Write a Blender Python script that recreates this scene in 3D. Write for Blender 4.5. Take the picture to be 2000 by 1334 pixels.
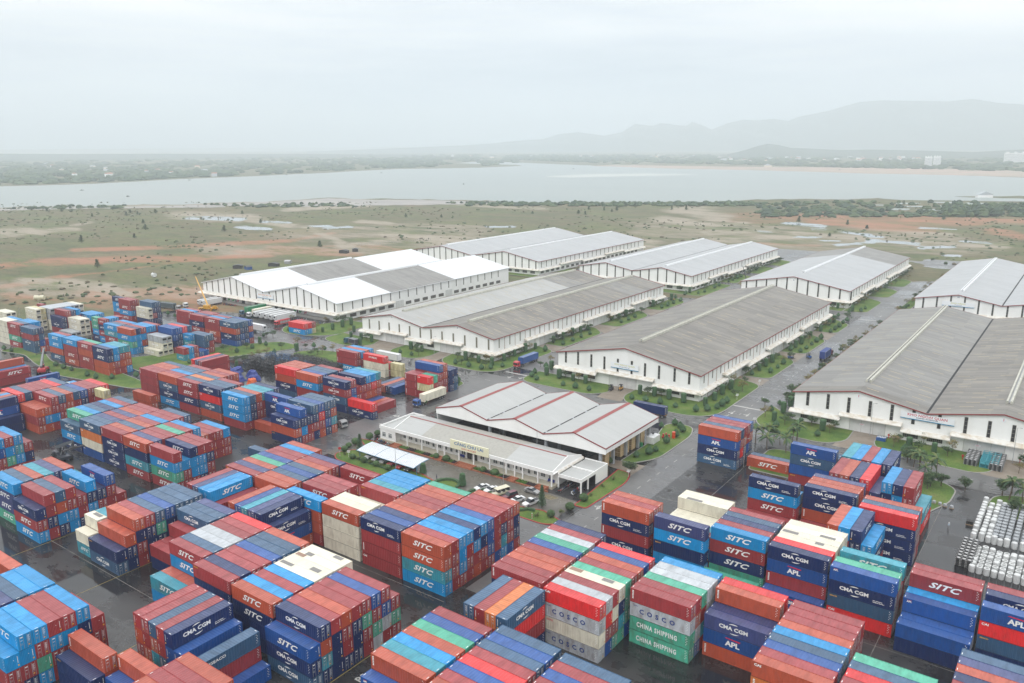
import bpy, math, random, mathutils
import numpy as np
from mathutils import Vector, Matrix
R = math.radians
for _o in list(bpy.data.objects): bpy.data.objects.remove(_o)
SC = bpy.context.scene
COL = SC.collection
random.seed(7)

# ------------------------------------------------------------------ camera
CAM_H, PITCH, ROLL, YAW = 93.0, R(13.74), R(-0.33), R(36.15)
cd = bpy.data.cameras.new('camera'); cam = bpy.data.objects.new('camera', cd); COL.objects.link(cam)
cd.sensor_width = 36; cd.lens = 28.35; cd.clip_start = 1.0; cd.clip_end = 90000
_f = Vector((0, math.cos(PITCH), -math.sin(PITCH))); _r = Vector((1, 0, 0)); _u = _r.cross(_f)
_r, _u = math.cos(ROLL)*_r + math.sin(ROLL)*_u, -math.sin(ROLL)*_r + math.cos(ROLL)*_u
_m = Matrix((( math.cos(YAW), -math.sin(YAW), 0), (math.sin(YAW), math.cos(YAW), 0), (0, 0, 1)))
_r, _u, _f = _m @ _r, _m @ _u, _m @ _f
cam.matrix_world = Matrix(((_r.x, _u.x, -_f.x, 0), (_r.y, _u.y, -_f.y, 0), (_r.z, _u.z, -_f.z, CAM_H), (0, 0, 0, 1)))
SC.camera = cam
SC.render.resolution_x, SC.render.resolution_y = 1024, 683

# ------------------------------------------------------------------ light
SUN_EL, SUN_AZ = R(50), R(165)
W = bpy.data.worlds.new('World'); SC.world = W; W.use_nodes = True
nt = W.node_tree; nt.nodes.clear()
def _n(t, **k):
    n = nt.nodes.new(t)
    for a, b in k.items(): setattr(n, a, b)
    return n
out = _n('ShaderNodeOutputWorld'); bg = _n('ShaderNodeBackground'); bg.inputs['Strength'].default_value = 1.0
sky = _n('ShaderNodeTexSky', sky_type='NISHITA', sun_disc=False, sun_elevation=SUN_EL, sun_rotation=SUN_AZ)
skym = _n('ShaderNodeMix', data_type='RGBA', blend_type='MULTIPLY'); skym.inputs[0].default_value = 1
skym.inputs[7].default_value = (0.08, 0.08, 0.08, 1)
tc = _n('ShaderNodeTexCoord'); sep = _n('ShaderNodeSeparateXYZ')
ramp = _n('ShaderNodeValToRGB')                     # overcast: brighter towards the zenith
cr = ramp.color_ramp; cr.interpolation = 'EASE'
cr.elements[0].position = 0.0; cr.elements[0].color = (.80, .90, 1.0, 1)
cr.elements[1].position = 1.0; cr.elements[1].color = (2.15, 2.15, 2.15, 1)
for p, c in ((.05, (.80, .89, .99)), (.10, (.92, .98, 1.04)), (.155, (1.18, 1.20, 1.21)), (.3, (1.45, 1.46, 1.47)), (.6, (1.85, 1.86, 1.87))):
    e = cr.elements.new(p); e.color = (*c, 1)
nz = _n('ShaderNodeTexNoise'); nz.inputs['Scale'].default_value = 1.1; nz.inputs['Detail'].default_value = 7; nz.inputs['Roughness'].default_value = .55
mp = _n('ShaderNodeMapping'); mp.inputs['Scale'].default_value = (1.3, 1.3, 11); mp.inputs['Location'].default_value = (3.1, .4, 1.7)
cl = _n('ShaderNodeValToRGB'); cl.color_ramp.elements[0].position = .32; cl.color_ramp.elements[1].position = .68
cl.color_ramp.elements[0].color = (.68, .74, .80, 1); cl.color_ramp.elements[1].color = (1.28, 1.24, 1.20, 1)
mul = _n('ShaderNodeMix', data_type='RGBA', blend_type='MULTIPLY'); mul.inputs[0].default_value = 1
mix = _n('ShaderNodeMix', data_type='RGBA'); mix.inputs[0].default_value = .94
L = nt.links.new
L(tc.outputs['Generated'], sep.inputs[0]); L(sep.outputs['Z'], ramp.inputs[0])
L(tc.outputs['Generated'], mp.inputs[0]); L(mp.outputs[0], nz.inputs['Vector']); L(nz.outputs[0], cl.inputs[0])
L(ramp.outputs[0], mul.inputs[6]); L(cl.outputs[0], mul.inputs[7])
L(sky.outputs[0], skym.inputs[6]); L(skym.outputs[2], mix.inputs[6]); L(mul.outputs[2], mix.inputs[7])
L(mix.outputs[2], bg.inputs['Color']); L(bg.outputs[0], out.inputs[0])
sd = bpy.data.lights.new('sun', 'SUN'); sun = bpy.data.objects.new('sun', sd); COL.objects.link(sun)
sd.energy = 1.2; sd.angle = R(25); sd.color = (1, .975, .94)
_sd = Vector((math.cos(SUN_EL)*math.sin(SUN_AZ), math.cos(SUN_EL)*math.cos(SUN_AZ), math.sin(SUN_EL)))
sun.rotation_euler = _sd.to_track_quat('Z', 'Y').to_euler()
SC.view_settings.view_transform = 'Standard'; SC.view_settings.look = 'None'
SC.view_settings.exposure = -0.12; SC.view_settings.gamma = 1
SC.render.engine = 'CYCLES'
SC.cycles.max_bounces = 6; SC.cycles.diffuse_bounces = 2; SC.cycles.glossy_bounces = 3; SC.cycles.volume_bounces = 3
SC.cycles.transparent_max_bounces = 8

# ------------------------------------------------------------------ helpers
def tag(o, label=None, cat=None, group=None, kind=None):
    if label: o['label'] = label
    if cat: o['category'] = cat
    if group: o['group'] = group
    if kind: o['kind'] = kind
    return o
def empty(name, loc=(0, 0, 0), rz=0, label=None, cat=None, group=None):
    o = bpy.data.objects.new(name, None); COL.objects.link(o); o.location = loc; o.rotation_euler = (0, 0, rz)
    o.empty_display_size = .5
    return tag(o, label, cat, group)
class MB:
    def __init__(s): s.v = []; s.f = []; s.mi = []; s.cur = 0
    def m(s, i): s.cur = i; return s
    def face(s, *pts):
        b = len(s.v); s.v += [tuple(p) for p in pts]; s.f.append(tuple(range(b, b+len(pts)))); s.mi.append(s.cur); return s
    def box(s, x0, y0, z0, x1, y1, z1, skip=''):
        b = len(s.v)
        s.v += [(x0,y0,z0),(x1,y0,z0),(x1,y1,z0),(x0,y1,z0),(x0,y0,z1),(x1,y0,z1),(x1,y1,z1),(x0,y1,z1)]
        for k, q in (('b',(0,3,2,1)),('t',(4,5,6,7)),('f',(0,1,5,4)),('r',(1,2,6,5)),('k',(2,3,7,6)),('l',(3,0,4,7))):
            if k not in skip: s.f.append(tuple(b+i for i in q)); s.mi.append(s.cur)
        return s
    def cbox(s, c, d, rz=0, rx=0, ry=0):
        b = len(s.v); M = Matrix.Translation(c) @ Matrix.Rotation(rz,4,'Z') @ Matrix.Rotation(ry,4,'Y') @ Matrix.Rotation(rx,4,'X')
        for sz in (-.5,.5):
            for sx, sy in ((-.5,-.5),(.5,-.5),(.5,.5),(-.5,.5)): s.v.append(tuple(M @ Vector((sx*d[0], sy*d[1], sz*d[2]))))
        for q in ((0,3,2,1),(4,5,6,7),(0,1,5,4),(1,2,6,5),(2,3,7,6),(3,0,4,7)): s.f.append(tuple(b+i for i in q)); s.mi.append(s.cur)
        return s
    def tube(s, p, q, r0, r1=None, n=8, cap=True):
        r1 = r0 if r1 is None else r1; p, q = Vector(p), Vector(q); d = (q-p).normalized()
        a = d.orthogonal().normalized(); c = d.cross(a); b = len(s.v)
        for P, r in ((p, r0), (q, r1)):
            for i in range(n):
                t = 2*math.pi*i/n; s.v.append(tuple(P + a*(r*math.cos(t)) + c*(r*math.sin(t))))
        for i in range(n):
            j = (i+1) % n; s.f.append((b+i, b+j, b+n+j, b+n+i)); s.mi.append(s.cur)
        if cap:
            s.f.append(tuple(b+i for i in reversed(range(n)))); s.mi.append(s.cur)
            s.f.append(tuple(b+n+i for i in range(n))); s.mi.append(s.cur)
        return s
    def lathe(s, c, prof, n=10):
        b = len(s.v); m = len(prof)
        for r, z in prof:
            for i in range(n):
                t = 2*math.pi*i/n; s.v.append((c[0]+r*math.cos(t), c[1]+r*math.sin(t), c[2]+z))
        for k in range(m-1):
            for i in range(n):
                j = (i+1) % n; s.f.append((b+k*n+i, b+k*n+j, b+(k+1)*n+j, b+(k+1)*n+i)); s.mi.append(s.cur)
        s.f.append(tuple(b+(m-1)*n+i for i in range(n))); s.mi.append(s.cur)
        return s
    def prism(s, poly, z0, z1, top=True, bottom=False):
        n = len(poly); b = len(s.v)
        s.v += [(x, y, z0) for x, y in poly] + [(x, y, z1) for x, y in poly]
        for i in range(n):
            j = (i+1) % n; s.f.append((b+i, b+j, b+n+j, b+n+i)); s.mi.append(s.cur)
        if top: s.f.append(tuple(b+n+i for i in range(n))); s.mi.append(s.cur)
        if bottom: s.f.append(tuple(b+i for i in reversed(range(n)))); s.mi.append(s.cur)
        return s
    def xprism(s, poly, y0, y1):            # poly in (x, z), extruded along y
        n = len(poly); b = len(s.v)
        s.v += [(x, y0, z) for x, z in poly] + [(x, y1, z) for x, z in poly]
        for i in range(n):
            j = (i+1) % n; s.f.append((b+j, b+i, b+n+i, b+n+j)); s.mi.append(s.cur)
        s.f.append(tuple(b+i for i in range(n))); s.mi.append(s.cur)
        s.f.append(tuple(b+n+i for i in reversed(range(n)))); s.mi.append(s.cur)
        return s
    def yprism(s, poly, x0, x1):            # poly in (y, z), extruded along x
        n = len(poly); b = len(s.v)
        s.v += [(x0, y, z) for y, z in poly] + [(x1, y, z) for y, z in poly]
        for i in range(n):
            j = (i+1) % n; s.f.append((b+i, b+j, b+n+j, b+n+i)); s.mi.append(s.cur)
        s.f.append(tuple(b+i for i in reversed(range(n)))); s.mi.append(s.cur)
        s.f.append(tuple(b+n+i for i in range(n))); s.mi.append(s.cur)
        return s
    def add(s, me, M=Matrix.Identity(4), mi=None):
        b = len(s.v); s.v += [tuple(M @ v.co) for v in me.vertices]
        for p in me.polygons: s.f.append(tuple(b+i for i in p.vertices)); s.mi.append(s.cur if mi is None else mi)
        return s
    def mesh(s, name, mats):
        me = bpy.data.meshes.new(name); me.from_pydata(s.v, [], s.f)
        for m in (mats if isinstance(mats, (list, tuple)) else [mats]): me.materials.append(m)
        me.polygons.foreach_set('material_index', s.mi); me.update()
        return me
    def build(s, name, mats, parent=None, smooth=False):
        me = s.mesh(name, mats)
        if smooth: me.polygons.foreach_set('use_smooth', [True]*len(me.polygons))
        return inst(name, me, parent)
def inst(name, me, parent=None, loc=None, rz=None):
    o = bpy.data.objects.new(name, me); COL.objects.link(o)
    if parent: o.parent = parent
    if loc: o.location = loc
    if rz is not None: o.rotation_euler = (0, 0, rz)
    return o
def kids(o): return [c for c in bpy.data.objects if c.parent == o]
def copy_tree(o, ks=None, parent=None):
    c = o.copy(); COL.objects.link(c)
    if parent: c.parent = parent
    for ch in (ks[o.name] if ks else kids(o)): copy_tree(ch, ks, c)
    return c
def tree_of(o, d=None):
    d = {} if d is None else d; d[o.name] = kids(o)
    for c in d[o.name]: tree_of(c, d)
    return d
_mats = {}
def mat(name, col, rough=.6, metal=0., spec=.5, noise=0., nscale=1., dark=None, bump=0., bscale=20., coat=0., coords='Object', rnd=0., stretch=None, detail=4, rvar=0., emit=None):
    """procedural material: base colour broken up by noise towards `dark`"""
    if name in _mats: return _mats[name]
    m = bpy.data.materials.new(name); m.use_nodes = True; t = m.node_tree; b = t.nodes['Principled BSDF']; l = t.links.new
    b.inputs['Roughness'].default_value = rough; b.inputs['Metallic'].default_value = metal
    b.inputs['Specular IOR Level'].default_value = spec; b.inputs['Coat Weight'].default_value = coat; b.inputs['Coat Roughness'].default_value = .25
    b.inputs['Base Color'].default_value = (*col, 1)
    if emit: b.inputs['Emission Color'].default_value = (*col, 1); b.inputs['Emission Strength'].default_value = emit
    tc = t.nodes.new('ShaderNodeTexCoord'); mp = t.nodes.new('ShaderNodeMapping'); l(tc.outputs[coords], mp.inputs[0])
    if stretch: mp.inputs['Scale'].default_value = stretch
    last = None
    if rnd:
        oi = t.nodes.new('ShaderNodeObjectInfo'); hs = t.nodes.new('ShaderNodeHueSaturation'); hs.inputs['Color'].default_value = (*col, 1)
        mr = t.nodes.new('ShaderNodeMapRange'); mr.inputs[3].default_value = 1-rnd; mr.inputs[4].default_value = 1+rnd
        l(oi.outputs['Random'], mr.inputs[0]); l(mr.outputs[0], hs.inputs['Value']); last = hs.outputs[0]
        ad = t.nodes.new('ShaderNodeVectorMath'); ad.operation = 'SCALE'; cb = t.nodes.new('ShaderNodeCombineXYZ')
        l(oi.outputs['Random'], cb.inputs[0]); l(oi.outputs['Random'], cb.inputs[1]); l(cb.outputs[0], ad.inputs[0]); ad.inputs['Scale'].default_value = 97
        l(ad.outputs[0], mp.inputs['Location'])
    if noise:
        nz = t.nodes.new('ShaderNodeTexNoise'); nz.inputs['Scale'].default_value = nscale; nz.inputs['Detail'].default_value = detail; nz.inputs['Roughness'].default_value = .62
        l(mp.outputs[0], nz.inputs['Vector'])
        rp = t.nodes.new('ShaderNodeMapRange'); rp.inputs[1].default_value = .42; rp.inputs[2].default_value = .72; rp.inputs[3].default_value = 0; rp.inputs[4].default_value = noise
        l(nz.outputs[0], rp.inputs[0])
        mx = t.nodes.new('ShaderNodeMix'); mx.data_type = 'RGBA'; mx.inputs[6].default_value = (*col, 1); mx.inputs[7].default_value = (*(dark or tuple(c*.45 for c in col)), 1)
        l(rp.outputs[0], mx.inputs[0])
        if last: l(last, mx.inputs[6])
        last = mx.outputs[2]
        if rvar:
            rr = t.nodes.new('ShaderNodeMapRange'); rr.inputs[1].default_value = .35; rr.inputs[2].default_value = .65; rr.inputs[3].default_value = rough-rvar; rr.inputs[4].default_value = rough+rvar
            l(nz.outputs[0], rr.inputs[0]); l(rr.outputs[0], b.inputs['Roughness'])
    if last: l(last, b.inputs['Base Color'])
    if bump:
        n2 = t.nodes.new('ShaderNodeTexNoise'); n2.inputs['Scale'].default_value = bscale; n2.inputs['Detail'].default_value = 3
        l(mp.outputs[0], n2.inputs['Vector']); bp = t.nodes.new('ShaderNodeBump'); bp.inputs['Strength'].default_value = bump; bp.inputs['Distance'].default_value = .1
        l(n2.outputs[0], bp.inputs['Height']); l(bp.outputs[0], b.inputs['Normal'])
    _mats[name] = m; return m
_text = {}
def text_mesh(s, h, bold=.0, shear=0., wide=1., space=1., depth=.0):
    """flat letters, cap height h, centred, in the local XZ plane facing -Y"""
    k = (s, h, bold, shear, wide, space)
    if k in _text: return _text[k]
    cu = bpy.data.curves.new('txt', 'FONT'); cu.body = s; cu.size = h/.7; cu.offset = bold*h; cu.shear = shear; cu.space_character = space
    cu.align_x = 'CENTER'; cu.align_y = 'CENTER'; cu.resolution_u = 2; cu.fill_mode = 'FRONT'
    o = bpy.data.objects.new('txt', cu); COL.objects.link(o)
    dg = bpy.context.evaluated_depsgraph_get(); dg.update()
    me = bpy.data.meshes.new_from_object(o.evaluated_get(dg))
    me.transform(Matrix.Diagonal((wide, 1, 1, 1))); me.transform(Matrix.Rotation(math.pi/2, 4, 'X'))
    bpy.data.objects.remove(o); bpy.data.curves.remove(cu)
    _text[k] = me; return me
def ordn(i):
    w = ['first','second','third','fourth','fifth','sixth','seventh','eighth','ninth','tenth','eleventh','twelfth','thirteenth','fourteenth','fifteenth','sixteenth','seventeenth','eighteenth','nineteenth']
    if i <= 19: return w[i-1]
    t = {20:'twent',30:'thirt',40:'fort',50:'fift',60:'sixt'}[i//10*10]
    return t+'ieth' if i % 10 == 0 else t+'y-'+w[i % 10-1]
# ------------------------------------------------------------------ shipping containers
CL, CW, CH, CP = 12.19, 2.44, 2.81, 2.896
PAINT = {  # letter: (word, base colour)
 'r': ('maroon', (.33,.040,.045)), 'o': ('orange-brown', (.46,.082,.040)), 'R': ('bright red', (.70,.028,.030)),
 'n': ('navy', (.010,.028,.118)), 'b': ('royal blue', (.012,.080,.30)), 'c': ('sky blue', (.004,.27,.60)),
 't': ('turquoise', (.04,.33,.43)), 'g': ('sea green', (.07,.40,.27)), 'k': ('slate blue', (.040,.105,.20)),
 'w': ('cream', (.78,.74,.60)), 's': ('silver grey', (.48,.51,.54)), 'p': ('faded indigo', (.05,.065,.19)),
 'y': ('pale yellow', (.66,.60,.34)), 'O': ('orange', (.66,.19,.05))}
def paint(c):
    col = PAINT[c][1]; rust = (.10,.045,.02) if c in 'wsygt' else tuple(x*.55+.012 for x in col)
    m = mat('container_paint_'+PAINT[c][0].replace(' ', '_').replace('-', '_'), col, rough=.42, noise=.35 if c == 'w' else .6, nscale=.9, dark=rust, coat=.12, spec=.35, rnd=.16, stretch=(.9,1,.35), detail=6, rvar=.1)
    return m
def paint_top(c):  # paler roof copy of the paint: sky sheen and chalking mixed into the colour
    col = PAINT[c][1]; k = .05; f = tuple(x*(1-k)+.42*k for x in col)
    return mat('sheen_chalk_roof_paint_'+PAINT[c][0].replace(' ', '_').replace('-', '_'), f, rough=.42, noise=.35 if c == 'w' else .7, nscale=.7, dark=tuple(x*.5+.01 for x in f), coat=.2, rnd=.14, stretch=(1,.4,1), detail=7, rvar=.12)
DK = mat('dark_gap', (.012,.012,.014), .8); STEEL = mat('galvanised_rod', (.36,.37,.38), .45, .3)
WHT = mat('white_lettering', (.88,.88,.86), .5, noise=.45, nscale=1.6, dark=(.50,.50,.50), detail=8); BLU = mat('blue_lettering', (.02,.05,.22), .5)
REDM = mat('red_mark', (.62,.02,.05), .5); YEL = mat('yellow_mark', (.75,.40,.05), .5)
RUBBER = mat('rubber', (.02,.02,.02), .8)
def corrugate(mb, L, side):
    """long side wall at y = side*CW/2 with a trapezoid profile"""
    n = int(round(L/.55)); x0 = .09; p = (L-.18)/n; y = side*(CW/2-.012); d = side*.045; z0, z1 = .16, CH-.11
    pts = []
    for i in range(n):
        a = x0+i*p; pts += [(a, y), (a+p*.30, y), (a+p*.45, y-d), (a+p*.85, y-d)]
    pts.append((L-.09, y))
    for (xa, ya), (xb, yb) in zip(pts, pts[1:]):
        q = [(xa,ya,z0),(xb,yb,z0),(xb,yb,z1),(xa,ya,z1)]
        mb.face(*(q if side < 0 else q[::-1]))
_cm = {}
def cmesh(kind, L, d, c, reefer=False):
    k = (kind, L, d, c, reefer)
    if k in _cm: return _cm[k]
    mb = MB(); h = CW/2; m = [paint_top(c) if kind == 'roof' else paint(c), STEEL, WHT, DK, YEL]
    xf, xr = (L, 0) if d > 0 else (0, L)       # xf: door end
    sg = 1 if d > 0 else -1
    if kind == 'side_back':
        if reefer: mb.box(.08, h-.05, .16, L-.08, h-.012, CH-.1)
        else: corrugate(mb, L, 1)
    elif kind == 'side_walls':
        if reefer:
            mb.box(.08, -h+.012, .16, L-.08, -h+.05, CH-.1)
            n = int(L/.9)
            for i in range(n):
                x = .5+i*(L-1)/max(1, n-1); mb.box(x-.03, -h-.004, .2, x+.03, -h+.01, CH-.14)
        else: corrugate(mb, L, -1)
        # number panels: rows of small white letters near both upper corners
        mb.m(2)
        for k2 in range(7): mb.face((L-.75+k2%2*.2, -h-.006, CH-.45-k2*.26), (L-.62+k2%2*.2, -h-.006, CH-.45-k2*.26), (L-.62+k2%2*.2, -h-.006, CH-.32-k2*.26), (L-.75+k2%2*.2, -h-.006, CH-.32-k2*.26))
    elif kind == 'end_wall':
        x = xr; n = 9; p = (CW-.2)/n
        if reefer:
            mb.box(min(x, x+sg*.06), -h+.09, .14, max(x, x+sg*.06), h-.09, CH-.1)
            mb.m(3); xx = x-sg*.004
            mb.box(min(xx-.01,xx+.01), -h+.35, 1.25, max(xx-.01,xx+.01), h-.35, 2.2); mb.m(1); mb.box(min(xx-.02,xx+.02), -h+.5, .45, max(xx-.02,xx+.02), h-.5, 1.05)
            mb.m(3); mb.lathe((0,0,0), [(0,0)], 3) if False else None
        else:
            pts = []
            for i in range(n):
                a = -h+.1+i*p; pts += [(a, 0), (a+p*.3, 0), (a+p*.45, sg*.04), (a+p*.85, sg*.04)]
            pts.append((h-.1, 0))
            for (ya, xa), (yb, xb) in zip(pts, pts[1:]):
                q = [(x+xa, ya, .14), (x+xb, yb, .14), (x+xb, yb, CH-.1), (x+xa, ya, CH-.1)]
                mb.face(*(q if sg < 0 else q[::-1]))
        mb.m(2); xx = x-sg*.012
        for (ya, za, w, hh) in ((.75, 1.0, .09, 1.3), (.1, 1.7, .12, .12)):
            q = [(xx, ya, za), (xx, ya+w, za), (xx, ya+w, za+hh), (xx, ya, za+hh)]
            mb.face(*(q if sg < 0 else q[::-1]))
        mb.m(4); q = [(xx, .72, .42), (xx, .98, .42), (xx, .98, .7), (xx, .72, .7)]
        mb.face(*(q[::-1] if sg > 0 else q))
    elif kind in ('doorl', 'doorr'):
        a, b = (-h+.09, -.012) if kind == 'doorl' else (.012, h-.09)
        x = xf; lo, hi = sorted((x-sg*.05, x-sg*.004)); mb.box(lo, a, .16, hi, b, CH-.12)
        mb.m(1)
        for y in (a+.25*(b-a), a+.75*(b-a)):
            mb.box(min(x, x+sg*.035), y-.022, .12, max(x, x+sg*.035), y+.022, CH-.1)
        for z in (.95, 1.15): mb.box(min(x, x+sg*.05), a+.2*(b-a), z, max(x, x+sg*.05), a+.6*(b-a), z+.04)
        mb.m(2); xx = x+sg*.006
        if kind == 'doorl':
            rects = [(a+.33*(b-a), 2.25, .42, .20), (a+.33*(b-a), 1.7, .34, .08)]
        else: rects = [(a+.33*(b-a), 2.3-.2*i, .36-.05*(i % 2), .08) for i in range(6)]
        for ya, za, w, hh in rects:
            q = [(xx, ya, za), (xx, ya+w, za), (xx, ya+w, za+hh), (xx, ya, za+hh)]; mb.face(*(q if sg > 0 else q[::-1]))
        if kind == 'doorr': mb.m(4); ya = a+.35*(b-a); q = [(xx, ya, .45), (xx, ya+.25, .45), (xx, ya+.25, .7), (xx, ya, .7)]; mb.face(*(q if sg > 0 else q[::-1]))
    elif kind == 'roof':
        z = CH-.045
        if reefer: mb.box(.1, -h+.07, z-.05, L-.1, h-.07, z+.012)
        else:
            n = int(round(L/.58)); x0 = .28; p = (L-.56)/n; pts = [(.1, z)]
            for i in range(n): a = x0+i*p; pts += [(a, z), (a+p*.35, z), (a+p*.5, z-.028), (a+p*.85, z-.028)]
            pts += [(L-.28, z), (L-.1, z)]
            for (xa, za), (xb, zb) in zip(pts, pts[1:]): mb.face((xa,-h+.07,za),(xb,-h+.07,zb),(xb,h-.07,zb),(xa,h-.07,za))
        mb.m(2)
        for x in (.16, L-.26):
            mb.face((x,-.75,z+.014),(x+.1,-.75,z+.014),(x+.1,-.2,z+.014),(x,-.2,z+.014))
    elif kind == 'frame':
        for x in (0, L-.12):
            for y in (-h, h-.1): mb.box(x, y, .0, x+.12, y+.1, CH)
        for y in (-h, h-.07): mb.box(.12, y, 0, L-.12, y+.07, .16); mb.box(.12, y, CH-.1, L-.12, y+.07, CH-.02)
        for x in (0, L-.1): mb.box(x, -h+.1, 0, x+.1, h-.1, .15); mb.box(x, -h+.1, CH-.11, x+.1, h-.1, CH-.015)
        mb.box(.12, -h+.07, .10, L-.12, h-.07, .14); mb.m(3).box(.05, -h+.03, -.085, L-.05, h-.03, .0)
    me = mb.mesh('container_'+kind, m); _cm[k] = me; return me
def logo(code, L, mats=False):
    """(mesh, material list) of a painted mark on the long side, local frame of the container"""
    key = ('logo', code, L)
    if key in _cm: return _cm[key]
    mb = MB(); y = -CW/2-.012; cx = L*.46; cz = 1.45; s = 1 if L > 8 else .62
    def put(t, x, z, i, **k): mb.m(i); mb.add(text_mesh(t, **k), Matrix.Translation((x, y, z)))
    def arc(x, z, rx, rz, a0, a1, w):
        mb.m(0); n = 8
        for i in range(n):
            t0, t1 = R(a0+(a1-a0)*i/n), R(a0+(a1-a0)*(i+1)/n); w0, w1 = w*math.sin(math.pi*(i+.15)/n*.9), w*math.sin(math.pi*(i+1.1)/n*.9)
            mb.face((x+rx*math.cos(t0), y, z+rz*math.sin(t0)), (x+rx*math.cos(t1), y, z+rz*math.sin(t1)), (x+(rx-w1)*math.cos(t1), y, z+(rz-w1)*math.sin(t1)), (x+(rx-w0)*math.cos(t0), y, z+(rz-w0)*math.sin(t0)))
    if code == 'S': put('SITC', cx+.3, cz-.05, 0, h=1.14*s, bold=.045, shear=.38, wide=1.48, space=1.08)
    elif code == 'C':
        put('CMA CGM', cx, cz, 0, h=.72*s, bold=.06, wide=1.12, space=1.02)
        arc(cx+.1, cz, 1.4*s, 1.08*s, 135, 62, .22*s); arc(cx+.1, cz, 1.4*s, 1.08*s, -45, -118, .22*s)
        if L > 8 and False: pass
    elif code == 'D':
        put('CMA CGM', cx-.8, cz+.15, 0, h=.72*s, bold=.06, wide=1.12, space=1.02)
        arc(cx-.7, cz+.15, 1.4*s, 1.08*s, 135, 62, .22*s); arc(cx-.7, cz+.15, 1.4*s, 1.08*s, -45, -118, .22*s)
        put('eco container', cx+3.6, .98, 0, h=.2, bold=.06, wide=1.1); put('bamboo flooring', cx+3.8, .66, 0, h=.2, bold=.06, wide=1.1)
    elif code == 'A':
        put('APL', cx, cz-.28, 0, h=.98*s, bold=.06, wide=1.12)
        mb.m(2); mb.face((cx-1.5*s, y, cz+.72), (cx+1.3*s, y, cz+.52), (cx+1.5*s, y, cz+.78), (cx-1.2*s, y, cz+.88))
    elif code == 'a':
        put('APL', 1.1, 2.2, 0, h=.34, bold=.06, wide=1.1); mb.m(2); mb.face((.7, y, 2.42), (1.5, y, 2.42), (1.5, y, 2.5), (.7, y, 2.5))
    elif code == 'K': put('COSCO', cx, cz-.1, 1, h=.92, bold=.05, wide=1.0, space=2.0); put('COSU', 1.2, 2.3, 1, h=.2, bold=.04, wide=1.2)
    elif code == 'H': put('CHINA SHIPPING', cx, cz-.1, 0, h=.95, bold=.055, wide=.66, space=1.25)
    elif code == 'Y': put('HYUNDAI', cx, cz+.3, 0, h=.7, bold=.045, wide=1.05)
    elif code == 'I': put('CAI', .95, 2.25, 0, h=.42, bold=.06, wide=1.2)
    elif code == 'E': put('SEACO', 1.1, 2.35, 3, h=.24, bold=.06, wide=1.3)
    elif code == 'O': put('OOCL', 1.5, 2.25, 2, h=.3, bold=.05, wide=1.2)
    elif code == 'G': put('GESEACO', 3.2, 1.9, 0, h=.5, bold=.04, wide=1.3)
    elif code == 'v':
        for i in range(6): mb.m(0); mb.cbox((.55, y, 2.35-i*.3), (.3, .01, .2))
    me = mb.mesh('lettering', [WHT, BLU, REDM, YEL]); _cm[key] = me; return me
LOGOWORD = {'S':'big slanted white lettering','C':'white lettering between two arcs','D':'white lettering and small slogan','A':'white lettering under a red stroke','a':'a small white mark','K':'widely spaced blue lettering','H':'narrow white lettering','Y':'bold white lettering','I':'a small corner mark','E':'a yellow corner mark','O':'a faded red mark','G':'pale corner lettering','v':'an upright white code','-':''}
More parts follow.
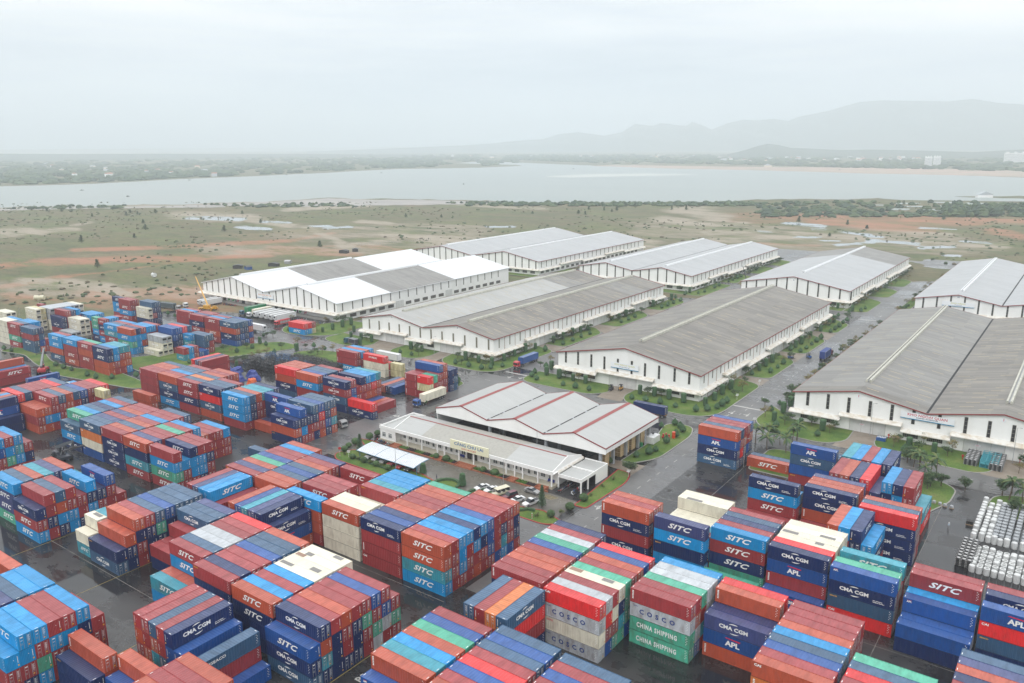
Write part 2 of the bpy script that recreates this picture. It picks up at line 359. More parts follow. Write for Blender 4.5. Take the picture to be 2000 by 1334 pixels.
# group, x0, y0, stacks (bottom to top) one after another away from the camera (R: turned, stacks follow +x), {stack: marks bottom to top}, flags
BAYS = [
('A',-114.0,114.9,'ctoo rrrr rccc rrrc orcn rrnc rbbb brrr ctnr brrr rnno',{0:'SSSS'},''),
('A',-126.6,114.9,'rrrn rnrb nrrn rrro ocro rrrr rnrr ncro rrro rrrg',{0:'Iv-D'},''),
('A',-139.7,114.9,'wwwo wwww wwww www www rrrr ccrt rrcc nrrc rrrc',{0:'---S',5:'---E'},''),
('A',-152.4,114.9,'rooc rrr rrrr rror rnrr rrr rrr rrrr',{0:'---S',2:'---S',7:'--SS'},''),
('A',-165.5,115.4,'rnoo rrno rnrk nrrb rnrk rcro rrrr rrnp',{},''),
('A',-178.0,115.6,'rrrr rrrp rcro rrrg rrrb rcrr rrnr nrrc rrro',{0:'---E'},''),
('A',-190.6,131.5,'rrk',{},''),
('Q',-158.1,102.4,'rrro rrrb rrrt rrnp obnn obn',{4:'---D',5:'-AD'},'R'),
('Q',-176.0,102.9,'rrrr rrrp rrrc rrrc rrr',{3:'---S',4:'--S'},'R'),
('D',-112.7,78.0,'knb nton nnnr nrro nnnr rrgr sgrb rsbr rgr',{0:'CCS',1:'---C'},''),
('D',-125.5,80.3,'nnno rrrc rnrr rrcc wwww wwww wwww wwww',{0:'--SS'},''),
('D',-138.7,78.1,'nk nnnr nnnn rnrr rrrr nnrb rnrk nrnk rrro',{1:'---E'},''),
('D',-151.4,78.2,'ct ro nrcr rrck ncss ncrs rrrr nrrr rrrR',{0:'SS',2:'--SS'},''),
('D',-164.4,85.7,'nr nr nrr rrrk rrrk rrrp',{3:'---C'},''),
('N',-178.9,79.2,'kn nno rrno nnnr nngk nnnb nnnk nnnk nnnk',{0:'CE'},''),
('N',-185.6,79.6,'tw rrw rrt',{0:'S-'},'s'),
('F',-131.9,64.2,'nror rorr ktok rkrr obbn bbb r rrk b',{4:'---D',7:'--G'},'R'),
('C',-88.3,78.2,'nnb rooo nnrt rcrc rrro rcrg nrrb rnrr',{0:'--a',1:'---v'},''),
('C',-75.4,77.7,'rrrn rrro rrrr rrrb rrrR rrrr nnnk nnrb nnnk',{},''),
('C',-62.2,79.8,'rrrn rrrr rrro rrrn rrrr rrrb rrrr nnnk',{},''),
('X',-85.4,101.3,'nnnk nrrr nooO nrRk',{3:'Ev-C'},'R'),
('B',-89.4,115.0,'nnnr rrrr rrro rrro rrrr rrrb rrrg rrrs rrrr rrrn',{0:'---v'},''),
('B',-76.4,114.2,'swsR brRs grwr gtnw bggg rrrr rrro rrrb rrrR',{0:'KOKI'},''),
('B',-62.9,123.7,'ggsr bsor rtrg rrss rrss rrrc',{0:'HHKv'},''),
('B',-49.9,128.1,'obp obn rrro rrrR',{0:'vAC',2:'---v'},''),
('B',-36.5,115.4,'rrOo rrrr nrrb rrrk rrrc rrro rrrr rrrr rrrr',{0:'--vI'},''),
('B',-23.4,115.2,'rrrr rrrr rrrR rrrk rrrg rrb',{},''),
('B',-9.4,126.6,'rrrr rrrn rrro rrrp rrrk',{},''),
('H',-86.4,153.7,'nrno rrrr rrro',{0:'CvDv'},''),
('H',-72.9,153.9,'cncp rcr cct www www wwww wwww',{0:'-ESS'},''),
('H',-60.4,151.6,'g',{},''),
('H',-60.4,156.2,'gnrc rrrr rrrn rrrk rrrr',{0:'-SSS'},''),
('H',-47.4,152.7,'b brbn nnnR wwww wwww wwww wwww',{0:'A',1:'AvAC'},''),
('H',-34.6,153.9,'Rknb rrrg rrr rrrt',{0:'IEDa',3:'---S'},''),
('H',-21.2,150.3,'nb nb nbb nbc nbcr nnnr',{2:'--a',4:'---S'},''),
('H',-8.4,155.0,'nkRb nn rrrn rrrr',{0:'-EIA',2:'---C'},''),
('G',-63.5,185.5,'r rrcn rrc rr',{1:'-SSD'},''),
('G',-50.5,187.4,'r ronn rrro rrro rrrp',{1:'-vCD'},''),
('G',-36.8,185.8,'nnnR rrrk rrro',{0:'DDD-'},''),
('G',-89.3,216.3,'knbo nRrk nnor nbrr nnob',{0:'DCA-'},''),
('G',-75.9,221.5,'o k',{0:'S'},''),
('G',-62.1,216.6,'rbkb rrk rrk',{0:'E-CA'},''),
('U',-47.9,202.2,'rrrr rrro rrrn rrrR nnp',{},'R'),
('U',-48.2,215.6,'rrrt rrrc rrrr rrrc rRnn',{4:'---S'},'R'),
('U',-35.6,203.4,'nnnc rrcn rrrr Rt',{2:'--SS',3:'SS'},'R'),
('U',-40.3,172.4,'rrro rrrc rrnn rnc',{2:'---S',3:'-SS'},'R'),
('S',-235.4,154.0,'rccc rnnk rrro rrrt rrrt rrrn',{0:'-SSS'},''),
('S',-250.3,155.0,'okRn rrrk rrrk rrrr',{0:'-CIC'},''),
('S',-262.9,154.6,'rnrr rrrk rrrO rrrk rrro rrrr rrro',{0:'-SSS'},''),
('S',-275.7,154.8,'cnko rrrr rrrc rrrk rrrk rrrr',{0:'SCC-'},''),
('S',-288.2,154.6,'orrr rrrr rrro rrro rrrk',{0:'v--v'},''),
('S',-283.4,173.4,'rrrR rrrn rrrr',{},'R'),
('S',-280.9,147.2,'oo',{},''),
('T',-209.9,154.2,'non rcnb rrn nrnk orRb nbnk otok',{0:'E-C',1:'---A',3:'---C'},''),
('T',-222.6,157.0,'o n rnnb',{2:'--CA'},''),
('V',-248.4,186.2,'knoR rrro rrro rrro',{0:'-CvI'},''),
('V',-235.1,185.4,'rrco rrrb rrrk rrrk rrrr',{0:'v-S-'},''),
('V',-221.0,186.0,'nkrn rcbr rrr rrrn rorc roRc rrot',{0:'-CCC',3:'---S'},''),
('V',-208.3,186.1,'nR',{0:'D-'},''),
('V',-210.0,189.6,'n b o r',{},'R'),
('W',-256.9,224.7,'crr rrc rro rrc',{0:'SvI'},''),
('W',-242.6,226.5,'wwR rR r',{0:'--Y'},''),
('W',-230.2,229.8,'yy',{},'s'),
('W',-220.4,211.9,'k o n b',{},'R'),
('W',-208.5,221.6,'rrrb rroo',{},''),
('W',-201.5,226.8,'nnn kkn',{},'s'),
('W',-207.8,214.8,'rrr rrr',{0:'vvv'},'s'),
('W',-201.5,214.9,'ryR rrg rrr',{0:'-vI'},'s'),
('Z',-247.3,111.8,'bwOk rrrk rrrp rrrr rrrp rrro rrrr rrrr',{0:'a-IC'},''),
('Z',-260.3,111.8,'nck rrrg rrrc rrrk rrrn rrrc rrrr rrrk',{0:'SSC',1:'---S',4:'---S'},''),
('Z',-234.8,112.0,'nnnr rrro rrrk rrro rrrr rrrc rrrr rrrr rrrk',{0:'CCCv'},''),
('Z',-221.8,111.7,'rtno rrrp rrrr rrrr rrrg rrrr rrrc rro rrr rrr rrc',{0:'SSES'},''),
('Z',-208.6,112.0,'rgcr rrc rccn nccr rrnr',{0:'SSSv',2:'---S'},''),
('Y',-288.9,112.0,'oro oco rcrr rrrk rroo nrrk nnnb rrrr rrrr rrrR',{2:'---S'},''),
('Y',-275.6,131.0,'rrry',{},'s'),
('Y',-297.7,99.2,'rrro rrrc rrro nnbn nn',{3:'--A-'},'R'),
('Y',-301.8,111.9,'rrnR rrnk rrrr rrrr rrrr rrrR rrrk rrw rrw rrc',{},''),
('Y',-355.3,128.9,'roo rc rr',{2:'-S'},'R'),
('Y',-341.5,136.0,'b',{0:'A'},'R'),
('M',-209.0,76.0,'crn rnrr ncok ccrr nrr rcnc rrn rrrb or',{0:'SSC',5:'---S',7:'---A'},''),
('M',-222.2,77.1,'gppc nnnk rrro rrrt rrrp rrro rrt',{0:'SSSS'},''),
('M',-259.6,83.0,'rrrc nrrc rrbc rgcr rctc rnr',{},''),
('L',-152.9,46.0,'rrc nrcc cgrc rrcr rrcr rrnc rrr',{0:'--S',1:'---S'},''),
('L',-165.9,48.6,'rrrn rrrp rrrk rrrc rrrc',{},''),
('L',-178.4,58.0,'rrro',{},''),
('L',-139.2,53.4,'nn roo',{0:'-E',1:'--v'},''),
('L',-126.2,55.4,'bb rro',{1:'--v'},''),
('L',-113.1,51.0,'rrrk rrro rrrr rrrr rrro',{},''),
('P',-338.0,162.2,'oonn rrcc rort coot',{0:'--SS'},''),
('P',-351.2,162.4,'rror rrrg',{0:'-S-S'},''),
('P',-364.2,162.4,'orrc rrrc',{0:'SS-S'},''),
('P',-377.4,162.4,'kocc rrrr',{0:'S-SS'},''),
('P',-378.0,188.0,'rrtc rrrk rrrr rrrc',{0:'-SST'.replace('T','S')},''),
('P',-365.1,187.5,'cgco cccn cocr rrrc rrrc rrrr',{0:'-SSv'},''),
('P',-350.8,199.5,'rnbb rnnb rrrR rrrk',{},''),
('P',-350.8,191.5,'w wws wws',{0:'C',1:'-C-'},''),
('P',-328.0,194.0,'tr cc rr b b',{0:'S-'},'s'),
('P',-337.9,206.9,'rkk rrk',{},''),
('P',-338.9,204.3,'rtc',{0:'-SS'},'s'),
('P',-378.6,226.0,'rrrr rrrc rrrr',{0:'---v'},''),
('P',-364.2,224.0,'rrnr rrrp rrrr rrrr',{0:'-CCv'},''),
('P',-350.9,223.9,'rorr rrrc rrrr rrrk',{0:'SS-S'},''),
('P',-337.8,223.6,'bnok nbnk bnnk rbob',{0:'aCvC'},''),
('P',-434.6,226.0,'rcrr rrrr',{0:'SSS-'},''),
('P',-444.1,227.6,'rccn',{0:'-SSS'},''),
('P',-419.0,227.0,'nww nrnk nnnk',{0:'-CC'},''),
('P',-419.5,162.8,'rgrr rrrk rrrc rrrc',{0:'SSvS'},''),
('P',-404.2,162.2,'kkrk obkn rr R',{0:'-CI-'},''),
('P',-432.3,163.0,'wwww wwww wwwc',{},''),
('P',-455.0,172.0,'wwww wwww',{},''),
('P',-451.0,184.6,'wwww wwyy',{0:'--CC'},''),
('P',-447.4,190.0,'wwss wwss wwss wwss wwss wwss wwww',{},''),
('P',-433.6,189.0,'rnn rrrr rrrn rrrc',{0:'-C-'},''),
('P',-420.9,186.8,'s s www www',{2:'-CC'},''),
('P',-398.0,192.4,'ncgg',{0:'SSSS'},'s'),
('P',-391.4,192.2,'crnr rrrc rrrc rrrr',{0:'SSSS'},'s'),
('P',-428.0,200.5,'rrc rrc rrc',{0:'--S'},''),
('J',-330.0,258.0,'cR cR yr',{0:'S-'},''),
('J',-505.0,213.5,'r',{},'s'),
]
GROUPNAME = {'A':'car park row','Q':'crosswise left-centre block','D':'lower centre row','N':'lane corner block','F':'crosswise lower-left block','C':'bottom centre row','X':'bottom crosswise block','B':'right foreground row','H':'right middle row','G':'right back row','U':'right crosswise blocks','S':'upper left row','T':'silver-cab block','V':'engine-side block','W':'blue-lorry block','Z':'dark-stacker row','Y':'left edge row','M':'left lane row','L':'lower-left corner row','P':'far upper-left yard','J':'loading bay stacks'}
CONT = []      # every container: dict
_seen = {}
for g, x0, y0, st, lg, fl in BAYS:
    L = 6.06 if 's' in fl else CL; _seen[g] = _seen.get(g, 0)+1
    for si, s in enumerate(st.split()):
        jx, jy = random.uniform(-.05,.05), 0
        for ti, c in enumerate(s):
            if 'R' in fl: ox, oy, rz = x0+si*2.47+1.22, y0, math.pi/2
            else: ox, oy, rz = x0, y0+si*2.47+1.22, 0
            code = (lg.get(si, '')+'----')[ti]
            if not lg.get(si) and random.random() < .25 and c in 'no': code = 'v'
            CONT.append(dict(g=g, bay=_seen[g], si=si, ti=ti, n=len(s), c=c, L=L, rz=rz, x=ox+jx+random.uniform(-.03,.03), y=oy+random.uniform(-.015,.015), z=.03+ti*CP, code=code, ref=(c in 'ws' and code in '-C' and g in 'P'), nst=len(st.split())))
# which containers show largest in the photograph: a small z-buffer over their faces
def visible_area():
    Wd, Hd = 1024, 683; F = 28.35/36*Wd; zb = np.full((Hd, Wd), 1e9); ib = np.full((Hd, Wd), -1, int)
    A = np.array([[*_r], [*_u], [*_f]])
    for i, c in enumerate(CONT):
        h = CW/2; P = []
        for z in (0, CH):
            for lx, ly in ((0,-h),(c['L'],-h),(c['L'],h),(0,h)):
                if c['rz']: lx, ly = -ly, lx
                P.append((c['x']+lx, c['y']+ly, c['z']+z-CAM_H))
        q = np.array(P) @ A.T
        if q[:, 2].min() < 5: continue
        sx = Wd/2+F*q[:, 0]/q[:, 2]; sy = Hd/2-F*q[:, 1]/q[:, 2]
        if sx.max() < 0 or sx.min() > Wd or sy.min() > Hd: continue
        for f in ((4,5,6,7),(0,1,5,4),(1,2,6,5),(3,0,4,7),(2,3,7,6)):
            X, Y, Z = sx[list(f)], sy[list(f)], 1/q[list(f), 2]
            xa, xb = int(max(0, X.min())), int(min(Wd-1, X.max()+1)); ya, yb = int(max(0, Y.min())), int(min(Hd-1, Y.max()+1))
            if xa > xb or ya > yb: continue
            gx, gy = np.meshgrid(np.arange(xa, xb+1)+.5, np.arange(ya, yb+1)+.5)
            for t in ((0,1,2),(0,2,3)):
                ax, ay, bx, by, cx, cy = X[t[0]], Y[t[0]], X[t[1]], Y[t[1]], X[t[2]], Y[t[2]]
                D = (bx-ax)*(cy-ay)-(cx-ax)*(by-ay)
                if abs(D) < 1e-6: continue
                w1 = ((gx-ax)*(cy-ay)-(cx-ax)*(gy-ay))/D; w2 = ((bx-ax)*(gy-ay)-(gx-ax)*(by-ay))/D
                ok = (w1 >= 0) & (w2 >= 0) & (w1+w2 <= 1)
                d = 1/(Z[t[0]]+w1*(Z[t[1]]-Z[t[0]])+w2*(Z[t[2]]-Z[t[0]])); sub = zb[ya:yb+1, xa:xb+1]; ok &= d < sub
                sub[ok] = d[ok]; ib[ya:yb+1, xa:xb+1][ok] = i
    return np.bincount(ib[ib >= 0].ravel(), minlength=len(CONT))
_area = visible_area()
_order = np.argsort(-_area)
BIG = set(int(i) for i in _order[:300] if _area[i] > 0)
print('CONTAINERS', len(CONT), 'visible', int((_area > 0).sum()), 'area of 300th', int(_area[_order[299]]))
TIER = lambda t, n: 'alone in' if n == 1 else 'at the bottom of' if t == 0 else 'on top of' if t == n-1 else 'second from top in' if t == n-2 else 'second from bottom in'
rng = random.Random(3)
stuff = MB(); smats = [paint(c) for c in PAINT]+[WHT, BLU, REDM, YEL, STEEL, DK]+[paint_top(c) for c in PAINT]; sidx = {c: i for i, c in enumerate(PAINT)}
NS = len(PAINT)
for i, c in enumerate(CONT):
    d = 1 if rng.random() < .6 else -1
    if c['rz']: d = -1 if rng.random() < .45 else 1
    L, col, ref = c['L'], c['c'], c['ref']
    if ref: d = -1
    if i in BIG:
        w = PAINT[col][0]; lw = LOGOWORD.get(c['code'], '')
        ln = 'short ' if L < 8 else ''
        kind = 'refrigerated container' if ref else 'container'
        lab = f"{ln}{w} {kind} {TIER(c['ti'], c['n'])} {ordn(c['si']+1)} stack, {ordn(c['bay'])} bay, {GROUPNAME[c['g']]}"
        o = empty('shipping_container', (c['x'], c['y'], c['z']), c['rz'], lab, 'container', 'stacked shipping containers')
        inst('side_wall', cmesh('side_walls', L, 1, col, ref), o); inst('side_wall', cmesh('side_back', L, 1, col, ref), o); inst('roof', cmesh('roof', L, 1, col, ref), o); inst('frame', cmesh('frame', L, 1, col, False), o)
        inst('end_wall', cmesh('end_wall', L, d, col, ref), o)
        inst('door', cmesh('doorl', L, d, col), o); inst('door', cmesh('doorr', L, d, col), o)
        if c['code'] != '-': inst('lettering', logo(c['code'], L), o)
        if col == 'w' and c['ti'] == c['n']-1:
            pr = random.Random(i); pb = MB()
            for k in range(pr.choice((0, 0, 1, 1, 2))):
                x_ = pr.choice((.3, 2, L-4.6, L-4.6)); y_ = pr.choice((-1.05, -.6, 0)); pb.m(k % 2).box(x_, y_, CH-.03, x_+pr.uniform(1.6, 4.2), y_+pr.uniform(.9, 1.15), CH-.012)
            pb.build('roof_patch', [mat('bare_patch', (.22,.21,.20), .6), mat('brown_patch', (.30,.19,.14), .6)], o)
    else:
        M = Matrix.Translation((c['x'], c['y'], c['z'])) @ Matrix.Rotation(c['rz'], 4, 'Z')
        def q(me, k, remap=None):
            b = len(stuff.v); stuff.v += [tuple(M @ v.co) for v in me.vertices]
            for p in me.polygons: stuff.f.append(tuple(b+j for j in p.vertices)); stuff.mi.append(k[p.material_index])
        if _area[i] == 0:
            q(cmesh('frame', L, 1, col, False), [sidx[col]]*5); 
            b = MB(); b.box(.05, -CW/2+.03, .1, L-.05, CW/2-.03, CH-.05); q(b.mesh('tmp', [WHT]), [sidx[col]])
            continue
        km = [sidx[col], NS+4, NS, NS+5, NS+3]
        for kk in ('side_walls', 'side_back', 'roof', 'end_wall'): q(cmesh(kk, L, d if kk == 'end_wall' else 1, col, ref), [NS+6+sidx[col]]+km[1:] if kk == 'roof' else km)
        q(cmesh('frame', L, 1, col, False), km); q(cmesh('doorl', L, d, col), km); q(cmesh('doorr', L, d, col), km)
        if c['code'] != '-': q(logo(c['code'], L), [NS, NS+1, NS+2, NS+3])
tag(stuff.build('container_stacks', smats), 'mass of smaller and half-hidden container stacks filling the rest of the yard', 'container stacks', kind='stuff')
# ------------------------------------------------------------------ ground, water, hills
def smooth_noise(x, y, s, seed=0):
    def h(i, j): 
        n = np.sin(i*127.1+j*311.7+seed*17.3)*43758.5453; return n-np.floor(n)
    x, y = x/s, y/s; i, j = np.floor(x), np.floor(y); fx, fy = x-i, y-j; fx, fy = fx*fx*(3-2*fx), fy*fy*(3-2*fy)
    return (h(i,j)*(1-fx)+h(i+1,j)*fx)*(1-fy)+(h(i,j+1)*(1-fx)+h(i+1,j+1)*fx)*fy
def fbm(x, y, s, seed=0): return sum(smooth_noise(x, y, s/2**k, seed+k)*.5**k for k in range(4))/1.875
# camera-bearing polar helper: distance d metres ahead and lateral offset m metres to the right of the view
FX, FY = -math.sin(YAW), math.cos(YAW); RX, RY = math.cos(YAW), math.sin(YAW)
def ahead(d, m): return (FX*d+RX*m, FY*d+RY*m)
def px(x, y, z=0.):                     # map a point surveyed on the photograph (2000 px wide) to the ground
    v = _f + _r*((x-1000)/1575) - _u*((y-667)/1575); t = (z-CAM_H)/v.z
    return (v.x*t, v.y*t)
na = 300
ang = np.concatenate([np.linspace(-180, -42, 24)[:-1], np.linspace(-42, 42, na), np.linspace(42, 180, 24)[1:-1]])
rad = np.concatenate([[0, 60, 120], np.geomspace(170, 3000, 230), np.geomspace(3100, 40000, 40)])
vx, vy = [], []
AA, RR = np.meshgrid(np.radians(ang), rad)
X = FX*RR*np.cos(AA)+RX*RR*np.sin(AA); Y = FY*RR*np.cos(AA)+RY*RR*np.sin(AA)
nr_, na_ = X.shape
Z = np.where((RR > 500) & (RR < 1300), (fbm(X, Y, 60)-.5)*1.2, 0)-.05
Z = np.where(RR > 1100, np.interp(RR, [1100, 1500], [-.05, -.05]), Z)
# surveyed patches: (px0, py0, px1, py1, half-width in px, channel); channels r bare red soil, g sand or mud, b wet puddle
PATCH = [(0,520,90,512,5,0),(90,512,380,505,6,0),(380,505,520,500,3,0),(150,488,330,483,3,0),(330,483,560,470,3,0),(560,470,650,455,2,0),(480,492,690,496,4,0),(540,485,660,490,4,0),
(0,560,120,540,3,0),(120,540,300,520,1.5,0),(300,520,480,495,1.2,0),(480,495,660,480,1.2,0),(200,575,420,565,9,0),(330,580,430,590,8,0),(20,575,130,590,4,0),
(1520,422,1640,425,4,0),(1600,432,1740,440,7,0),(1700,440,1800,450,7,0),(1790,430,1900,433,8,0),(1900,428,2000,432,5,0),(1940,450,2000,462,5,0),(1690,418,1730,420,3,0),
(990,478,1120,470,2,0),(700,478,800,490,3,0),(1480,475,1600,480,2,0),
(0,455,60,452,7,1),(60,452,140,448,4,1),(140,440,180,434,2,1),(60,548,200,560,8,1),(200,560,240,575,6,1),(360,420,470,425,7,1),(470,425,560,440,4,1),(560,410,700,402,3,1),(0,405,300,402,3,1),(300,400,700,392,4,1),
(600,445,680,480,3,1),(680,480,760,470,5,1),(760,455,900,470,4,1),(900,400,1060,408,2,1),(1350,410,1400,425,8,1),(1300,428,1380,440,6,1),(1380,455,1500,450,4,1),(1400,470,1560,462,5,1),(1560,455,1720,470,4,1),(1700,470,1950,480,5,1),(1750,455,1850,458,3,1),(1400,440,1450,436,3,1),(700,432,760,436,3,1),
(370,425,470,428,3,2),(480,445,520,446,3,2),(520,433,560,434,2,2),(610,442,640,441,1.5,2),(640,446,680,443,2,2),(955,443,1000,442,1.5,2),(1540,436,1610,442,3,2),(1650,453,1690,458,2,2),(1700,470,1790,476,2.5,2),(1800,485,1860,482,2,2),(1850,500,1870,501,2,2),(1640,478,1700,474,2,2),(1800,445,1860,448,1.5,2),(0,565,420,570,16,1),(60,590,420,600,12,0),(600,455,900,450,16,1),(1300,450,1800,470,20,1),(1360,478,1900,485,12,1),(850,470,1250,478,9,1),(420,490,800,488,10,1),(1450,425,1900,430,12,0),(1880,472,1930,476,2,2),(1480,452,1500,453,1.5,2),(1560,462,1600,463,1.5,2),(1610,470,1640,471,1.2,2),(1690,462,1720,463,1.2,2),(1590,448,1620,449,1.2,2)]
PX = []
Am = np.array([[*_r], [*_u], [*_f]])
P3 = np.stack([X.ravel(), Y.ravel(), np.full(X.size, -CAM_H)], 1) @ Am.T
PW = np.where(P3[:, 2] > 1, P3[:, 2], 1); SX = 1000+1575*P3[:, 0]/PW; SY = 667-1575*P3[:, 1]/PW; front = P3[:, 2] > 1
SXn = SX+(fbm(X.ravel(), Y.ravel(), 50, 5)-.5)*26; 
chan = np.zeros((X.size, 3))
for x0, y0, x1, y1, w, c in PATCH:
    dx, dy = x1-x0, y1-y0; t = np.clip(((SXn-x0)*dx+(SY-y0)*dy*9)/(dx*dx+dy*dy*9+1e-6), 0, 1)
    dist = np.hypot((SXn-x0-t*dx)/4.5, SY-y0-t*dy); wv = w*1.35*(.6+.8*fbm(X.ravel(), Y.ravel(), 45, 9))
    chan[:, c] = np.maximum(chan[:, c], np.clip(1.5-dist/wv, 0, 1)*front*(.95 if w < 9.5 else .62))
faces = []
n_a = na_
for i in range(nr_-1):
    for j in range(na_-1):
        a = i*n_a+j; faces.append((a, a+1, a+n_a+1, a+n_a))
    a = i*n_a+n_a-1; faces.append((a, i*n_a, (i+1)*n_a, a+n_a))
me = bpy.data.meshes.new('ground'); me.from_pydata(list(zip(X.ravel().tolist(), Y.ravel().tolist(), Z.ravel().tolist())), [], [f[::-1] for f in faces]); me.update()
at = me.color_attributes.new('cover', 'FLOAT_COLOR', 'POINT')
at.data.foreach_set('color', np.concatenate([chan, np.ones((X.size, 1))], 1).ravel().astype(np.float32))
gm = bpy.data.materials.new('field_ground'); gm.use_nodes = True; t = gm.node_tree; l = t.links.new; b = t.nodes['Principled BSDF']
def N(t, ty, **k):
    n = t.nodes.new(ty)
    for a, v in k.items(): setattr(n, a, v)
    return n
def noise(t, vec, s, d=5, r=.6):
    n = N(t, 'ShaderNodeTexNoise'); n.inputs['Scale'].default_value = s; n.inputs['Detail'].default_value = d; n.inputs['Roughness'].default_value = r; t.links.new(vec, n.inputs['Vector']); return n.outputs[0]
def rampn(t, v, stops):
    n = N(t, 'ShaderNodeValToRGB'); cr = n.color_ramp
    while len(cr.elements) < len(stops): cr.elements.new(.5)
    for e, (p, c) in zip(cr.elements, stops): e.position = p; e.color = (*c, 1) if len(c) == 3 else c
    t.links.new(v, n.inputs[0]); return n.outputs[0]
def mixc(t, f, a, b):
    n = N(t, 'ShaderNodeMix', data_type='RGBA')
    for s, v in ((0, f), (6, a), (7, b)):
        if isinstance(v, (int, float)): n.inputs[s].default_value = v
        elif isinstance(v, tuple): n.inputs[s].default_value = (*v, 1)
        else: t.links.new(v, n.inputs[s])
    return n.outputs[2]
def mth(t, op, a, b=0., c=None):
    n = N(t, 'ShaderNodeMath', operation=op)
    for i, v in enumerate((a, b) if c is None else (a, b, c)):
        if isinstance(v, (int, float)): n.inputs[i].default_value = v
        else: t.links.new(v, n.inputs[i])
    return n.outputs[0]
geo = N(t, 'ShaderNodeNewGeometry'); pos = geo.outputs['Position']
big = noise(t, pos, .006, 6, .6); mid = noise(t, pos, .035, 6, .65); fine = noise(t, pos, .25, 5, .7)
streak = N(t, 'ShaderNodeMapping'); l(pos, streak.inputs[0]); streak.inputs['Rotation'].default_value = (0, 0, -YAW); streak.inputs['Scale'].default_value = (.35, 1, 1)
st = noise(t, streak.outputs[0], .03, 9, .72); st2 = noise(t, streak.outputs[0], .16, 10, .8)
grass = rampn(t, big, [(.38, (.075,.10,.036)), (.47, (.135,.15,.055)), (.54, (.09,.11,.046)), (.62, (.19,.165,.085))])
grass = mixc(t, rampn(t, st, [(.40, (0,0,0)), (.60, (.8,.8,.8))]), grass, (.15,.115,.07))
grass = mixc(t, rampn(t, st2, [(.50, (0,0,0)), (.66, (.85,.85,.85))]), grass, (.045,.060,.026))
grass = mixc(t, rampn(t, fine, [(.5, (0,0,0)), (.75, (.6,.6,.6))]), grass, (.03,.045,.02))
ca = N(t, 'ShaderNodeVertexColor', layer_name='cover'); sp = N(t, 'ShaderNodeSeparateColor'); l(ca.outputs[0], sp.inputs[0])
n2 = mth(t, 'ADD', mth(t, 'MULTIPLY', st, .5), mth(t, 'MULTIPLY', st2, .5))
def edge(ch, n, lo=.42, hi=.62): return rampn(t, mth(t, 'MULTIPLY', ch, mth(t, 'ADD', .6, mth(t, 'MULTIPLY', mth(t, 'SUBTRACT', n, .47), 5.0))), [(lo, (0,0,0)), (hi, (1,1,1))])
red = mixc(t, st2, (.47,.21,.12), (.22,.11,.07)); sand = mixc(t, st2, (.46,.40,.31), (.16,.13,.10)); 
col = mixc(t, mth(t, 'MULTIPLY', edge(sp.outputs[0], n2, .25, .85), .85), grass, red); col = mixc(t, edge(sp.outputs[1], n2, .3, .8), col, sand)
wet = edge(sp.outputs[2], n2, .42, .52); col = mixc(t, wet, col, (.22,.25,.27))
l(col, b.inputs['Base Color'])
rg = rampn(t, wet, [(0, (.95,.95,.95)), (1, (.08,.08,.08))]); l(rg, b.inputs['Roughness']); b.inputs['Specular IOR Level'].default_value = .4
me.materials.append(gm); g = inst('ground', me); tag(g, kind='structure')
# water of the estuary
def flat(name, pts, z, m, kind='structure'):
    mb = MB(); mb.face(*[(x, y, z) for x, y in pts]); o = mb.build(name, m); tag(o, kind=kind); return o
wm = bpy.data.materials.new('estuary_water'); wm.use_nodes = True; t = wm.node_tree; b = t.nodes['Principled BSDF']; l = t.links.new
geo = N(t, 'ShaderNodeNewGeometry'); mpw = N(t, 'ShaderNodeMapping'); l(geo.outputs['Position'], mpw.inputs[0]); mpw.inputs['Rotation'].default_value = (0,0,-YAW); mpw.inputs['Scale'].default_value = (.12, 1, 1)
wn = noise(t, mpw.outputs[0], .004, 5, .6); l(mixc(t, wn, (.20,.245,.235), (.27,.30,.28)), b.inputs['Base Color']); b.inputs['Roughness'].default_value = .35; b.inputs['Specular IOR Level'].default_value = .35
w2 = noise(t, geo.outputs['Position'], .25, 4, .6); bp = N(t, 'ShaderNodeBump'); bp.inputs['Strength'].default_value = .25; bp.inputs['Distance'].default_value = .5; l(w2, bp.inputs['Height']); l(bp.outputs[0], b.inputs['Normal'])
near = [(-400,414),(-200,410),(0,406),(60,403),(130,405),(200,402),(280,399),(340,400),(430,396),(520,394),(600,389),(640,386),(690,389),(760,388),(850,390),(950,392),(1000,394),(1080,396),(1160,395),(1250,396),(1330,394),(1420,394),(1480,390),(1560,389),(1640,390),(1700,388),(1780,386),(1900,384),(2050,382),(2300,380),(2700,380)]
far = [(2700,362),(2300,356),(2050,349),(1900,343),(1780,340),(1700,339),(1600,336),(1500,333),(1400,331),(1300,329),(1200,325),(1120,322),(1000,317),(930,316),(890,319),(1010,322),(1022,324),(950,327),(860,329),(780,330),(700,334),(650,337),(600,339),(520,343),(430,347),(350,350),(260,355),(180,359),(90,362),(0,364),(-200,372),(-400,378)]
def densify(pl, amp, seed):
    o = []; rr = random.Random(seed)
    for (x0, y0), (x1, y1) in zip(pl, pl[1:]):
        k = max(1, int(abs(x1-x0)/14))
        for i in range(k): o.append((x0+(x1-x0)*i/k, y0+(y1-y0)*i/k+rr.uniform(-amp, amp)))
    return o+[pl[-1]]
sheet = [px(*p) for p in densify(near, .8, 1)]+[px(*p) for p in densify(far, .25, 2)]
flat('water', sheet, .10, wm)
flat('mud_bank', [px(*p) for p in densify([(430,397),(520,395),(600,390),(640,387),(700,390),(850,391),(1000,395),(1060,398),(900,399),(700,402),(560,404),(430,402)], .6, 3)], .16, mat('wet_mud', (.30,.275,.25), .5, noise=.9, nscale=.02, coords='Object', dark=(.17,.155,.14), detail=9))
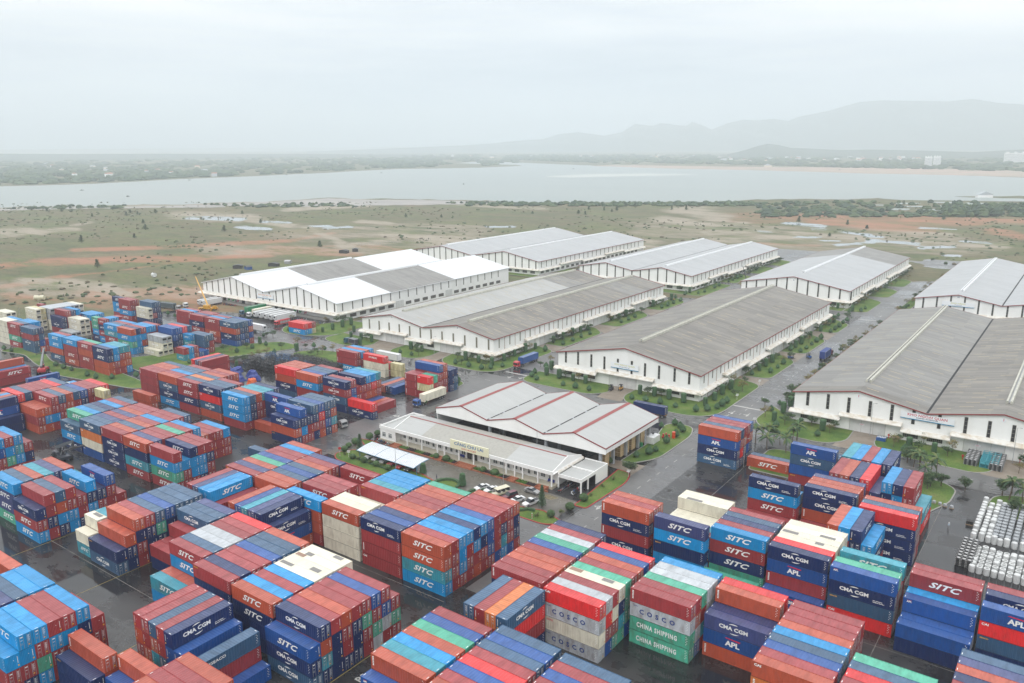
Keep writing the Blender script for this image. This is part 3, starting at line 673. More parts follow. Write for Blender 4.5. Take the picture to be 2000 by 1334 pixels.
flat('mud_bank', [px(*p) for p in densify([(0,408),(90,402),(200,404),(330,402),(440,398),(440,405),(300,406),(140,408),(0,412)], .5, 4)], .17, _mats['wet_mud'])
flat('sand_bar', [px(*p) for p in densify([(1068,344),(1150,340),(1260,339),(1366,341),(1300,343),(1200,345),(1120,347),(1068,346)], .2, 5)], .16, mat('sand_bar', (.40,.42,.39), .5))
flat('sand_bank', [px(*p) for p in densify([(1150,324),(1300,329),(1500,333),(1700,339),(1900,343),(2080,349),(2300,352),(2300,336),(2000,334),(1800,329),(1600,327),(1400,325),(1200,322)], .25, 6)], .2, mat('red_sand_bank', (.40,.29,.23), .9, noise=.8, nscale=.01, dark=(.22,.24,.17), detail=8))
flat('fish_pond', [px(*p) for p in densify([(1715,388),(1760,385),(1830,384),(1900,386),(1990,388),(2100,392),(2100,396),(1990,394),(1860,392),(1760,391)], .3, 7)], .3, wm)
for k, (a, bb, c, d) in enumerate([(1745,396,1800,399),(1810,394,1870,397),(1880,396,1930,400),(1760,402,1820,405),(1830,401,1890,405),(1790,408,1850,412),(1740,407,1780,411),(1900,404,1960,407),(1860,409,1900,414),(1940,397,2010,401),(1700,400,1735,402)]):
    flat('fish_pond', [px(*p) for p in densify([(a,(bb+c*0+d)/2),(a+8,bb),(c-6,bb+.6),(c,(bb+d)/2),(c-10,d),(a+6,d-.4)], .25, 20+k)], .25+k*.01, wm)
# mountains and hills, real ridges standing far off
def ridge(name, prof, dist, depth, m, seed, rough=.12, base=-2):
    """prof: surveyed skyline (px); the ridge stands at `dist` metres with its flanks falling forward and back"""
    cols = []
    P = densify(prof, 0, 0); nrow = 9; mb = MB(); rr = random.Random(seed)
    for k, (x, y) in enumerate(P):
        v = _f + _r*((x-1000)/1575) - _u*((y-667)/1575); hor = math.hypot(v.x, v.y); top = CAM_H+v.z/hor*dist
        ux, uy = v.x/hor, v.y/hor; col_ = []
        for j in range(-nrow, nrow+1):
            s = j/nrow; h = max(0, top)*(1-abs(s))**1.15
            if j: h *= 1+rough*(math.sin(k*.55+j*1.3+seed)+.6*math.sin(k*1.31+j*2.1))*(1-abs(s)*.5)*min(1, abs(j)/2)
            h = min(h, top*(1-abs(s)*.35)) if j else top
            d = dist+s*depth; col_.append((ux*d, uy*d, h if abs(j) < nrow else base))
        cols.append(col_)
    for a, bcol in zip(cols, cols[1:]):
        for j in range(2*nrow): mb.face(a[j], bcol[j], bcol[j+1], a[j+1])
    o = mb.build(name, m, smooth=True); tag(o, kind='structure'); return o
HM = mat('far_forest_hill', (.045,.075,.045), .95, noise=.7, nscale=.002, dark=(.075,.085,.05))
ridge('mountains', [(600,296),(760,290),(900,284),(960,280),(1010,275),(1060,272),(1090,262),(1130,258),(1180,265),(1215,258),(1240,242),(1275,246),(1290,240),(1320,244),(1340,246),(1352,238),(1370,244),(1390,253),(1420,241),(1450,234),(1480,235),(1510,232),(1540,236),(1560,228),(1590,222),(1620,216),(1650,207),(1680,199),(1720,196),(1780,197),(1850,198),(1900,193),(1950,201),(2000,204),(2150,190),(2400,215),(2700,250)], 11300, 1200, HM, 3)
ridge('hill', [(1420,301),(1440,297),(1462,291),(1480,285),(1500,281),(1520,283),(1545,289),(1580,290),(1640,293),(1700,292),(1800,294),(1900,297),(2000,292),(2200,290),(2500,300)], 6200, 800, HM, 8, .05)
ridge('low_hills', [(-300,300),(0,300),(120,301),(300,300.5),(500,301),(640,301),(800,303),(950,304),(1100,303),(1250,304),(1450,303),(1700,303),(2100,304),(2600,304)], 7600, 1200, HM, 5, .02)
# far-off woods on the far shore, one mass
wd = MB(); rr = random.Random(12)
WM = [mat('far_wood_a', (.045,.080,.036), .9), mat('far_wood_b', (.075,.11,.048), .9), mat('far_wood_c', (.034,.062,.036), .9)]
def clump(mb, x, y, z, r, h, rr, n=6):
    b = len(mb.v); k = n
    for lv, (q, zz) in enumerate(((.8, 0), (1, .35), (.62, .8))):
        for i in range(k):
            a = 2*math.pi*(i+.5*lv)/k; e = r*q*rr.uniform(.75, 1.2); mb.v.append((x+e*math.cos(a), y+e*math.sin(a), z+h*zz*rr.uniform(.85, 1.1)))
    mb.v.append((x, y, z+h)); mb.cur = rr.randrange(3)
    for lv in range(2):
        for i in range(k): j = (i+1) % k; mb.f.append((b+lv*k+i, b+lv*k+j, b+(lv+1)*k+j, b+(lv+1)*k+i)); mb.mi.append(mb.cur)
    for i in range(k): mb.f.append((b+2*k+i, b+2*k+(i+1) % k, b+3*k)); mb.mi.append(mb.cur)
def shore_y(x):
    f = sorted(far[12:], key=lambda p: p[0]) if x < 1015 else sorted(far[:13], key=lambda p: p[0])
    return np.interp(x, [p[0] for p in f], [p[1] for p in f])
for k in range(5200):
    x = rr.uniform(-60, 2060); ys = shore_y(x) if x < 1010 else shore_y(x)-(8 if x > 1250 else 3)
    y = 303+(ys-2.2-303)*rr.random()**.8
    if x > 1010 and x < 1120 and y > 316: continue
    if smooth_noise(np.array([x]), np.array([y*9]), 60., 4)[0] < .40 and rr.random() < .8: continue
    X0, Y0 = px(x, y); d = math.hypot(X0, Y0); s = d/2500
    clump(wd, X0, Y0, 0, rr.uniform(9, 20)*s**.6, rr.uniform(6, 11)*(1+.1*s), rr)
for k in range(700):                   # mangrove and scrub belt of the near shore
    x = rr.uniform(1380, 2040) if k % 3 else rr.uniform(900, 1500); y = rr.uniform(396, 424) if x > 1480 else rr.uniform(397, 403)
    if x > 1700 and 383 < y < 416 and rr.random() < .75: continue
    X0, Y0 = px(x, y); clump(wd, X0, Y0, 0, rr.uniform(3, 8), rr.uniform(2.5, 6), rr)
for k in range(420):
    x = rr.uniform(0, 1000); y = 405.5-(x/1000)*8+rr.uniform(-2.5, 4); X0, Y0 = px(x, y)
    if fbm(np.array([X0]), np.array([Y0]), 120., 3)[0] > .46: clump(wd, X0, Y0, 0, rr.uniform(2, 6), rr.uniform(1.5, 4), rr)
for k in range(160):
    x = rr.uniform(1840, 2040); y = rr.uniform(404, 424); X0, Y0 = px(x, y); clump(wd, X0, Y0, 0, rr.uniform(4, 7), rr.uniform(7, 11), rr)
sc = MB()
for k in range(5200):
    x, y = rr.uniform(-80, 2080), 395+200*rr.random()**1.7; X0, Y0 = px(x, y)
    if -465 < X0 < 60 and 120 < Y0 < 705: continue
    if fbm(np.array([X0]), np.array([Y0]), 90., 13)[0] < .47+.1*rr.random(): continue
    clump(sc, X0, Y0, 0, rr.uniform(.5, 2.6), rr.uniform(.4, 1.7), rr, 5)
tag(sc.build('field_scrub', [mat('scrub_a', (.055,.085,.035), .9), mat('scrub_b', (.09,.11,.05), .9), mat('scrub_c', (.12,.10,.06), .9)]), 'low scrub and tussocks scattered over the open field', 'scrub', kind='stuff')
tag(wd.build('distant_woods', WM), 'far-off woods and mangrove belts along both shores of the estuary', 'woods', kind='stuff')
# ------------------------------------------------------------------ yard, roads, lawns
def asphalt(name, dry, wetc, puddle, scale=.05):
    m = bpy.data.materials.new(name); m.use_nodes = True; t = m.node_tree; b = t.nodes['Principled BSDF']; l = t.links.new
    geo = N(t, 'ShaderNodeNewGeometry'); p = geo.outputs['Position']
    a = noise(t, p, scale, 7, .62); f = noise(t, p, 3.0, 3, .7); st = N(t, 'ShaderNodeMapping'); l(p, st.inputs[0]); st.inputs['Scale'].default_value = (.25, 1, 1); s2 = noise(t, st.outputs[0], .35, 5, .65)
    w = rampn(t, a, [(.40, (0,0,0)), (.56, (1,1,1))])
    c = mixc(t, w, dry, wetc); c = mixc(t, rampn(t, f, [(.4, (0,0,0)), (.8, (.35,.35,.35))]), c, tuple(x*.5 for x in wetc)); c = mixc(t, rampn(t, s2, [(.58, (0,0,0)), (.70, (.5,.5,.5))]), c, tuple(x*.45 for x in wetc))
    l(c, b.inputs['Base Color'])
    pm = rampn(t, mth(t, 'ADD', mth(t, 'MULTIPLY', a, .7), mth(t, 'MULTIPLY', s2, .3)), [(puddle-.05, (.42,.42,.42)), (puddle+.02, (.07,.07,.07))]); l(pm, b.inputs['Roughness'])
    bp = N(t, 'ShaderNodeBump'); bp.inputs['Distance'].default_value = .02; l(f, bp.inputs['Height']); l(mth(t, 'MULTIPLY', pm, .5), bp.inputs['Strength']); l(bp.outputs[0], b.inputs['Normal'])
    b.inputs['Specular IOR Level'].default_value = .5
    return m
YARD = asphalt('wet_yard_asphalt', (.046,.045,.045), (.021,.021,.023), .50); ROAD = asphalt('road_asphalt', (.150,.147,.143), (.095,.094,.095), .54, .03)
CONC = mat('kerb_concrete', (.30,.29,.27), .8, noise=.5, nscale=1.5); KRED = mat('red_painted_kerb', (.33,.03,.03), .6, noise=.3, nscale=1.)
GRASS = bpy.data.materials.new('lawn_grass'); GRASS.use_nodes = True; t = GRASS.node_tree; b = t.nodes['Principled BSDF']
geo = N(t, 'ShaderNodeNewGeometry'); p = geo.outputs['Position']; a = noise(t, p, .12, 6, .6); f = noise(t, p, 2.2, 6, .75)
c = rampn(t, a, [(.38, (.060,.125,.018)), (.5, (.105,.175,.026)), (.62, (.155,.195,.045)), (.74, (.20,.17,.075))])
c = mixc(t, rampn(t, f, [(.38, (0,0,0)), (.7, (.75,.75,.75))]), c, (.035,.07,.012)); t.links.new(c, b.inputs['Base Color']); b.inputs['Roughness'].default_value = .95
bp = N(t, 'ShaderNodeBump'); bp.inputs['Distance'].default_value = .15; bp.inputs['Strength'].default_value = .6; t.links.new(f, bp.inputs['Height']); t.links.new(bp.outputs[0], b.inputs['Normal'])
def rect(x0, y0, x1, y1): return [(x0,y0),(x1,y0),(x1,y1),(x0,y1)]
flat('yard_pavement', [(-470,-120),(70,-120),(70,256),(-60,256),(-60,270),(-330,270),(-330,300),(-475,240)], .02, YARD)
flat('warehouse_pavement', [(-322,256),(90,256),(90,700),(-322,700)], .012, ROAD)
flat('road', [(-100.5,120),(-88.6,120),(-88.6,690),(-100.5,690)], .03, ROAD)
flat('road', [(-345,241),(60,241),(60,256),(-335,256)], .026, ROAD)
flat('road', [(-470,166),(-388,186),(-345,206),(-330,241),(-326,241),(-296,241),(-318,222),(-345,180),(-390,158),(-470,146)], .034, ROAD)
flat('road', [(-200,150),(-185,150),(-185,241),(-200,241)], .034, ROAD)
flat('road', [(-200,143),(-100.5,143),(-100.5,155),(-200,152)], .038, ROAD)
flat('access_road', [(-322,700),(-100,700),(90,700),(90,690),(90,730),(-322,730)], .03, ROAD)
def rounded(pts, r, n=5):
    """round the corners of a polygon"""
    out = []; k = len(pts)
    for i in range(k):
        p = Vector(pts[i]); a = Vector(pts[i-1]); c = Vector(pts[(i+1) % k]); rr_ = r[i] if isinstance(r, (list, tuple)) else r
        da, dc = (a-p), (c-p); q = min(rr_, da.length*.48, dc.length*.48); A = p+da.normalized()*q; C_ = p+dc.normalized()*q
        for j in range(n+1):
            s = j/n; out.append(tuple(A*(1-s)**2+p*2*s*(1-s)+C_*s*s))
    return out
def area2(p): return sum(x0*y1-x1*y0 for (x0,y0),(x1,y1) in zip(p, p[1:]+p[:1]))
def offset(pts, d):
    if area2(pts) < 0: pts = pts[::-1]
    o = []; k = len(pts)
    for i in range(k):
        a, p, c = Vector(pts[i-1]), Vector(pts[i]), Vector(pts[(i+1) % k]); e = (p-a).normalized()+(c-p).normalized()
        if e.length < 1e-6: o.append(pts[i]); continue
        e.normalize(); o.append((p.x-e.y*d, p.y+e.x*d))
    return o
def lawn(pts, r=3, kerb=None, h=.12):
    P = rounded(pts, r)
    if area2(P) < 0: P = P[::-1]
    P = [p for k, p in enumerate(P) if (Vector(p)-Vector(P[k-1])).length > .12]
    I = offset(P, .35)
    mb = MB(); mb.prism(I, .02, h); tag(mb.build('lawn', GRASS), kind='structure')
    kb = MB(); n = len(P)
    for i in range(n):
        j = (i+1) % n; z = h+.04
        kb.face((*P[i], .0), (*P[j], .0), (*P[j], z), (*P[i], z)); kb.face((*P[i], z), (*P[j], z), (*I[j], z), (*I[i], z)); kb.face((*I[i], z), (*I[j], z), (*I[j], h-.02), (*I[i], h-.02))
    tag(kb.build('kerb', kerb or CONC), kind='structure')
# lawns round the warehouses
lawn([(-184,271),(-184,254.6),(-150,254.6),(-144.5,262),(-148.5,271)], [1,16,6,4,1])
lawn([(-138.5,271),(-138.5,260),(-133.5,253.6),(-100.2,252.6),(-100.2,304.5),(-112,308.5),(-112,271)], [1,4,5,14,5,1,.5])
for y0, y1 in ((313,355.5),(361.5,403),(412,446)): lawn([(-112,y0),(-100.5,y0+1.5),(-100.2,y1-8),(-109,y1),(-112,y1+1)], [.5,4,5,3,.5])
for y0, y1 in ((473,521),(528,566),(574,612),(618,660)): lawn([(-113,y0),(-100.5,y0+1.5),(-100.2,y1-8),(-109,y1),(-113,y1)], [.5,5,5,3,.5])
lawn([(-113,482),(-177,482),(-184,474),(-113,471.5)], [.5,.5,5,.5]); 
lawn([(-306,273),(-306,258),(-286,254),(-274.5,262),(-279,272.5)], [1,12,6,4,1])
lawn([(-262,272.5),(-262,262),(-256,254.5),(-242,254.5),(-238,262),(-240,272.5)], [.5,4,5,5,4,.5])
lawn([(-233,272.5),(-231,262),(-224,256.5),(-196.8,254.8),(-196.6,303),(-209,307),(-209,272.5)], [.5,4,5,14,5,.5,.5])
for y0, y1 in ((312,356),(364,408),(416,456)): lawn([(-209,y0),(-197,y0),(-196.8,y1-9),(-206,y1),(-209,y1)], [.5,4,5,3,.5])
lawn([(-209,482),(-304,482),(-304,471),(-196,470),(-196,520),(-209,522)], [.5,.5,4,8,4,.5])
for y0, y1 in ((528,570),(578,618),(625,660)): lawn([(-210,y0),(-197,y0),(-197,y1-8),(-210,y1)], [.5,4,5,.5])
lawn([(-327,484),(-445,484),(-445,474),(-316,472),(-316,520),(-327,522)], [.5,.5,4,8,4,.5])
lawn([(-77.6,271),(-88.5,282),(-88.5,262),(-82,255),(-63,252.6),(-57,259),(-57.5,271)], [.5,2,5,7,8,4,.5])
lawn([(-50,271),(-50,262.5),(-46,255.5),(-20,253.5),(-16,258),(-17,271)], [.5,3,5,5,4,.5])
lawn([(-8,271),(-8,262),(-4,256),(40,254),(40,271)], [.5,3,5,1,.5])
for y0, y1 in ((295,352),(357,412),(419,450),(470,540),(548,640)): lawn([(-88.4,y0),(-82.5,y0+4),(-82.5,y1-3),(-88.4,y1)], [1,2,2,1])
lawn([(-332,254),(-313,259),(-305,268),(-308,296),(-326,296),(-330,284),(-345,267)], [9,6,9,3,1,3,7])
lawn([(-412,154),(-394,158),(-372,153),(-345,150),(-300,158),(-296,165),(-330,168),(-352,160),(-372,160),(-395,167),(-412,164)], 4)
lawn([(-352,176),(-300,171),(-296,180),(-318,196),(-300,236),(-302,242),(-317,243),(-330,225),(-338,205),(-345,190)], 5)
lawn([(-296,232),(-270,214),(-248,214),(-236,232),(-238,244),(-262,248),(-290,242)], 8)
lawn([(-214,226),(-205,224),(-197,229),(-197.5,240),(-214,243)], 5)
lawn([(-108.2,203),(-104,203.5),(-99.4,211),(-99.4,236),(-103,245),(-112,242),(-108.2,226)], [.5,2,6,6,6,4,3])
lawn([(-62,219),(-75,219),(-75,240),(-60,240.5),(-27,242),(-22.5,238),(-22.8,228),(-27,216),(-40,219)], [2,2,4,2,6,4,2,3,2])
lawn([(-15,232),(-14,240),(-8,243.5),(30,244),(30,226),(-14,226)], [2,5,4,1,1,3])
# the lawns in front of the port office, red kerbs
lawn([(-184,158),(-180,154),(-158,153.4),(-138,153.2),(-138,157.6),(-150,161),(-180,164.5)], [4,4,2,2,3,2,5], KRED)
lawn([(-187,171),(-180.6,167.2),(-176,167),(-176,170.5),(-181,172)], 1.2, KRED)
lawn([(-124,157.5),(-124,154.8),(-103,154.6),(-99.4,158.6),(-108,161.5),(-112,160.5)], [1,2,7,3,1,1.2], KRED)
lawn([(-103.5,172),(-103.5,168.6),(-99.5,168.6),(-98.8,190),(-101,196.5),(-105.6,197)], [.5,1,1.2,5,3,.5], KRED)
def disc(cx, cy, r, n=20): return [(cx+r*math.cos(2*math.pi*i/n), cy+r*math.sin(2*math.pi*i/n)) for i in range(n)]
lawn(disc(-139.2,158.8,4.2), .3, KRED); lawn(disc(-127.5,158.9,3.8), .3, KRED)
flat('car_park', [(-186,156),(-103,156),(-103,171),(-176,174),(-186,170)], .05, mat('car_park_concrete', (.135,.125,.105), .38, noise=.75, nscale=.12, dark=(.075,.068,.058), detail=8, rvar=.2))
DRV = mat('driveway_concrete', (.24,.20,.16), .5, noise=.7, nscale=.15, dark=(.15,.12,.09), detail=7, rvar=.15)
for q in ([(-149,271),(-138,271),(-136,254),(-146,254)], [(-58,271),(-49.5,271),(-48,253),(-60,253)], [(-17.5,271),(-7.5,271),(-5,253.5),(-19,254)], [(-279,273),(-262,273),(-259,254),(-276,254)], [(-240,273),(-232.5,273),(-230,255),(-241,255)],
          [(-113,308),(-113,313),(-100.4,313.5),(-100.4,303.5)], [(-113,355.5),(-113,361.5),(-100.4,363),(-100.4,347)], [(-113,403),(-113,412),(-100.4,413),(-100.4,396)], [(-209,307),(-209,312),(-196.5,313),(-196.5,301)], [(-209,356),(-209,364),(-196.5,366),(-196.5,348)], [(-209,408),(-209,416),(-196.5,418),(-196.5,400)], [(-100.2,191),(-100.2,204),(-106,203.2),(-117,203),(-117,198),(-104,197)]):
    flat('driveway', q, .042, DRV)
flat('soil_patch', [(-113,612),(-101,612),(-101,618),(-113,618)], .05, mat('red_soil', (.32,.12,.07), .9))
LINEY = mat('worn_yard_paint', (.20,.19,.17), .6, noise=.9, nscale=.8, dark=(.06,.06,.06), detail=7)
LINE = mat('road_paint', (.48,.47,.44), .6, noise=.55, nscale=1.2, dark=(.2,.2,.19)); YLINE = mat('yellow_road_paint', (.30,.23,.06), .6, noise=.5, nscale=1.2)
mk = MB()
for k in range(96): y = 123+k*5.9; mk.box(-94.62, y, .03, -94.46, y+2.2, .036)
for k in range(50): x = -330+k*7.5; mk.box(x, 248.1, .03, x+2.6, 248.25, .036)
mk.box(-100.3, 273.6, .03, -89, 274.4, .036); mk.box(-100.3, 455, .03, -89, 455.8, .036); mk.box(-195, 262, .03, -178, 262.8, .036)
def arrow(x, y, rz, s=1):
    M = Matrix.Translation((x, y, .0375)) @ Matrix.Rotation(rz, 4, 'Z')
    for q in ([(-.09,-1.4),(.09,-1.4),(.09,.5),(-.09,.5)], [(-.4,.4),(.4,.4),(0,1.5)], [(.09,-.3),(.75,.1),(.75,.3),(.09,0)], [(.55,0),(1.1,.2),(.6,.7)]):
        mk.face(*[tuple(M @ Vector((a*s, c*s, 0))) for a, c in q])
for x, y in ((-97.3,266),(-97.6,261),(-92,266.5)): arrow(x, y, math.pi, 1.5)
for x, y in ((-192,194),(-190,185),(-188.5,257),(-184,258.5),(-97.2,172),(-92,470)): arrow(x, y, math.pi*.5 if x < -180 and y < 200 else math.pi, 1.5)
tag(mk.build('road_markings', LINE), kind='structure')
yl = MB()
for y in (147.6, 113.4, 101.0, 78.4): yl.box(-250, y-.07, .02, -100.8, y+.07, .0245)
for x in (-100.9, -88.9, -76.0, -63.0, -50.1, -37.1, -24.2): yl.box(x-.06, 140, .02, x+.06, 230, .0245)
for y in (149.5, 113.0, 186.5): yl.box(-88, y-.06, .02, 20, y+.06, .0242)
tag(yl.build('yard_lines', LINEY), kind='structure')
y2 = MB()
for x in (-196, -166.6, -139.2, -100.2): y2.box(x-.07, 40, .02, x+.07, 112, .0248)
for k in range(9): y2.cbox((-117.5+k*.8 if k < 4 else -113+(k-4)*.8, 170.0-(.9 if k > 3 else 0), .056), (.18, 2.6, .006), rz=-.5)
tag(y2.build('yellow_lines', YLINE), kind='structure')
for s_, x, y in (('B2', -96.6, 86.0), ('A1', -150.2, 96.0)):
    mb = MB(); mb.add(text_mesh(s_, 1.6, .02), Matrix.Translation((x, y, .026)) @ Matrix.Rotation(math.pi/2, 4, 'Z') @ Matrix.Rotation(-math.pi/2, 4, 'X')); tag(mb.build('yard_lettering', LINE), kind='structure')
dr = MB()
for x, y in ((-86.8,192),(-87.2,177),(-20.5,231),(-12,229),(-87,205)): dr.box(x-.5, y-.9, .03, x+.5, y+.9, .05)
tag(dr.build('drain_grates', mat('cast_iron', (.03,.028,.026), .6)), kind='structure')
# ------------------------------------------------------------------ buildings
def sheetroof(name, ca, cb, streakc, tile=(1.1, 6.5, 1), amt=.8, rough=.5):
    m = bpy.data.materials.new(name); m.use_nodes = True; t = m.node_tree; b = t.nodes['Principled BSDF']; l = t.links.new
    tc = N(t, 'ShaderNodeTexCoord'); p = tc.outputs['Object']
    def cells(sx, sy, off):
        mp = N(t, 'ShaderNodeMapping'); mp.inputs['Scale'].default_value = (1/sx, 1/sy, 0); mp.inputs['Location'].default_value = (off, off*1.7, 0); l(p, mp.inputs[0])
        fl = N(t, 'ShaderNodeVectorMath', operation='FLOOR'); l(mp.outputs[0], fl.inputs[0]); wn = N(t, 'ShaderNodeTexWhiteNoise'); l(fl.outputs[0], wn.inputs['Vector']); return wn.outputs['Value']
    a = cells(9.5, 1.05, 0); c2 = cells(12.5, 4.2, .37); g = noise(t, p, .05, 6, .6)
    v = mth(t, 'ADD', mth(t, 'MULTIPLY', a, .30), mth(t, 'ADD', mth(t, 'MULTIPLY', c2, .30), mth(t, 'MULTIPLY', g, .40)))
    c = mixc(t, rampn(t, v, [(.30, (0,0,0)), (.70, (amt,)*3)]), ca, cb)
    st = N(t, 'ShaderNodeMapping'); l(p, st.inputs[0]); st.inputs['Scale'].default_value = (.06, 2.2, 1); s = noise(t, st.outputs[0], 1.0, 4, .6)
    c = mixc(t, rampn(t, s, [(.54, (0,0,0)), (.72, (.55,.55,.55))]), c, streakc)
    l(c, b.inputs['Base Color']); b.inputs['Roughness'].default_value = rough; b.inputs['Specular IOR Level'].default_value = .4
    wv = N(t, 'ShaderNodeTexWave'); wv.wave_type = 'BANDS'; wv.bands_direction = 'Y'; wv.inputs['Scale'].default_value = .8; l(p, wv.inputs['Vector'])
    bp = N(t, 'ShaderNodeBump'); bp.inputs['Strength'].default_value = .25; bp.inputs['Distance'].default_value = .04; l(wv.outputs[0], bp.inputs['Height']); l(bp.outputs[0], b.inputs['Normal'])
    return m
R_GREY = sheetroof('weathered_fibre_cement', (.225,.208,.182), (.142,.132,.118), (.125,.118,.108), amt=1.); R_GREY2 = sheetroof('grey_fibre_cement', (.245,.238,.222), (.172,.166,.155), (.16,.155,.148), amt=.9)
R_LIGHT = sheetroof('pale_metal_sheet', (.40,.41,.415), (.34,.35,.355), (.29,.30,.305), amt=.8, rough=.5); R_L2 = sheetroof('aged_pale_sheet', (.385,.385,.37), (.33,.33,.315), (.27,.27,.26), amt=.9, rough=.5); R_WHITE = sheetroof('new_white_sheet', (.64,.66,.68), (.60,.62,.64), (.56,.58,.60), amt=.3, rough=.35)
R_SHED = sheetroof('shed_metal_sheet', (.41,.415,.405), (.37,.375,.365), (.33,.33,.32), amt=.7, rough=.42)
WALL = mat('white_wall', (.84,.84,.82), .75, noise=.35, nscale=.25, dark=(.66,.655,.62), stretch=(1,1,.25), detail=6); WALLD = mat('stained_wall', (.66,.65,.62), .8, noise=.6, nscale=.3, dark=(.42,.42,.40), stretch=(1,1,.2))
TRIM = mat('maroon_fascia', (.25,.045,.045), .5); CANO = mat('canopy_metal', (.72,.70,.65), .5, noise=.8, nscale=.5, dark=(.50,.40,.27), detail=7)
GLASSD = mat('dark_window', (.035,.035,.036), .25); WIN2 = mat('old_louvre', (.16,.145,.10), .5, noise=.6, nscale=2); MULL = mat('window_frame', (.34,.33,.29), .5)
SKYL = mat('yellowed_skylight', (.40,.33,.20), .5, noise=.4, nscale=.4); SKYG = mat('grey_skylight', (.40,.38,.35), .5); VENT = mat('ridge_vent_metal', (.50,.49,.42), .5, noise=.5, nscale=.6); VENTW = mat('white_vent_metal', (.74,.75,.76), .45)
DOORM = mat('sliding_door', (.64,.645,.63), .55, noise=.3, nscale=.4); PIPE = mat('rust_pipe', (.30,.14,.09), .6, noise=.5, nscale=1.); REDP = mat('red_box', (.45,.03,.03), .5)
SIGNW = mat('sign_white', (.80,.82,.84), .4); SIGNB = mat('sign_blue', (.02,.22,.40), .4); SIGNR = mat('sign_red', (.60,.06,.10), .5); SIGNY = mat('sign_yellow', (.62,.60,.26), .5); SIGND = mat('sign_dark_blue', (.05,.10,.20), .5); SIGNO = mat('sign_orange', (.70,.30,.14), .5); CREAM = mat('cream_board', (.78,.76,.55), .55)
_wm = {}
def wmesh(key, fn, mats):
    if key not in _wm: mb = MB(); fn(mb); _wm[key] = mb.mesh(key[0], mats)
    return _wm[key]
def strip(mb, w, h, nm=4):
    mb.m(0).box(-w/2, -.06, 0, w/2, .0, h); mb.m(1)
    for k in range(nm+1): z = h*k/nm; mb.box(-w/2, -.085, z-.035, w/2, -.06, z+.035)
    for x in (-w/2, w/2): mb.box(x-.05, -.1, -.03, x+.05, 0, h+.03)
def lowwin(mb, w, h):
    mb.m(0).box(-w/2, -.05, 0, w/2, 0, h); mb.m(1); n = int(w/.55)
    for k in range(n+1): x = -w/2+w*k/n; mb.box(x-.03, -.09, -.02, x+.03, -.05, h+.02)
    for z in (0, h*.35, h*.68, h): mb.box(-w/2, -.075, z-.03, w/2, -.05, z+.03)
def door(mb, w, h):
    mb.m(0).box(-w/2, -.14, 0, w/2, -.02, h); mb.m(1)
    for k in range(4): x = -w/2+w*k/3; mb.box(x-.04, -.17, 0, x+.04, -.14, h)
def place(o_name, me, parent, x, y, z, rz=0):
    o = inst(o_name, me, parent, (x, y, z), rz); return o
def canopy(parent, x0, x1, z, origin, rz, d=2.0):
    """quarter-round sheet canopy along a wall; x0..x1 along the wall, origin = wall frame"""
    mb = MB(); prof = [(0, z+.15), (0, z+.95), (-d*.45, z+.85), (-d*.85, z+.52), (-d, z+.15), (-d, z-.12), (-d+.12, z-.12), (-d+.12, z+.1)]
    mb.yprism(prof, x0, x1); o = mb.build('canopy', CANO, parent); o.location = origin; o.rotation_euler = (0, 0, rz); return o
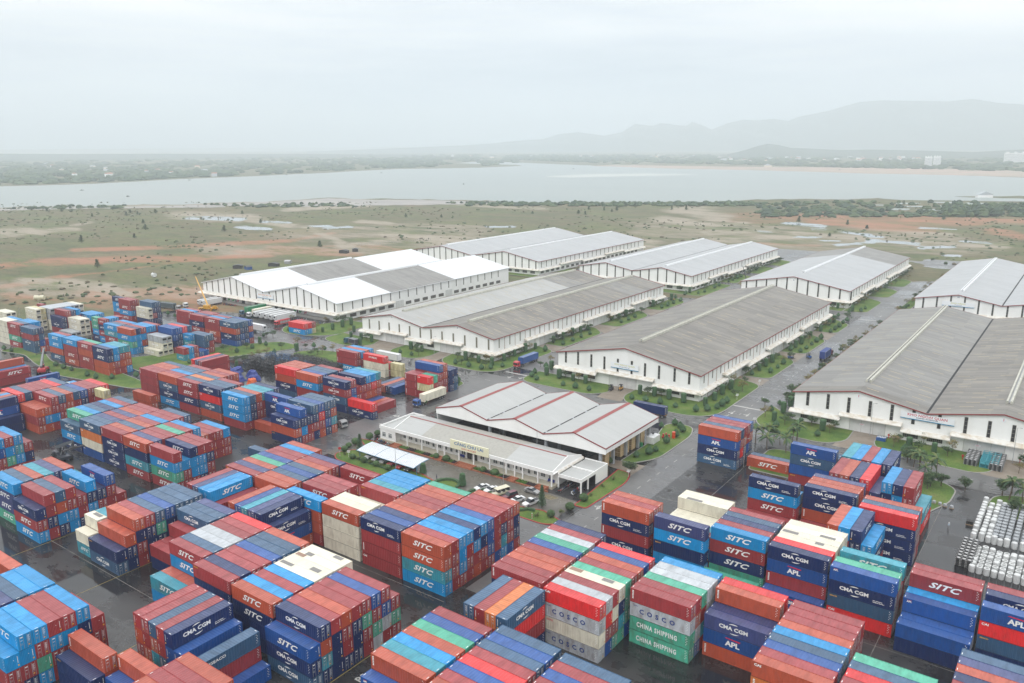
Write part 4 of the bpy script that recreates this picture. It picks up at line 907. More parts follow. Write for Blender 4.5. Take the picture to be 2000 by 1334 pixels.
def warehouse(label, x0, x1, y0, y1, ng, peak, sect, front, side, vent=True, ventm=None, skyl='y', eave=10.3, trim=TRIM, wallm=WALL, vent_y=(12, 0)):
    """gable ends face -y / +y; sect = [(ya, yb, (left slope mat, right slope mat)) ...] per roof"""
    root = empty('warehouse', (x0, y0, 0), 0, label, 'warehouse', 'white warehouses beyond the yard')
    Wd, Ln = x1-x0, y1-y0; gw = Wd/ng
    prof = [(0, eave)]
    for g_ in range(ng): prof += [(gw*(g_+.5), peak), (gw*(g_+1), eave)]
    for y in (0, Ln):
        mb = MB(); mb.xprism([(0, 0), (Wd, 0)]+[(a, b-.12) for a, b in prof[::-1]], y-.0 if y == 0 else y-.25, .25 if y == 0 else y); mb.build('gable_wall', wallm, root)
    for x in (0, Wd-.25):
        mb = MB(); mb.box(x, .25, 0, x+.25, Ln-.25, eave-.12); mb.build('side_wall', wallm, root)
    mats = []
    for ya, yb, ms in sect:
        for m in ms:
            if m not in mats: mats.append(m)
    mats += [SKYL, SKYG, PIPE, R_WHITE]; ov = .7
    rr = random.Random(int(abs(x0)*10+y0))
    mb = MB()
    for k, ((xa, za), (xb, zb)) in enumerate(zip(prof, prof[1:])):
        ea, eb = (xa-(ov if k == 0 else 0)), (xb+(ov if k == 2*ng-1 else 0)); sl = (zb-za)/(xb-xa)
        z1_, z2_ = za+(ea-xa)*sl, zb+(eb-xb)*sl
        for ya, yb, ms in sect:
            a = ya-(ov if ya == 0 else 0); c = yb+(ov if yb >= Ln else 0); mb.m(mats.index(ms[k % len(ms)]))
            mb.face((ea, a, z1_), (eb, a, z2_), (eb, c, z2_), (ea, c, z1_)); mb.face((ea, a, z1_-.14), (ea, c, z1_-.14), (eb, c, z2_-.14), (eb, a, z2_-.14))
            if ya == 0: mb.face((ea, a, z1_-.14), (eb, a, z2_-.14), (eb, a, z2_), (ea, a, z1_))
        # translucent sheets laid in rows across the slope
        if skyl:
            mb.m(len(mats)-4 if skyl == 'y' else len(mats)-3); L_ = 3.9 if skyl == 'y' else 3.2
            for row, f in enumerate((.22, .5, .78) if skyl == 'y' else (.4, .68)):
                for q in range(int(Ln/5.6)):
                    y = 5+q*5.6+(row % 2)*2.8+(rr.uniform(-1, 1) if skyl == 'y' else 0)
                    if y > Ln-3 or rr.random() < (.32 if skyl == 'y' else .1): continue
                    xm = xa+(xb-xa)*f+(rr.uniform(-1.5, 1.5) if skyl == 'y' else 0)
                    if skyl == 'g' and row == 1 and gw < 45: continue
                    u0, u1 = xm-L_/2, xm+L_/2; w_ = .42
                    mb.face((u0, y, za+(u0-xa)*sl+.012), (u1, y, za+(u1-xa)*sl+.012), (u1, y+w_, za+(u1-xa)*sl+.012), (u0, y+w_, za+(u0-xa)*sl+.012))
    mb.build('roof', mats, root)
    mb = MB()                                   # fascia boards
    for y in (-ov-.03, Ln+ov+.03):
        for k, ((xa, za), (xb, zb)) in enumerate(zip(prof, prof[1:])):
            sl = (zb-za)/(xb-xa); ea, eb = (xa-(ov if k == 0 else 0)), (xb+(ov if k == 2*ng-1 else 0)); a, c = za+(ea-xa)*sl, zb+(eb-xb)*sl
            mb.xprism([(ea, a-.34), (eb, c-.34), (eb, c+.05), (ea, a+.05)], y-.04, y+.03)
    z = eave-ov*(peak-eave)/(gw/2)
    for x in (-ov-.04, Wd+ov+.04): mb.box(x-.05, -ov, z-.32, x+.05, Ln+ov, z+.03)
    mb.build('fascia', trim, root)
    for g_ in range(ng):
        xm = gw*(g_+.5)
        if vent:
            vm = ventm or VENT; mb = MB(); a, c = vent_y[0], Ln-vent_y[1]
            mb.m(0).yprism([(-1.0, peak-.15), (-.85, peak+.75), (-.2, peak+.95), (-.2, peak-.1)], 0, 1) if False else None
            mb.m(0).xprism([(xm-1.0, peak-.3), (xm-.85, peak+.7), (xm-.25, peak+.86), (xm-.25, peak-.2)], a, c); mb.m(0).xprism([(xm+.25, peak-.2), (xm+.25, peak+.86), (xm+.85, peak+.7), (xm+1.0, peak-.3)], a, c)
            mb.m(1).box(xm-.25, a+.3, peak, xm+.25, c-.3, peak+.35); mb.build('ridge_vent', [vm, STEEL], root)
    for g_ in range(1, ng):
        mb = MB(); mb.box(gw*g_-.35, -.3, eave+.02, gw*g_+.35, Ln, eave+.08); mb.build('valley_gutter', DK, root)
    # front wall: (x, z0, z1, w) strips, lower windows, doors, canopies
    for x, za, zb, w in front.get('strips', []):
        # keep the head of the strip under the roof line
        k = int((x % gw) > gw/2); xx = x % gw; top = eave+(peak-eave)*(1-abs(xx-gw/2)/(gw/2))-.45; zb = min(zb, top)
        place('window', wmesh(('strip_window', round(w, 2), round(zb-za, 1), front.get('wm')), lambda m: strip(m, w, round(zb-za, 1), max(2, int((zb-za)/1.2))), [front.get('wm') or GLASSD, MULL]), root, x, -.005, za)
    for x, z, w, h in front.get('low', []): place('window', wmesh(('low_window', w, h), lambda m: lowwin(m, w, h), [GLASSD, MULL]), root, x, -.005, z)
    for x, w, h in front.get('doors', []): place('sliding_door', wmesh(('door', w, h), lambda m: door(m, w, h), [DOORM, MULL]), root, x, 0, 0)
    for a, c, z in front.get('canopies', []): canopy(root, a, c, z, (0, 0, 0), 0)
    # right-hand side wall (faces +x)
    for y, za, zb, w in side.get('strips', []): place('window', wmesh(('strip_window', round(w, 2), round(zb-za, 1), side.get('wm')), lambda m: strip(m, w, round(zb-za, 1), max(2, int((zb-za)/1.2))), [side.get('wm') or GLASSD, MULL]), root, Wd+.005, y, za, math.pi/2)
    for y, z, w, h in side.get('low', []): place('window', wmesh(('low_window', w, h), lambda m: lowwin(m, w, h), [GLASSD, MULL]), root, Wd+.005, y, z, math.pi/2)
    for y, w, h in side.get('doors', []): place('sliding_door', wmesh(('door', w, h), lambda m: door(m, w, h), [DOORM, MULL]), root, Wd, y, 0, math.pi/2)
    for a, c, z in side.get('canopies', []): canopy(root, a, c, z, (Wd, 0, 0), math.pi/2)
    for y in side.get('pipes', []): mb = MB(); mb.box(Wd, y-.06, 0, Wd+.12, y+.06, eave-.3); mb.build('downpipe', PIPE, root)
    return root
def label_on(root, s, x, z, h, m, y=-.02, **k):
    mb = MB(); mb.add(text_mesh(s, h, **k), Matrix.Translation((x, y, z))); return mb.build('number', m, root)
def sign(root, x0, x1, z0, z1, t1, m1, t2, y=-.45, h1=.75, h2=.34):
    mb = MB(); mb.m(0).box(x0, y, z0+.25, x1, y+.12, z1); mb.m(1).box(x0-.02, y-.03, z0, x1+.02, y+.14, z0+.25); s = mb.build('signboard', [SIGNW, SIGNB], root)
    cx = (x0+x1)/2
    for tx, mm, z, h in ((t1, m1, z0+(z1-z0)*.68, h1), (t2, SIGND, z0+(z1-z0)*.33, h2)):
        mb = MB(); mb.add(text_mesh(tx, h, bold=.03, wide=1.1, space=1.05), Matrix.Translation((cx, y-.015, z))); mb.build('lettering', mm, s)
# big right warehouse (two gables)
fr = [4.4+i*6.63 for i in range(5)]+[37.3, 44.7]+[51.9+i*6.3 for i in range(5)]
O1 = 4.5+77.7
w = warehouse('large double-gabled warehouse with dark grey roof and red-lettered signboard, right of the main road', -77.7, 4.5, 271, 441, 2, 14.1,
    [(0, 6.5, (R_GREY,)), (6.5, 170, (R_GREY2, R_GREY2, R_GREY, R_GREY))],
    dict(strips=[(x, 5.9, 11.1, .95) for x in fr if x < 81], low=[(4.6,1.25,4.2,1.5),(11.4,1.25,4.2,1.5),(37.0,1.25,4.4,1.5),(44.0,1.25,4.4,1.5)], doors=[(24,11,4.4),(57.5,11,4.4)], canopies=[(-1.2,15.6,3.3),(15.2,34.4,4.9),(34.2,48.4,3.2),(48.2,67.8,4.9),(67.8,81,3.3)]),
    dict())
sign(w, 33.6, 48.9, 7.55, 9.75, 'KHO NGOẠI QUAN', SIGNR, 'BONDED WAREHOUSE', h1=.78, h2=.36)
for x in (20.5, 61.6):
    mb = MB(); mb.tube((x, -.0, 12.1), (x, -.04, 12.1), .75, n=20); mb.build('number_disc', SIGNW, w); label_on(w, '1', x, 12.1, .8, SIGNR, y=-.055, bold=.03)
for x in (24, 57.5):
    mb = MB(); mb.m(0).box(x-2.4, -.24, 2.5, x-.9, -.18, 3.0); mb.build('door_sign', [SIGNW], w)
    mb = MB(); mb.add(text_mesh('CỬA 1', .3, .04), Matrix.Translation((x-1.65, -.26, 2.75))); mb.build('lettering', SIGNR, w)
# centre warehouse, one wide gable
fr = [3.7, 9.5, 15.7, 21.7, 27.7, 33.8, 39.5, 45.4, 51.8, 57.7]
yl_ = [4+i*8.0 for i in range(21)]
w = warehouse('wide single-gabled warehouse with weathered brown-grey roof and yellow-lettered sign, centre right', -174, -112.2, 270.5, 441, 1, 16.2, [(0, 170.5, (R_GREY,))],
    dict(strips=[(x, 6.1, 11.3, .85) for x in fr], low=[(5,1.3,3.4,1.6),(10.4,1.3,3.4,1.6),(15.8,1.3,3.4,1.6),(46,1.3,4,1.5),(52,1.3,4,1.5),(58,1.3,4,1.5)], doors=[(30,12,4.5)], canopies=[(-1.2,18.8,3.4),(18.6,43.8,5.0),(43.4,63.6,3.2)]),
    dict(strips=[(y, 6.3, 9.6, .55) for y in yl_], low=[(y+k, 1.3, 4.2, 1.4) for y in (4, 50, 104, 152) for k in (0, 6, 12)], doors=[(42,12,4.4),(88,12,4.4),(138,12,4.4)], canopies=[(-2,24,3.2),(22,48,5.0),(46,73,3.2),(71,96,5.0),(95,121,3.2),(119,145,5.0),(145,172,3.0)], pipes=[8+i*8 for i in range(20)]), vent_y=(13, .5))
sign(w, 24.8, 36.9, 7.55, 9.85, 'KHO NGOẠI QUAN', SIGNY, 'BONDED WAREHOUSE', h1=.6, h2=.26)
# left-centre double gable
fr = [5+i*6.75 for i in range(12)]
w = warehouse('double-gabled warehouse with one pale and one dark roof bay, behind the road left of centre', -291, -209, 272.4, 441, 2, 14.1, [(0, 128, (R_L2, R_L2, R_GREY, R_GREY)), (128, 146, (R_L2, R_GREY2, R_GREY, R_GREY2)), (146, 168.6, (R_GREY,))],
    dict(wm=WIN2, strips=[(x, 5.0, 9.7, .8) for x in fr], low=[(4.5,1.3,3.6,1.6),(38,1.3,4,1.6),(45,1.3,4,1.6),(71,1.3,4,1.5),(78,1.3,3.6,1.5)], doors=[(22,12,4.4),(57,12,4.4)], canopies=[(-1.2,14,3.2),(13,31,4.9),(30,47,3.2),(46.5,65,4.9),(64.8,83.4,3.1)]),
    dict(wm=WIN2, strips=[(y, 5.4, 9.5, .5) for y in yl_ if y < 166], low=[(y+k, 1.3, 4, 1.4) for y in (4, 52, 106, 152) for k in (0, 6, 12)], doors=[(42,12,4.4),(92,12,4.4),(140,12,4.4)], canopies=[(-2,24,3.1),(23,50,4.9),(49,76,3.1),(75,102,4.9),(101,128,3.1),(127,150,4.9),(149,169,3.0)], pipes=[8+i*8 for i in range(20)]), vent_y=(8, 2))
for x in (20.5, 61.5): label_on(w, '2', x, 12.6, .7, SIGND, bold=.03)
# big white warehouse with loading bay
fr = [3.8+i*6.15 for i in range(20)]
w = warehouse('huge white-roofed double-gabled warehouse with grey roof band and lorry loading bay', -451, -328.5, 289.5, 446, 2, 16.6,
    [(0, 41, (R_WHITE,)), (41, 98, (R_GREY2,)), (98, 156.5, (R_WHITE,))],
    dict(strips=[(x, 5.3, 16, .8) for x in fr]), dict(strips=[(4+i*7.4, 5.3, 9.9, .6) for i in range(20)], low=[(4+i*7.4, 1.0, 4.6, 1.8) for i in range(20) if i not in (6, 12)], doors=[(48.4,6,4.2),(92.8,6,4.2)], canopies=[(-2.5,43,3.9)]), trim=VENTW, skyl=None, ventm=VENTW, vent_y=(6, 60))
sign(w, 54.2, 69.2, 6.4, 9.3, 'KHO LẠNH TRÁI CÂY', SIGNO, 'COLD STORAGE', h1=.75, h2=.4)
canopy(w, -1.5, 124.5, 4.0, (0, 0, 0), 0, d=3.4)
mb = MB(); mb.box(-.5, -2.6, .0, 116, -.01, 1.15); mb.build('loading_dock', CONC, w)
rr = random.Random(5)
for i in range(14):
    x = 9+i*6.2
    if x > 92: break
    mb = MB(); mb.box(x-1.5, -.09, 1.15, x+1.5, -.02, 4.0); mb.build('dock_door', GLASSD if i % 3 else DOORM, w)
for k, x in enumerate((26, 30.5, 35, 87.5, 92, 96.5)):
    mb = MB(); mb.m(0).box(x-1.7, -.14, .9 if x < 60 else 1.3, x+1.7, -.1, 4.3); mb.m(1 + (k % 3 == 2))
    for q in range(5): mb.tube((x-.9+q*.42, -.15, 1.7+.8*math.sin(q*1.9)**2), (x-.9+q*.42, -.17, 1.7+.8*math.sin(q*1.9)**2), .42, n=8)
    mb.build('wall_banner', [SIGNW, mat('banner_green', (.05,.42,.12), .6), mat('banner_pink', (.62,.20,.26), .6)], w)
# far rows
fr = [4+i*6.15 for i in range(20)]
warehouse('far double-gabled warehouse with pale grey roof and one white patch, behind the white one', -451, -328, 482, 648, 2, 15.6, [(0, 166, (R_LIGHT,))],
    dict(strips=[(x, 4.6, 16, .8) for x in fr], low=[(6+i*7, 1.0, 4, 1.8) for i in range(17)], canopies=[(-1, 124, 3.6)]), dict(strips=[(4+i*6.6, 5.3, 9.7, .6) for i in range(24)], low=[(5+i*7, 1.0, 4, 1.8) for i in range(22)], canopies=[(-1,28,3.3),(28,60,4.8),(60,96,3.3),(96,128,4.8),(128,167,3.3)]), skyl='g', ventm=VENTW, vent_y=(6, 3))
mb = MB()
for i in range(1): mb.face((-346, 505, 12.95), (-330.5, 505, 10.62), (-330.5, 525, 10.62), (-346, 540, 12.95))
tag(mb.build('roof_repair_sheet', R_WHITE), 'bright white repair sheet on the pale roof of a far warehouse', 'roof sheet')
fr = [3+i*6.35 for i in range(13)]
warehouse('far double-gabled warehouse with pale grey roof, middle of the back row', -293, -209.5, 482, 651, 2, 14.2, [(0, 169, (R_LIGHT,))],
    dict(strips=[(x, 4.6, 16, .8) for x in fr], low=[(6+i*7, 1.0, 4, 1.8) for i in range(11)], canopies=[(-1, 24, 3.6), (24,84.5,3.4)]), dict(strips=[(4+i*6.6, 5.3, 9.7, .6) for i in range(24)], low=[(5+i*7, 1.0, 4, 1.8) for i in range(22)], canopies=[(-1,28,3.3),(28,60,4.8),(60,96,3.3),(96,128,4.8),(128,170,3.3)]), skyl='g', ventm=VENTW, vent_y=(6, 3))
w = warehouse('far wide single-gabled warehouse with pale roof and dark end section', -176, -112.5, 482, 652, 1, 15.9, [(0, 122, (R_LIGHT,)), (122, 170, (R_GREY2,))],
    dict(strips=[(x, 5.0, 16, .8) for x in [3.2+i*6.15 for i in range(11)]], low=[(6+i*7, 1.0, 4, 1.8) for i in range(8)], canopies=[(-1, 65, 3.5)]), dict(strips=[(4+i*6.6, 5.3, 9.7, .6) for i in range(24)], low=[(5+i*7, 1.0, 4, 1.8) for i in range(22)], canopies=[(-1,28,3.3),(28,60,4.8),(60,96,3.3),(96,122,4.8),(124,171,4.0)]), skyl='g', ventm=VENTW, vent_y=(18, 0))
label_on(w, '5', 31.7, 13.6, .8, SIGND, bold=.03)
w = warehouse('far double-gabled warehouse with pale roof and yellow-lettered sign, at right edge', -77.6, 4.6, 481, 651, 2, 14.1, [(0, 170, (R_LIGHT,))],
    dict(strips=[(4+i*6.6, 4.6, 16, .8) for i in range(12)], low=[(6+i*7, 1.0, 4, 1.8) for i in range(11)], canopies=[(28, 60, 3.6)]), dict(), skyl='g', ventm=VENTW, vent_y=(12, 3))
sign(w, 13.2, 28.5, 7.6, 10.0, 'KHO HÀNG', SIGNY, 'WAREHOUSE', h1=.8, h2=.36); label_on(w, '1A', 20.5, 12.6, .7, SIGND, bold=.03)
# open cargo shed with three gables
sh = empty('cargo_shed', (-171, 191, 0), 0, 'open-sided cargo shed with three pale gables and maroon ridge caps behind the office', 'shed')
prof = [(0, 8.2)]
for g_ in range(3): prof += [(21.5*(g_+.5), 10.9), (21.5*(g_+1), 8.2)]
Ln = 34
mb = MB()
for (xa, za), (xb, zb) in zip(prof, prof[1:]): mb.face((xa, 0, za), (xb, 0, zb), (xb, Ln, zb), (xa, Ln, za)); mb.face((xa, 0, za-.15), (xa, Ln, za-.15), (xb, Ln, zb-.15), (xb, 0, zb-.15))
mb.build('roof', R_SHED, sh)
mb = MB()
for y in (-.1, Ln+.1):
    for (xa, za), (xb, zb) in zip(prof, prof[1:]): mb.xprism([(xa, za-.3), (xb, zb-.3), (xb, zb+.06), (xa, za+.06)], y-.04, y+.04)
for x in (-.06, 64.56): mb.box(x-.05, 0, 7.85, x+.05, Ln, 8.22)
mb.build('fascia', TRIM, sh)
for g_ in range(3): mb = MB(); x = 21.5*(g_+.5); mb.xprism([(x-.75, 10.87-.09), (x, 10.98), (x+.75, 10.87-.09), (x+.7, 10.7), (x, 10.86), (x-.7, 10.7)], 0, Ln); mb.build('ridge_cap', mat('red_ridge_cap', (.27,.06,.055), .5), sh)
for g_ in (1, 2): mb = MB(); mb.box(21.5*g_-.3, .2, 8.22, 21.5*g_+.3, Ln-.2, 8.27); mb.build('valley_gutter', DK, sh)
mb = MB()
mb.xprism([(0, 6.2), (64.5, 6.2)]+[(a, b-.2) for a, b in prof[::-1]], .1, .3); mb.build('gable_cladding', WALL, sh)
mb = MB(); mb.box(64.2, .3, 6.4, 64.4, Ln, 8.0); mb.build('side_cladding', WALL, sh)
mb = MB(); mb.xprism([(0, 6.2), (64.5, 6.2)]+[(a, b-.2) for a, b in prof[::-1]], Ln-.3, Ln-.1); mb.build('gable_cladding', WALL, sh)
mb = MB(); mb.box(.1, .3, 0, .3, Ln, 8.0); mb.build('side_wall', WALL, sh)
for y in (1.5, 9, 17, 25, 32.5):
    for x in (62.0, 43, 21.5): mb = MB(); mb.box(x-.4, y-.4, 0, x+.4, y+.4, 8.3 if x < 60 else 8.4); mb.build('column', mat('grey_column', (.36,.38,.40), .6), sh)
# timber crates stacked inside the shed
WOOD = mat('crate_timber', (.50,.34,.17), .75, noise=.5, nscale=1.3, dark=(.30,.19,.09))
def crate_mesh(w, d, h):
    mb = MB(); mb.m(0).box(0, 0, .1, w, d, h); mb.m(1)
    for z in (.1, h*.5, h-.12): mb.box(-.03, -.03, z, w+.03, d+.03, z+.1)
    for x in (0, w/2-.05, w-.1): mb.box(x, -.04, 0, x+.1, d+.04, h+.02)
    return mb.mesh('crate', [WOOD, mat('crate_batten', (.62,.47,.27), .75)])
cm_ = crate_mesh(1.9, 2.4, 1.35); n_ = 0
for j, y in enumerate((196.2, 199.4, 205.5, 208.6, 212.8, 216, 219)):
    for k in range(4 if j != 1 else 3):
        o = inst('timber_crate', cm_, None, (-111.4, y, .05+k*1.38)); n_ += 1
        tag(o, f"pale timber crate {'on the floor' if k == 0 else 'at level '+ordn(k+1)} of {ordn(j+1)} crate pile under the shed eave", 'crate', 'timber crates in the open shed')
# port office
of = empty('port_office', (-180, 174, 0), 0, 'long white single-storey port office with columned porch and cream name board', 'office building')
TILE = mat('porch_floor', (.46,.42,.33), .35); OFR = mat('office_roof_sheet', (.36,.35,.315), .6, noise=.7, nscale=1.3, dark=(.27,.265,.24), detail=7); OFR2 = R_SHED; GLZ = mat('office_glass', (.10,.12,.13), .1, noise=.5, nscale=.6, dark=(.30,.32,.32)); BRICK = mat('terracotta_edge', (.34,.12,.065), .7, noise=.4, nscale=2)
mb = MB(); mb.box(-.3, -.4, 0, 66.6, 3.0, .8); mb.build('porch_floor', TILE, of)
mb = MB(); mb.box(0, 2.6, .0, 66.4, 2.85, 4.4); mb.box(0, 2.85, 0, .25, 15.6, 4.6); mb.box(66.15, 2.85, 0, 66.4, 15.6, 4.6); mb.box(.25, 15.35, 0, 66.15, 15.6, 4.6); mb.build('wall', WALL, of)
mb = MB(); mb.box(-.2, -.25, 4.15, 66.7, .0, 5.25); mb.box(-.2, .0, 4.3, 66.7, 2.6, 4.45); mb.build('parapet', WALL, of)
mb = MB(); mb.box(0, -.1, .0, 6.4, 2.58, 4.14); mb.build('corner_room', WALL, of)
for x in (6.6, 11.8, 18.0, 24.4, 27.2, 33.0, 38.6, 44.6, 50.6, 53.6, 56.4, 61.6, 66.2): mb = MB(); mb.box(x-.17, -.2, .8, x+.17, .14, 4.3); mb.build('column', WALL, of)
for k, ((xa, xb), m) in enumerate((((5.5, 17), OFR2), ((17, 50), OFR), ((50, 66), OFR2))):
    mb = MB(); mb.face((xa, .6, 4.75), (xb, .6, 4.75), (xb, 8.4, 6.9), (xa, 8.4, 6.9)); mb.face((xa, 8.4, 6.9), (xb, 8.4, 6.9), (xb, 15.8, 4.9), (xa, 15.8, 4.9)); mb.build('roof', m, of)
mb = MB(); mb.box(.1, .6, 4.45, 5.5, 15.6, 4.6); mb.build('flat_roof', OFR2, of)
mb = MB(); mb.yprism([(8.4-.3, 6.9), (8.4, 7.02), (8.7, 6.9), (8.4, 6.75)], 5.5, 66); mb.build('ridge_cap', _mats['red_ridge_cap'], of)
for x in (5.4, 66.1): mb = MB(); mb.yprism([(0, 4.3), (.6, 4.95), (8.4, 7.12), (15.8, 5.1), (15.8, 4.3)], x-.12, x+.12); mb.build('gable_parapet', WALL, of)
mb = MB(); mb.box(-.2, .0, 4.5, .05, 15.6, 5.1); mb.box(.05, 15.5, 4.5, 5.3, 15.7, 5.1); mb.build('parapet', WALL, of)
def owin(mb, w, h, dr=False):
    mb.m(0).box(-w/2, -.05, 0, w/2, 0, h); mb.m(1)
    for x in ([-w/2, 0, w/2] if not dr else [-w/2, w/2]): mb.box(x-.05, -.09, -.04, x+.05, -.05, h+.04)
    for z in (0, h*.72, h): mb.box(-w/2-.05, -.08, z-.04, w/2+.05, -.05, z+.04)
    if dr: mb.box(-w/2, -.07, 0, w/2, -.05, h*.3)
for k in range(24):
    x = 8.4+k*2.42
    if 32.6 < x < 39: continue
    dr = k % 3 == 2; o = inst('door' if dr else 'window', wmesh(('owin', dr), lambda m: owin(m, .95 if dr else 1.5, 2.3 if dr else 1.5, dr), [GLZ, WALL]), of, (x, 2.59, .82 if dr else 1.7))
mb = MB(); mb.m(0).box(34, 2.5, .82, 38, 2.58, 3.4); mb.m(1)
for x in (34, 36, 38): mb.box(x-.05, 2.44, .82, x+.05, 2.5, 3.45)
mb.build('entrance_door', [GLASSD, WALL], of)
for x in (1.7, 4.4): inst('window', wmesh(('owin', False), None, None), of, (x, -.11, 1.7))
mb = MB(); mb.box(30.1, -.62, 4.35, 44.5, -.28, 7.15); nb = mb.build('name_board', CREAM, of)
mb = MB(); mb.add(text_mesh('CẢNG CHU LAI', .92, bold=.03, wide=1.15, space=1.06), Matrix.Translation((37.2, -.645, 6.1))); mb.build('lettering', mat('board_blue', (.02,.14,.38), .5), nb)
mb = MB(); mb.add(text_mesh('CHU LAI PORT', .5, bold=.03, wide=1.15, space=1.04), Matrix.Translation((37.2, -.645, 5.0))); mb.build('lettering', mat('board_red', (.55,.05,.03), .5), nb)
mb = MB(); mb.box(-.3, -2.6, .0, 66.6, -2.3, .42); mb.build('planter_wall', BRICK, of)
for x, w_ in ((6.8, 3), (25, 3), (33.6, 6.2), (52.8, 2.4), (62.4, 3)):
    mb = MB()
    for k in range(4): mb.box(x, -2.9+k*.6, 0, x+w_, -.4, .2+k*.2) if False else mb.box(x, -2.75+k*.58, .2*k, x+w_, -.42, .2*(k+1)-.01)
    for xx in (x-.14, x+w_): mb.box(xx, -2.8, 0, xx+.14, -.42, .85)
    mb.build('steps', BRICK, of)
PLM = [mat('planter_green', (.06,.13,.02), .9, noise=.6, nscale=3), mat('planter_purple', (.035,.022,.022), .9, noise=.6, nscale=3)]
segs = [(10.2, 24.6), (28.4, 33.2), (40.2, 52.4), (55.6, 62)]
for a, b_ in segs:
    x = a; k = 0
    while x < b_-.5:
        e = min(b_, x+3.2); mb = MB(); rq = random.Random(int(x*7))
        for q in range(int((e-x)*9)): cx, cy = rq.uniform(x, e), rq.uniform(-2.1, -.7); mb.cbox((cx, cy, .5+rq.random()*.15), (.35, .35, .25), rq.random()*3, rq.random()*.5, rq.random()*.5)
        mb.box(x, -2.28, 0, e, -.42, .45)
        o = mb.build('hedge_planting', PLM[k % 2], of); x = e; k += 1
for x in (31.0, 63.5): mb = MB(); mb.box(x, 1.9, 1.2, x+2.2, 2.3, 1.28); mb.box(x, 2.25, 1.28, x+2.2, 2.33, 1.75); mb.box(x+.1, 2, .8, x+.2, 2.3, 1.2); mb.box(x+2, 2, .8, x+2.1, 2.3, 1.2); tag(mb.build('bench', mat('bench_blue', (.03,.05,.25), .5)), None); o = bpy.data.objects[-1] if False else None
# side annex and motorbike port
an = empty('motorbike_port', (-113, 176, 0), 0, 'white flat-roofed motorbike port with open front at the right end of the office', 'annex')
mb = MB(); mb.box(.2, .3, 3.6, 7.3, 6.9, 3.8); mb.box(.2, 7.2, 3.6, 7.3, 14.4, 3.8); mb.build('roof', OFR2, an)
mb = MB(); mb.box(0, 0, 3.1, 7.5, .2, 4.1); mb.box(7.3, .2, 3.1, 7.5, 8, 4.1); mb.box(0, 14.4, 0, 7.5, 14.6, 4.1); mb.box(7.3, 8, 0, 7.5, 14.4, 4.1); mb.box(.2, 6.9, 3.3, 7.3, 7.2, 4.15); mb.build('wall', WALL, an)
for x, y in ((.1,.1),(7.4,.1),(7.4,3.8),(.1,5)): mb = MB(); mb.box(x-.18, y-.18, 0, x+.18, y+.18, 3.2); mb.build('column', WALL, an)
mb = MB(); mb.yprism([(0, 3.4), (0, 4.2), (-.01, 4.25)], 0, .01) if False else None
mb.xprism([(-2.2, 4.7), (-1.6, 4.75), (-.4, 4.3), (-.2, 3.9), (-.2, 3.8), (-2.2, 4.5)], .4, 14.4); mb.build('barrel_canopy', CANO, an)
# office parts stray fix: benches belong to the office
for o in bpy.data.objects:
    if o.name.startswith('bench') and o.parent is None: o.parent = of; 
# car shelter
cs = empty('car_shelter', (-175, 158.8, 0), -.02, 'blue-framed car shelter with white ribbed roof in front of the office', 'car shelter')
BL = mat('shelter_blue', (.10,.25,.38), .5); SHR = mat('ribbed_white_roof', (.68,.71,.74), .45)
for k in range(3):
    mb = MB(); x0_ = k*8; n = 28
    for i in range(n):
        xa, xb = x0_+.1+i*7.8/n, x0_+.1+(i+1)*7.8/n; zz = lambda y, up: 2.5+.06*up+(y)*.12+.25*(1-(y/3.2-1)**2)
        ys = [0, 1.6, 3.2, 4.8, 6.4]
        for ya, yb in zip(ys, ys[1:]):
            u = i % 2; mb.face((xa, ya, zz(ya, u)), (xb, ya, zz(ya, u)), (xb, yb, zz(yb, u)), (xa, yb, zz(yb, u)))
            if i: pass
    mb.build('roof_panel', SHR, cs)
for k in range(4):
    x = k*8; mb = MB(); mb.tube((x, 1.2, 0), (x, 1.2, 2.7), .09); mb.tube((x, -.1, 2.5), (x, 3.3, 3.1), .09); mb.tube((x, 3.3, 3.1), (x, 6.5, 3.25), .09); mb.tube((x, 1.2, 1.7), (x, 3.4, 3.0), .06); mb.build('frame_post', BL, cs)
mb = MB()
for y, z in ((-.05, 2.45), (3.2, 2.95), (6.45, 3.2)): mb.box(0, y-.06, z, 24, y+.06, z+.1)
mb.build('purlin', BL, cs)
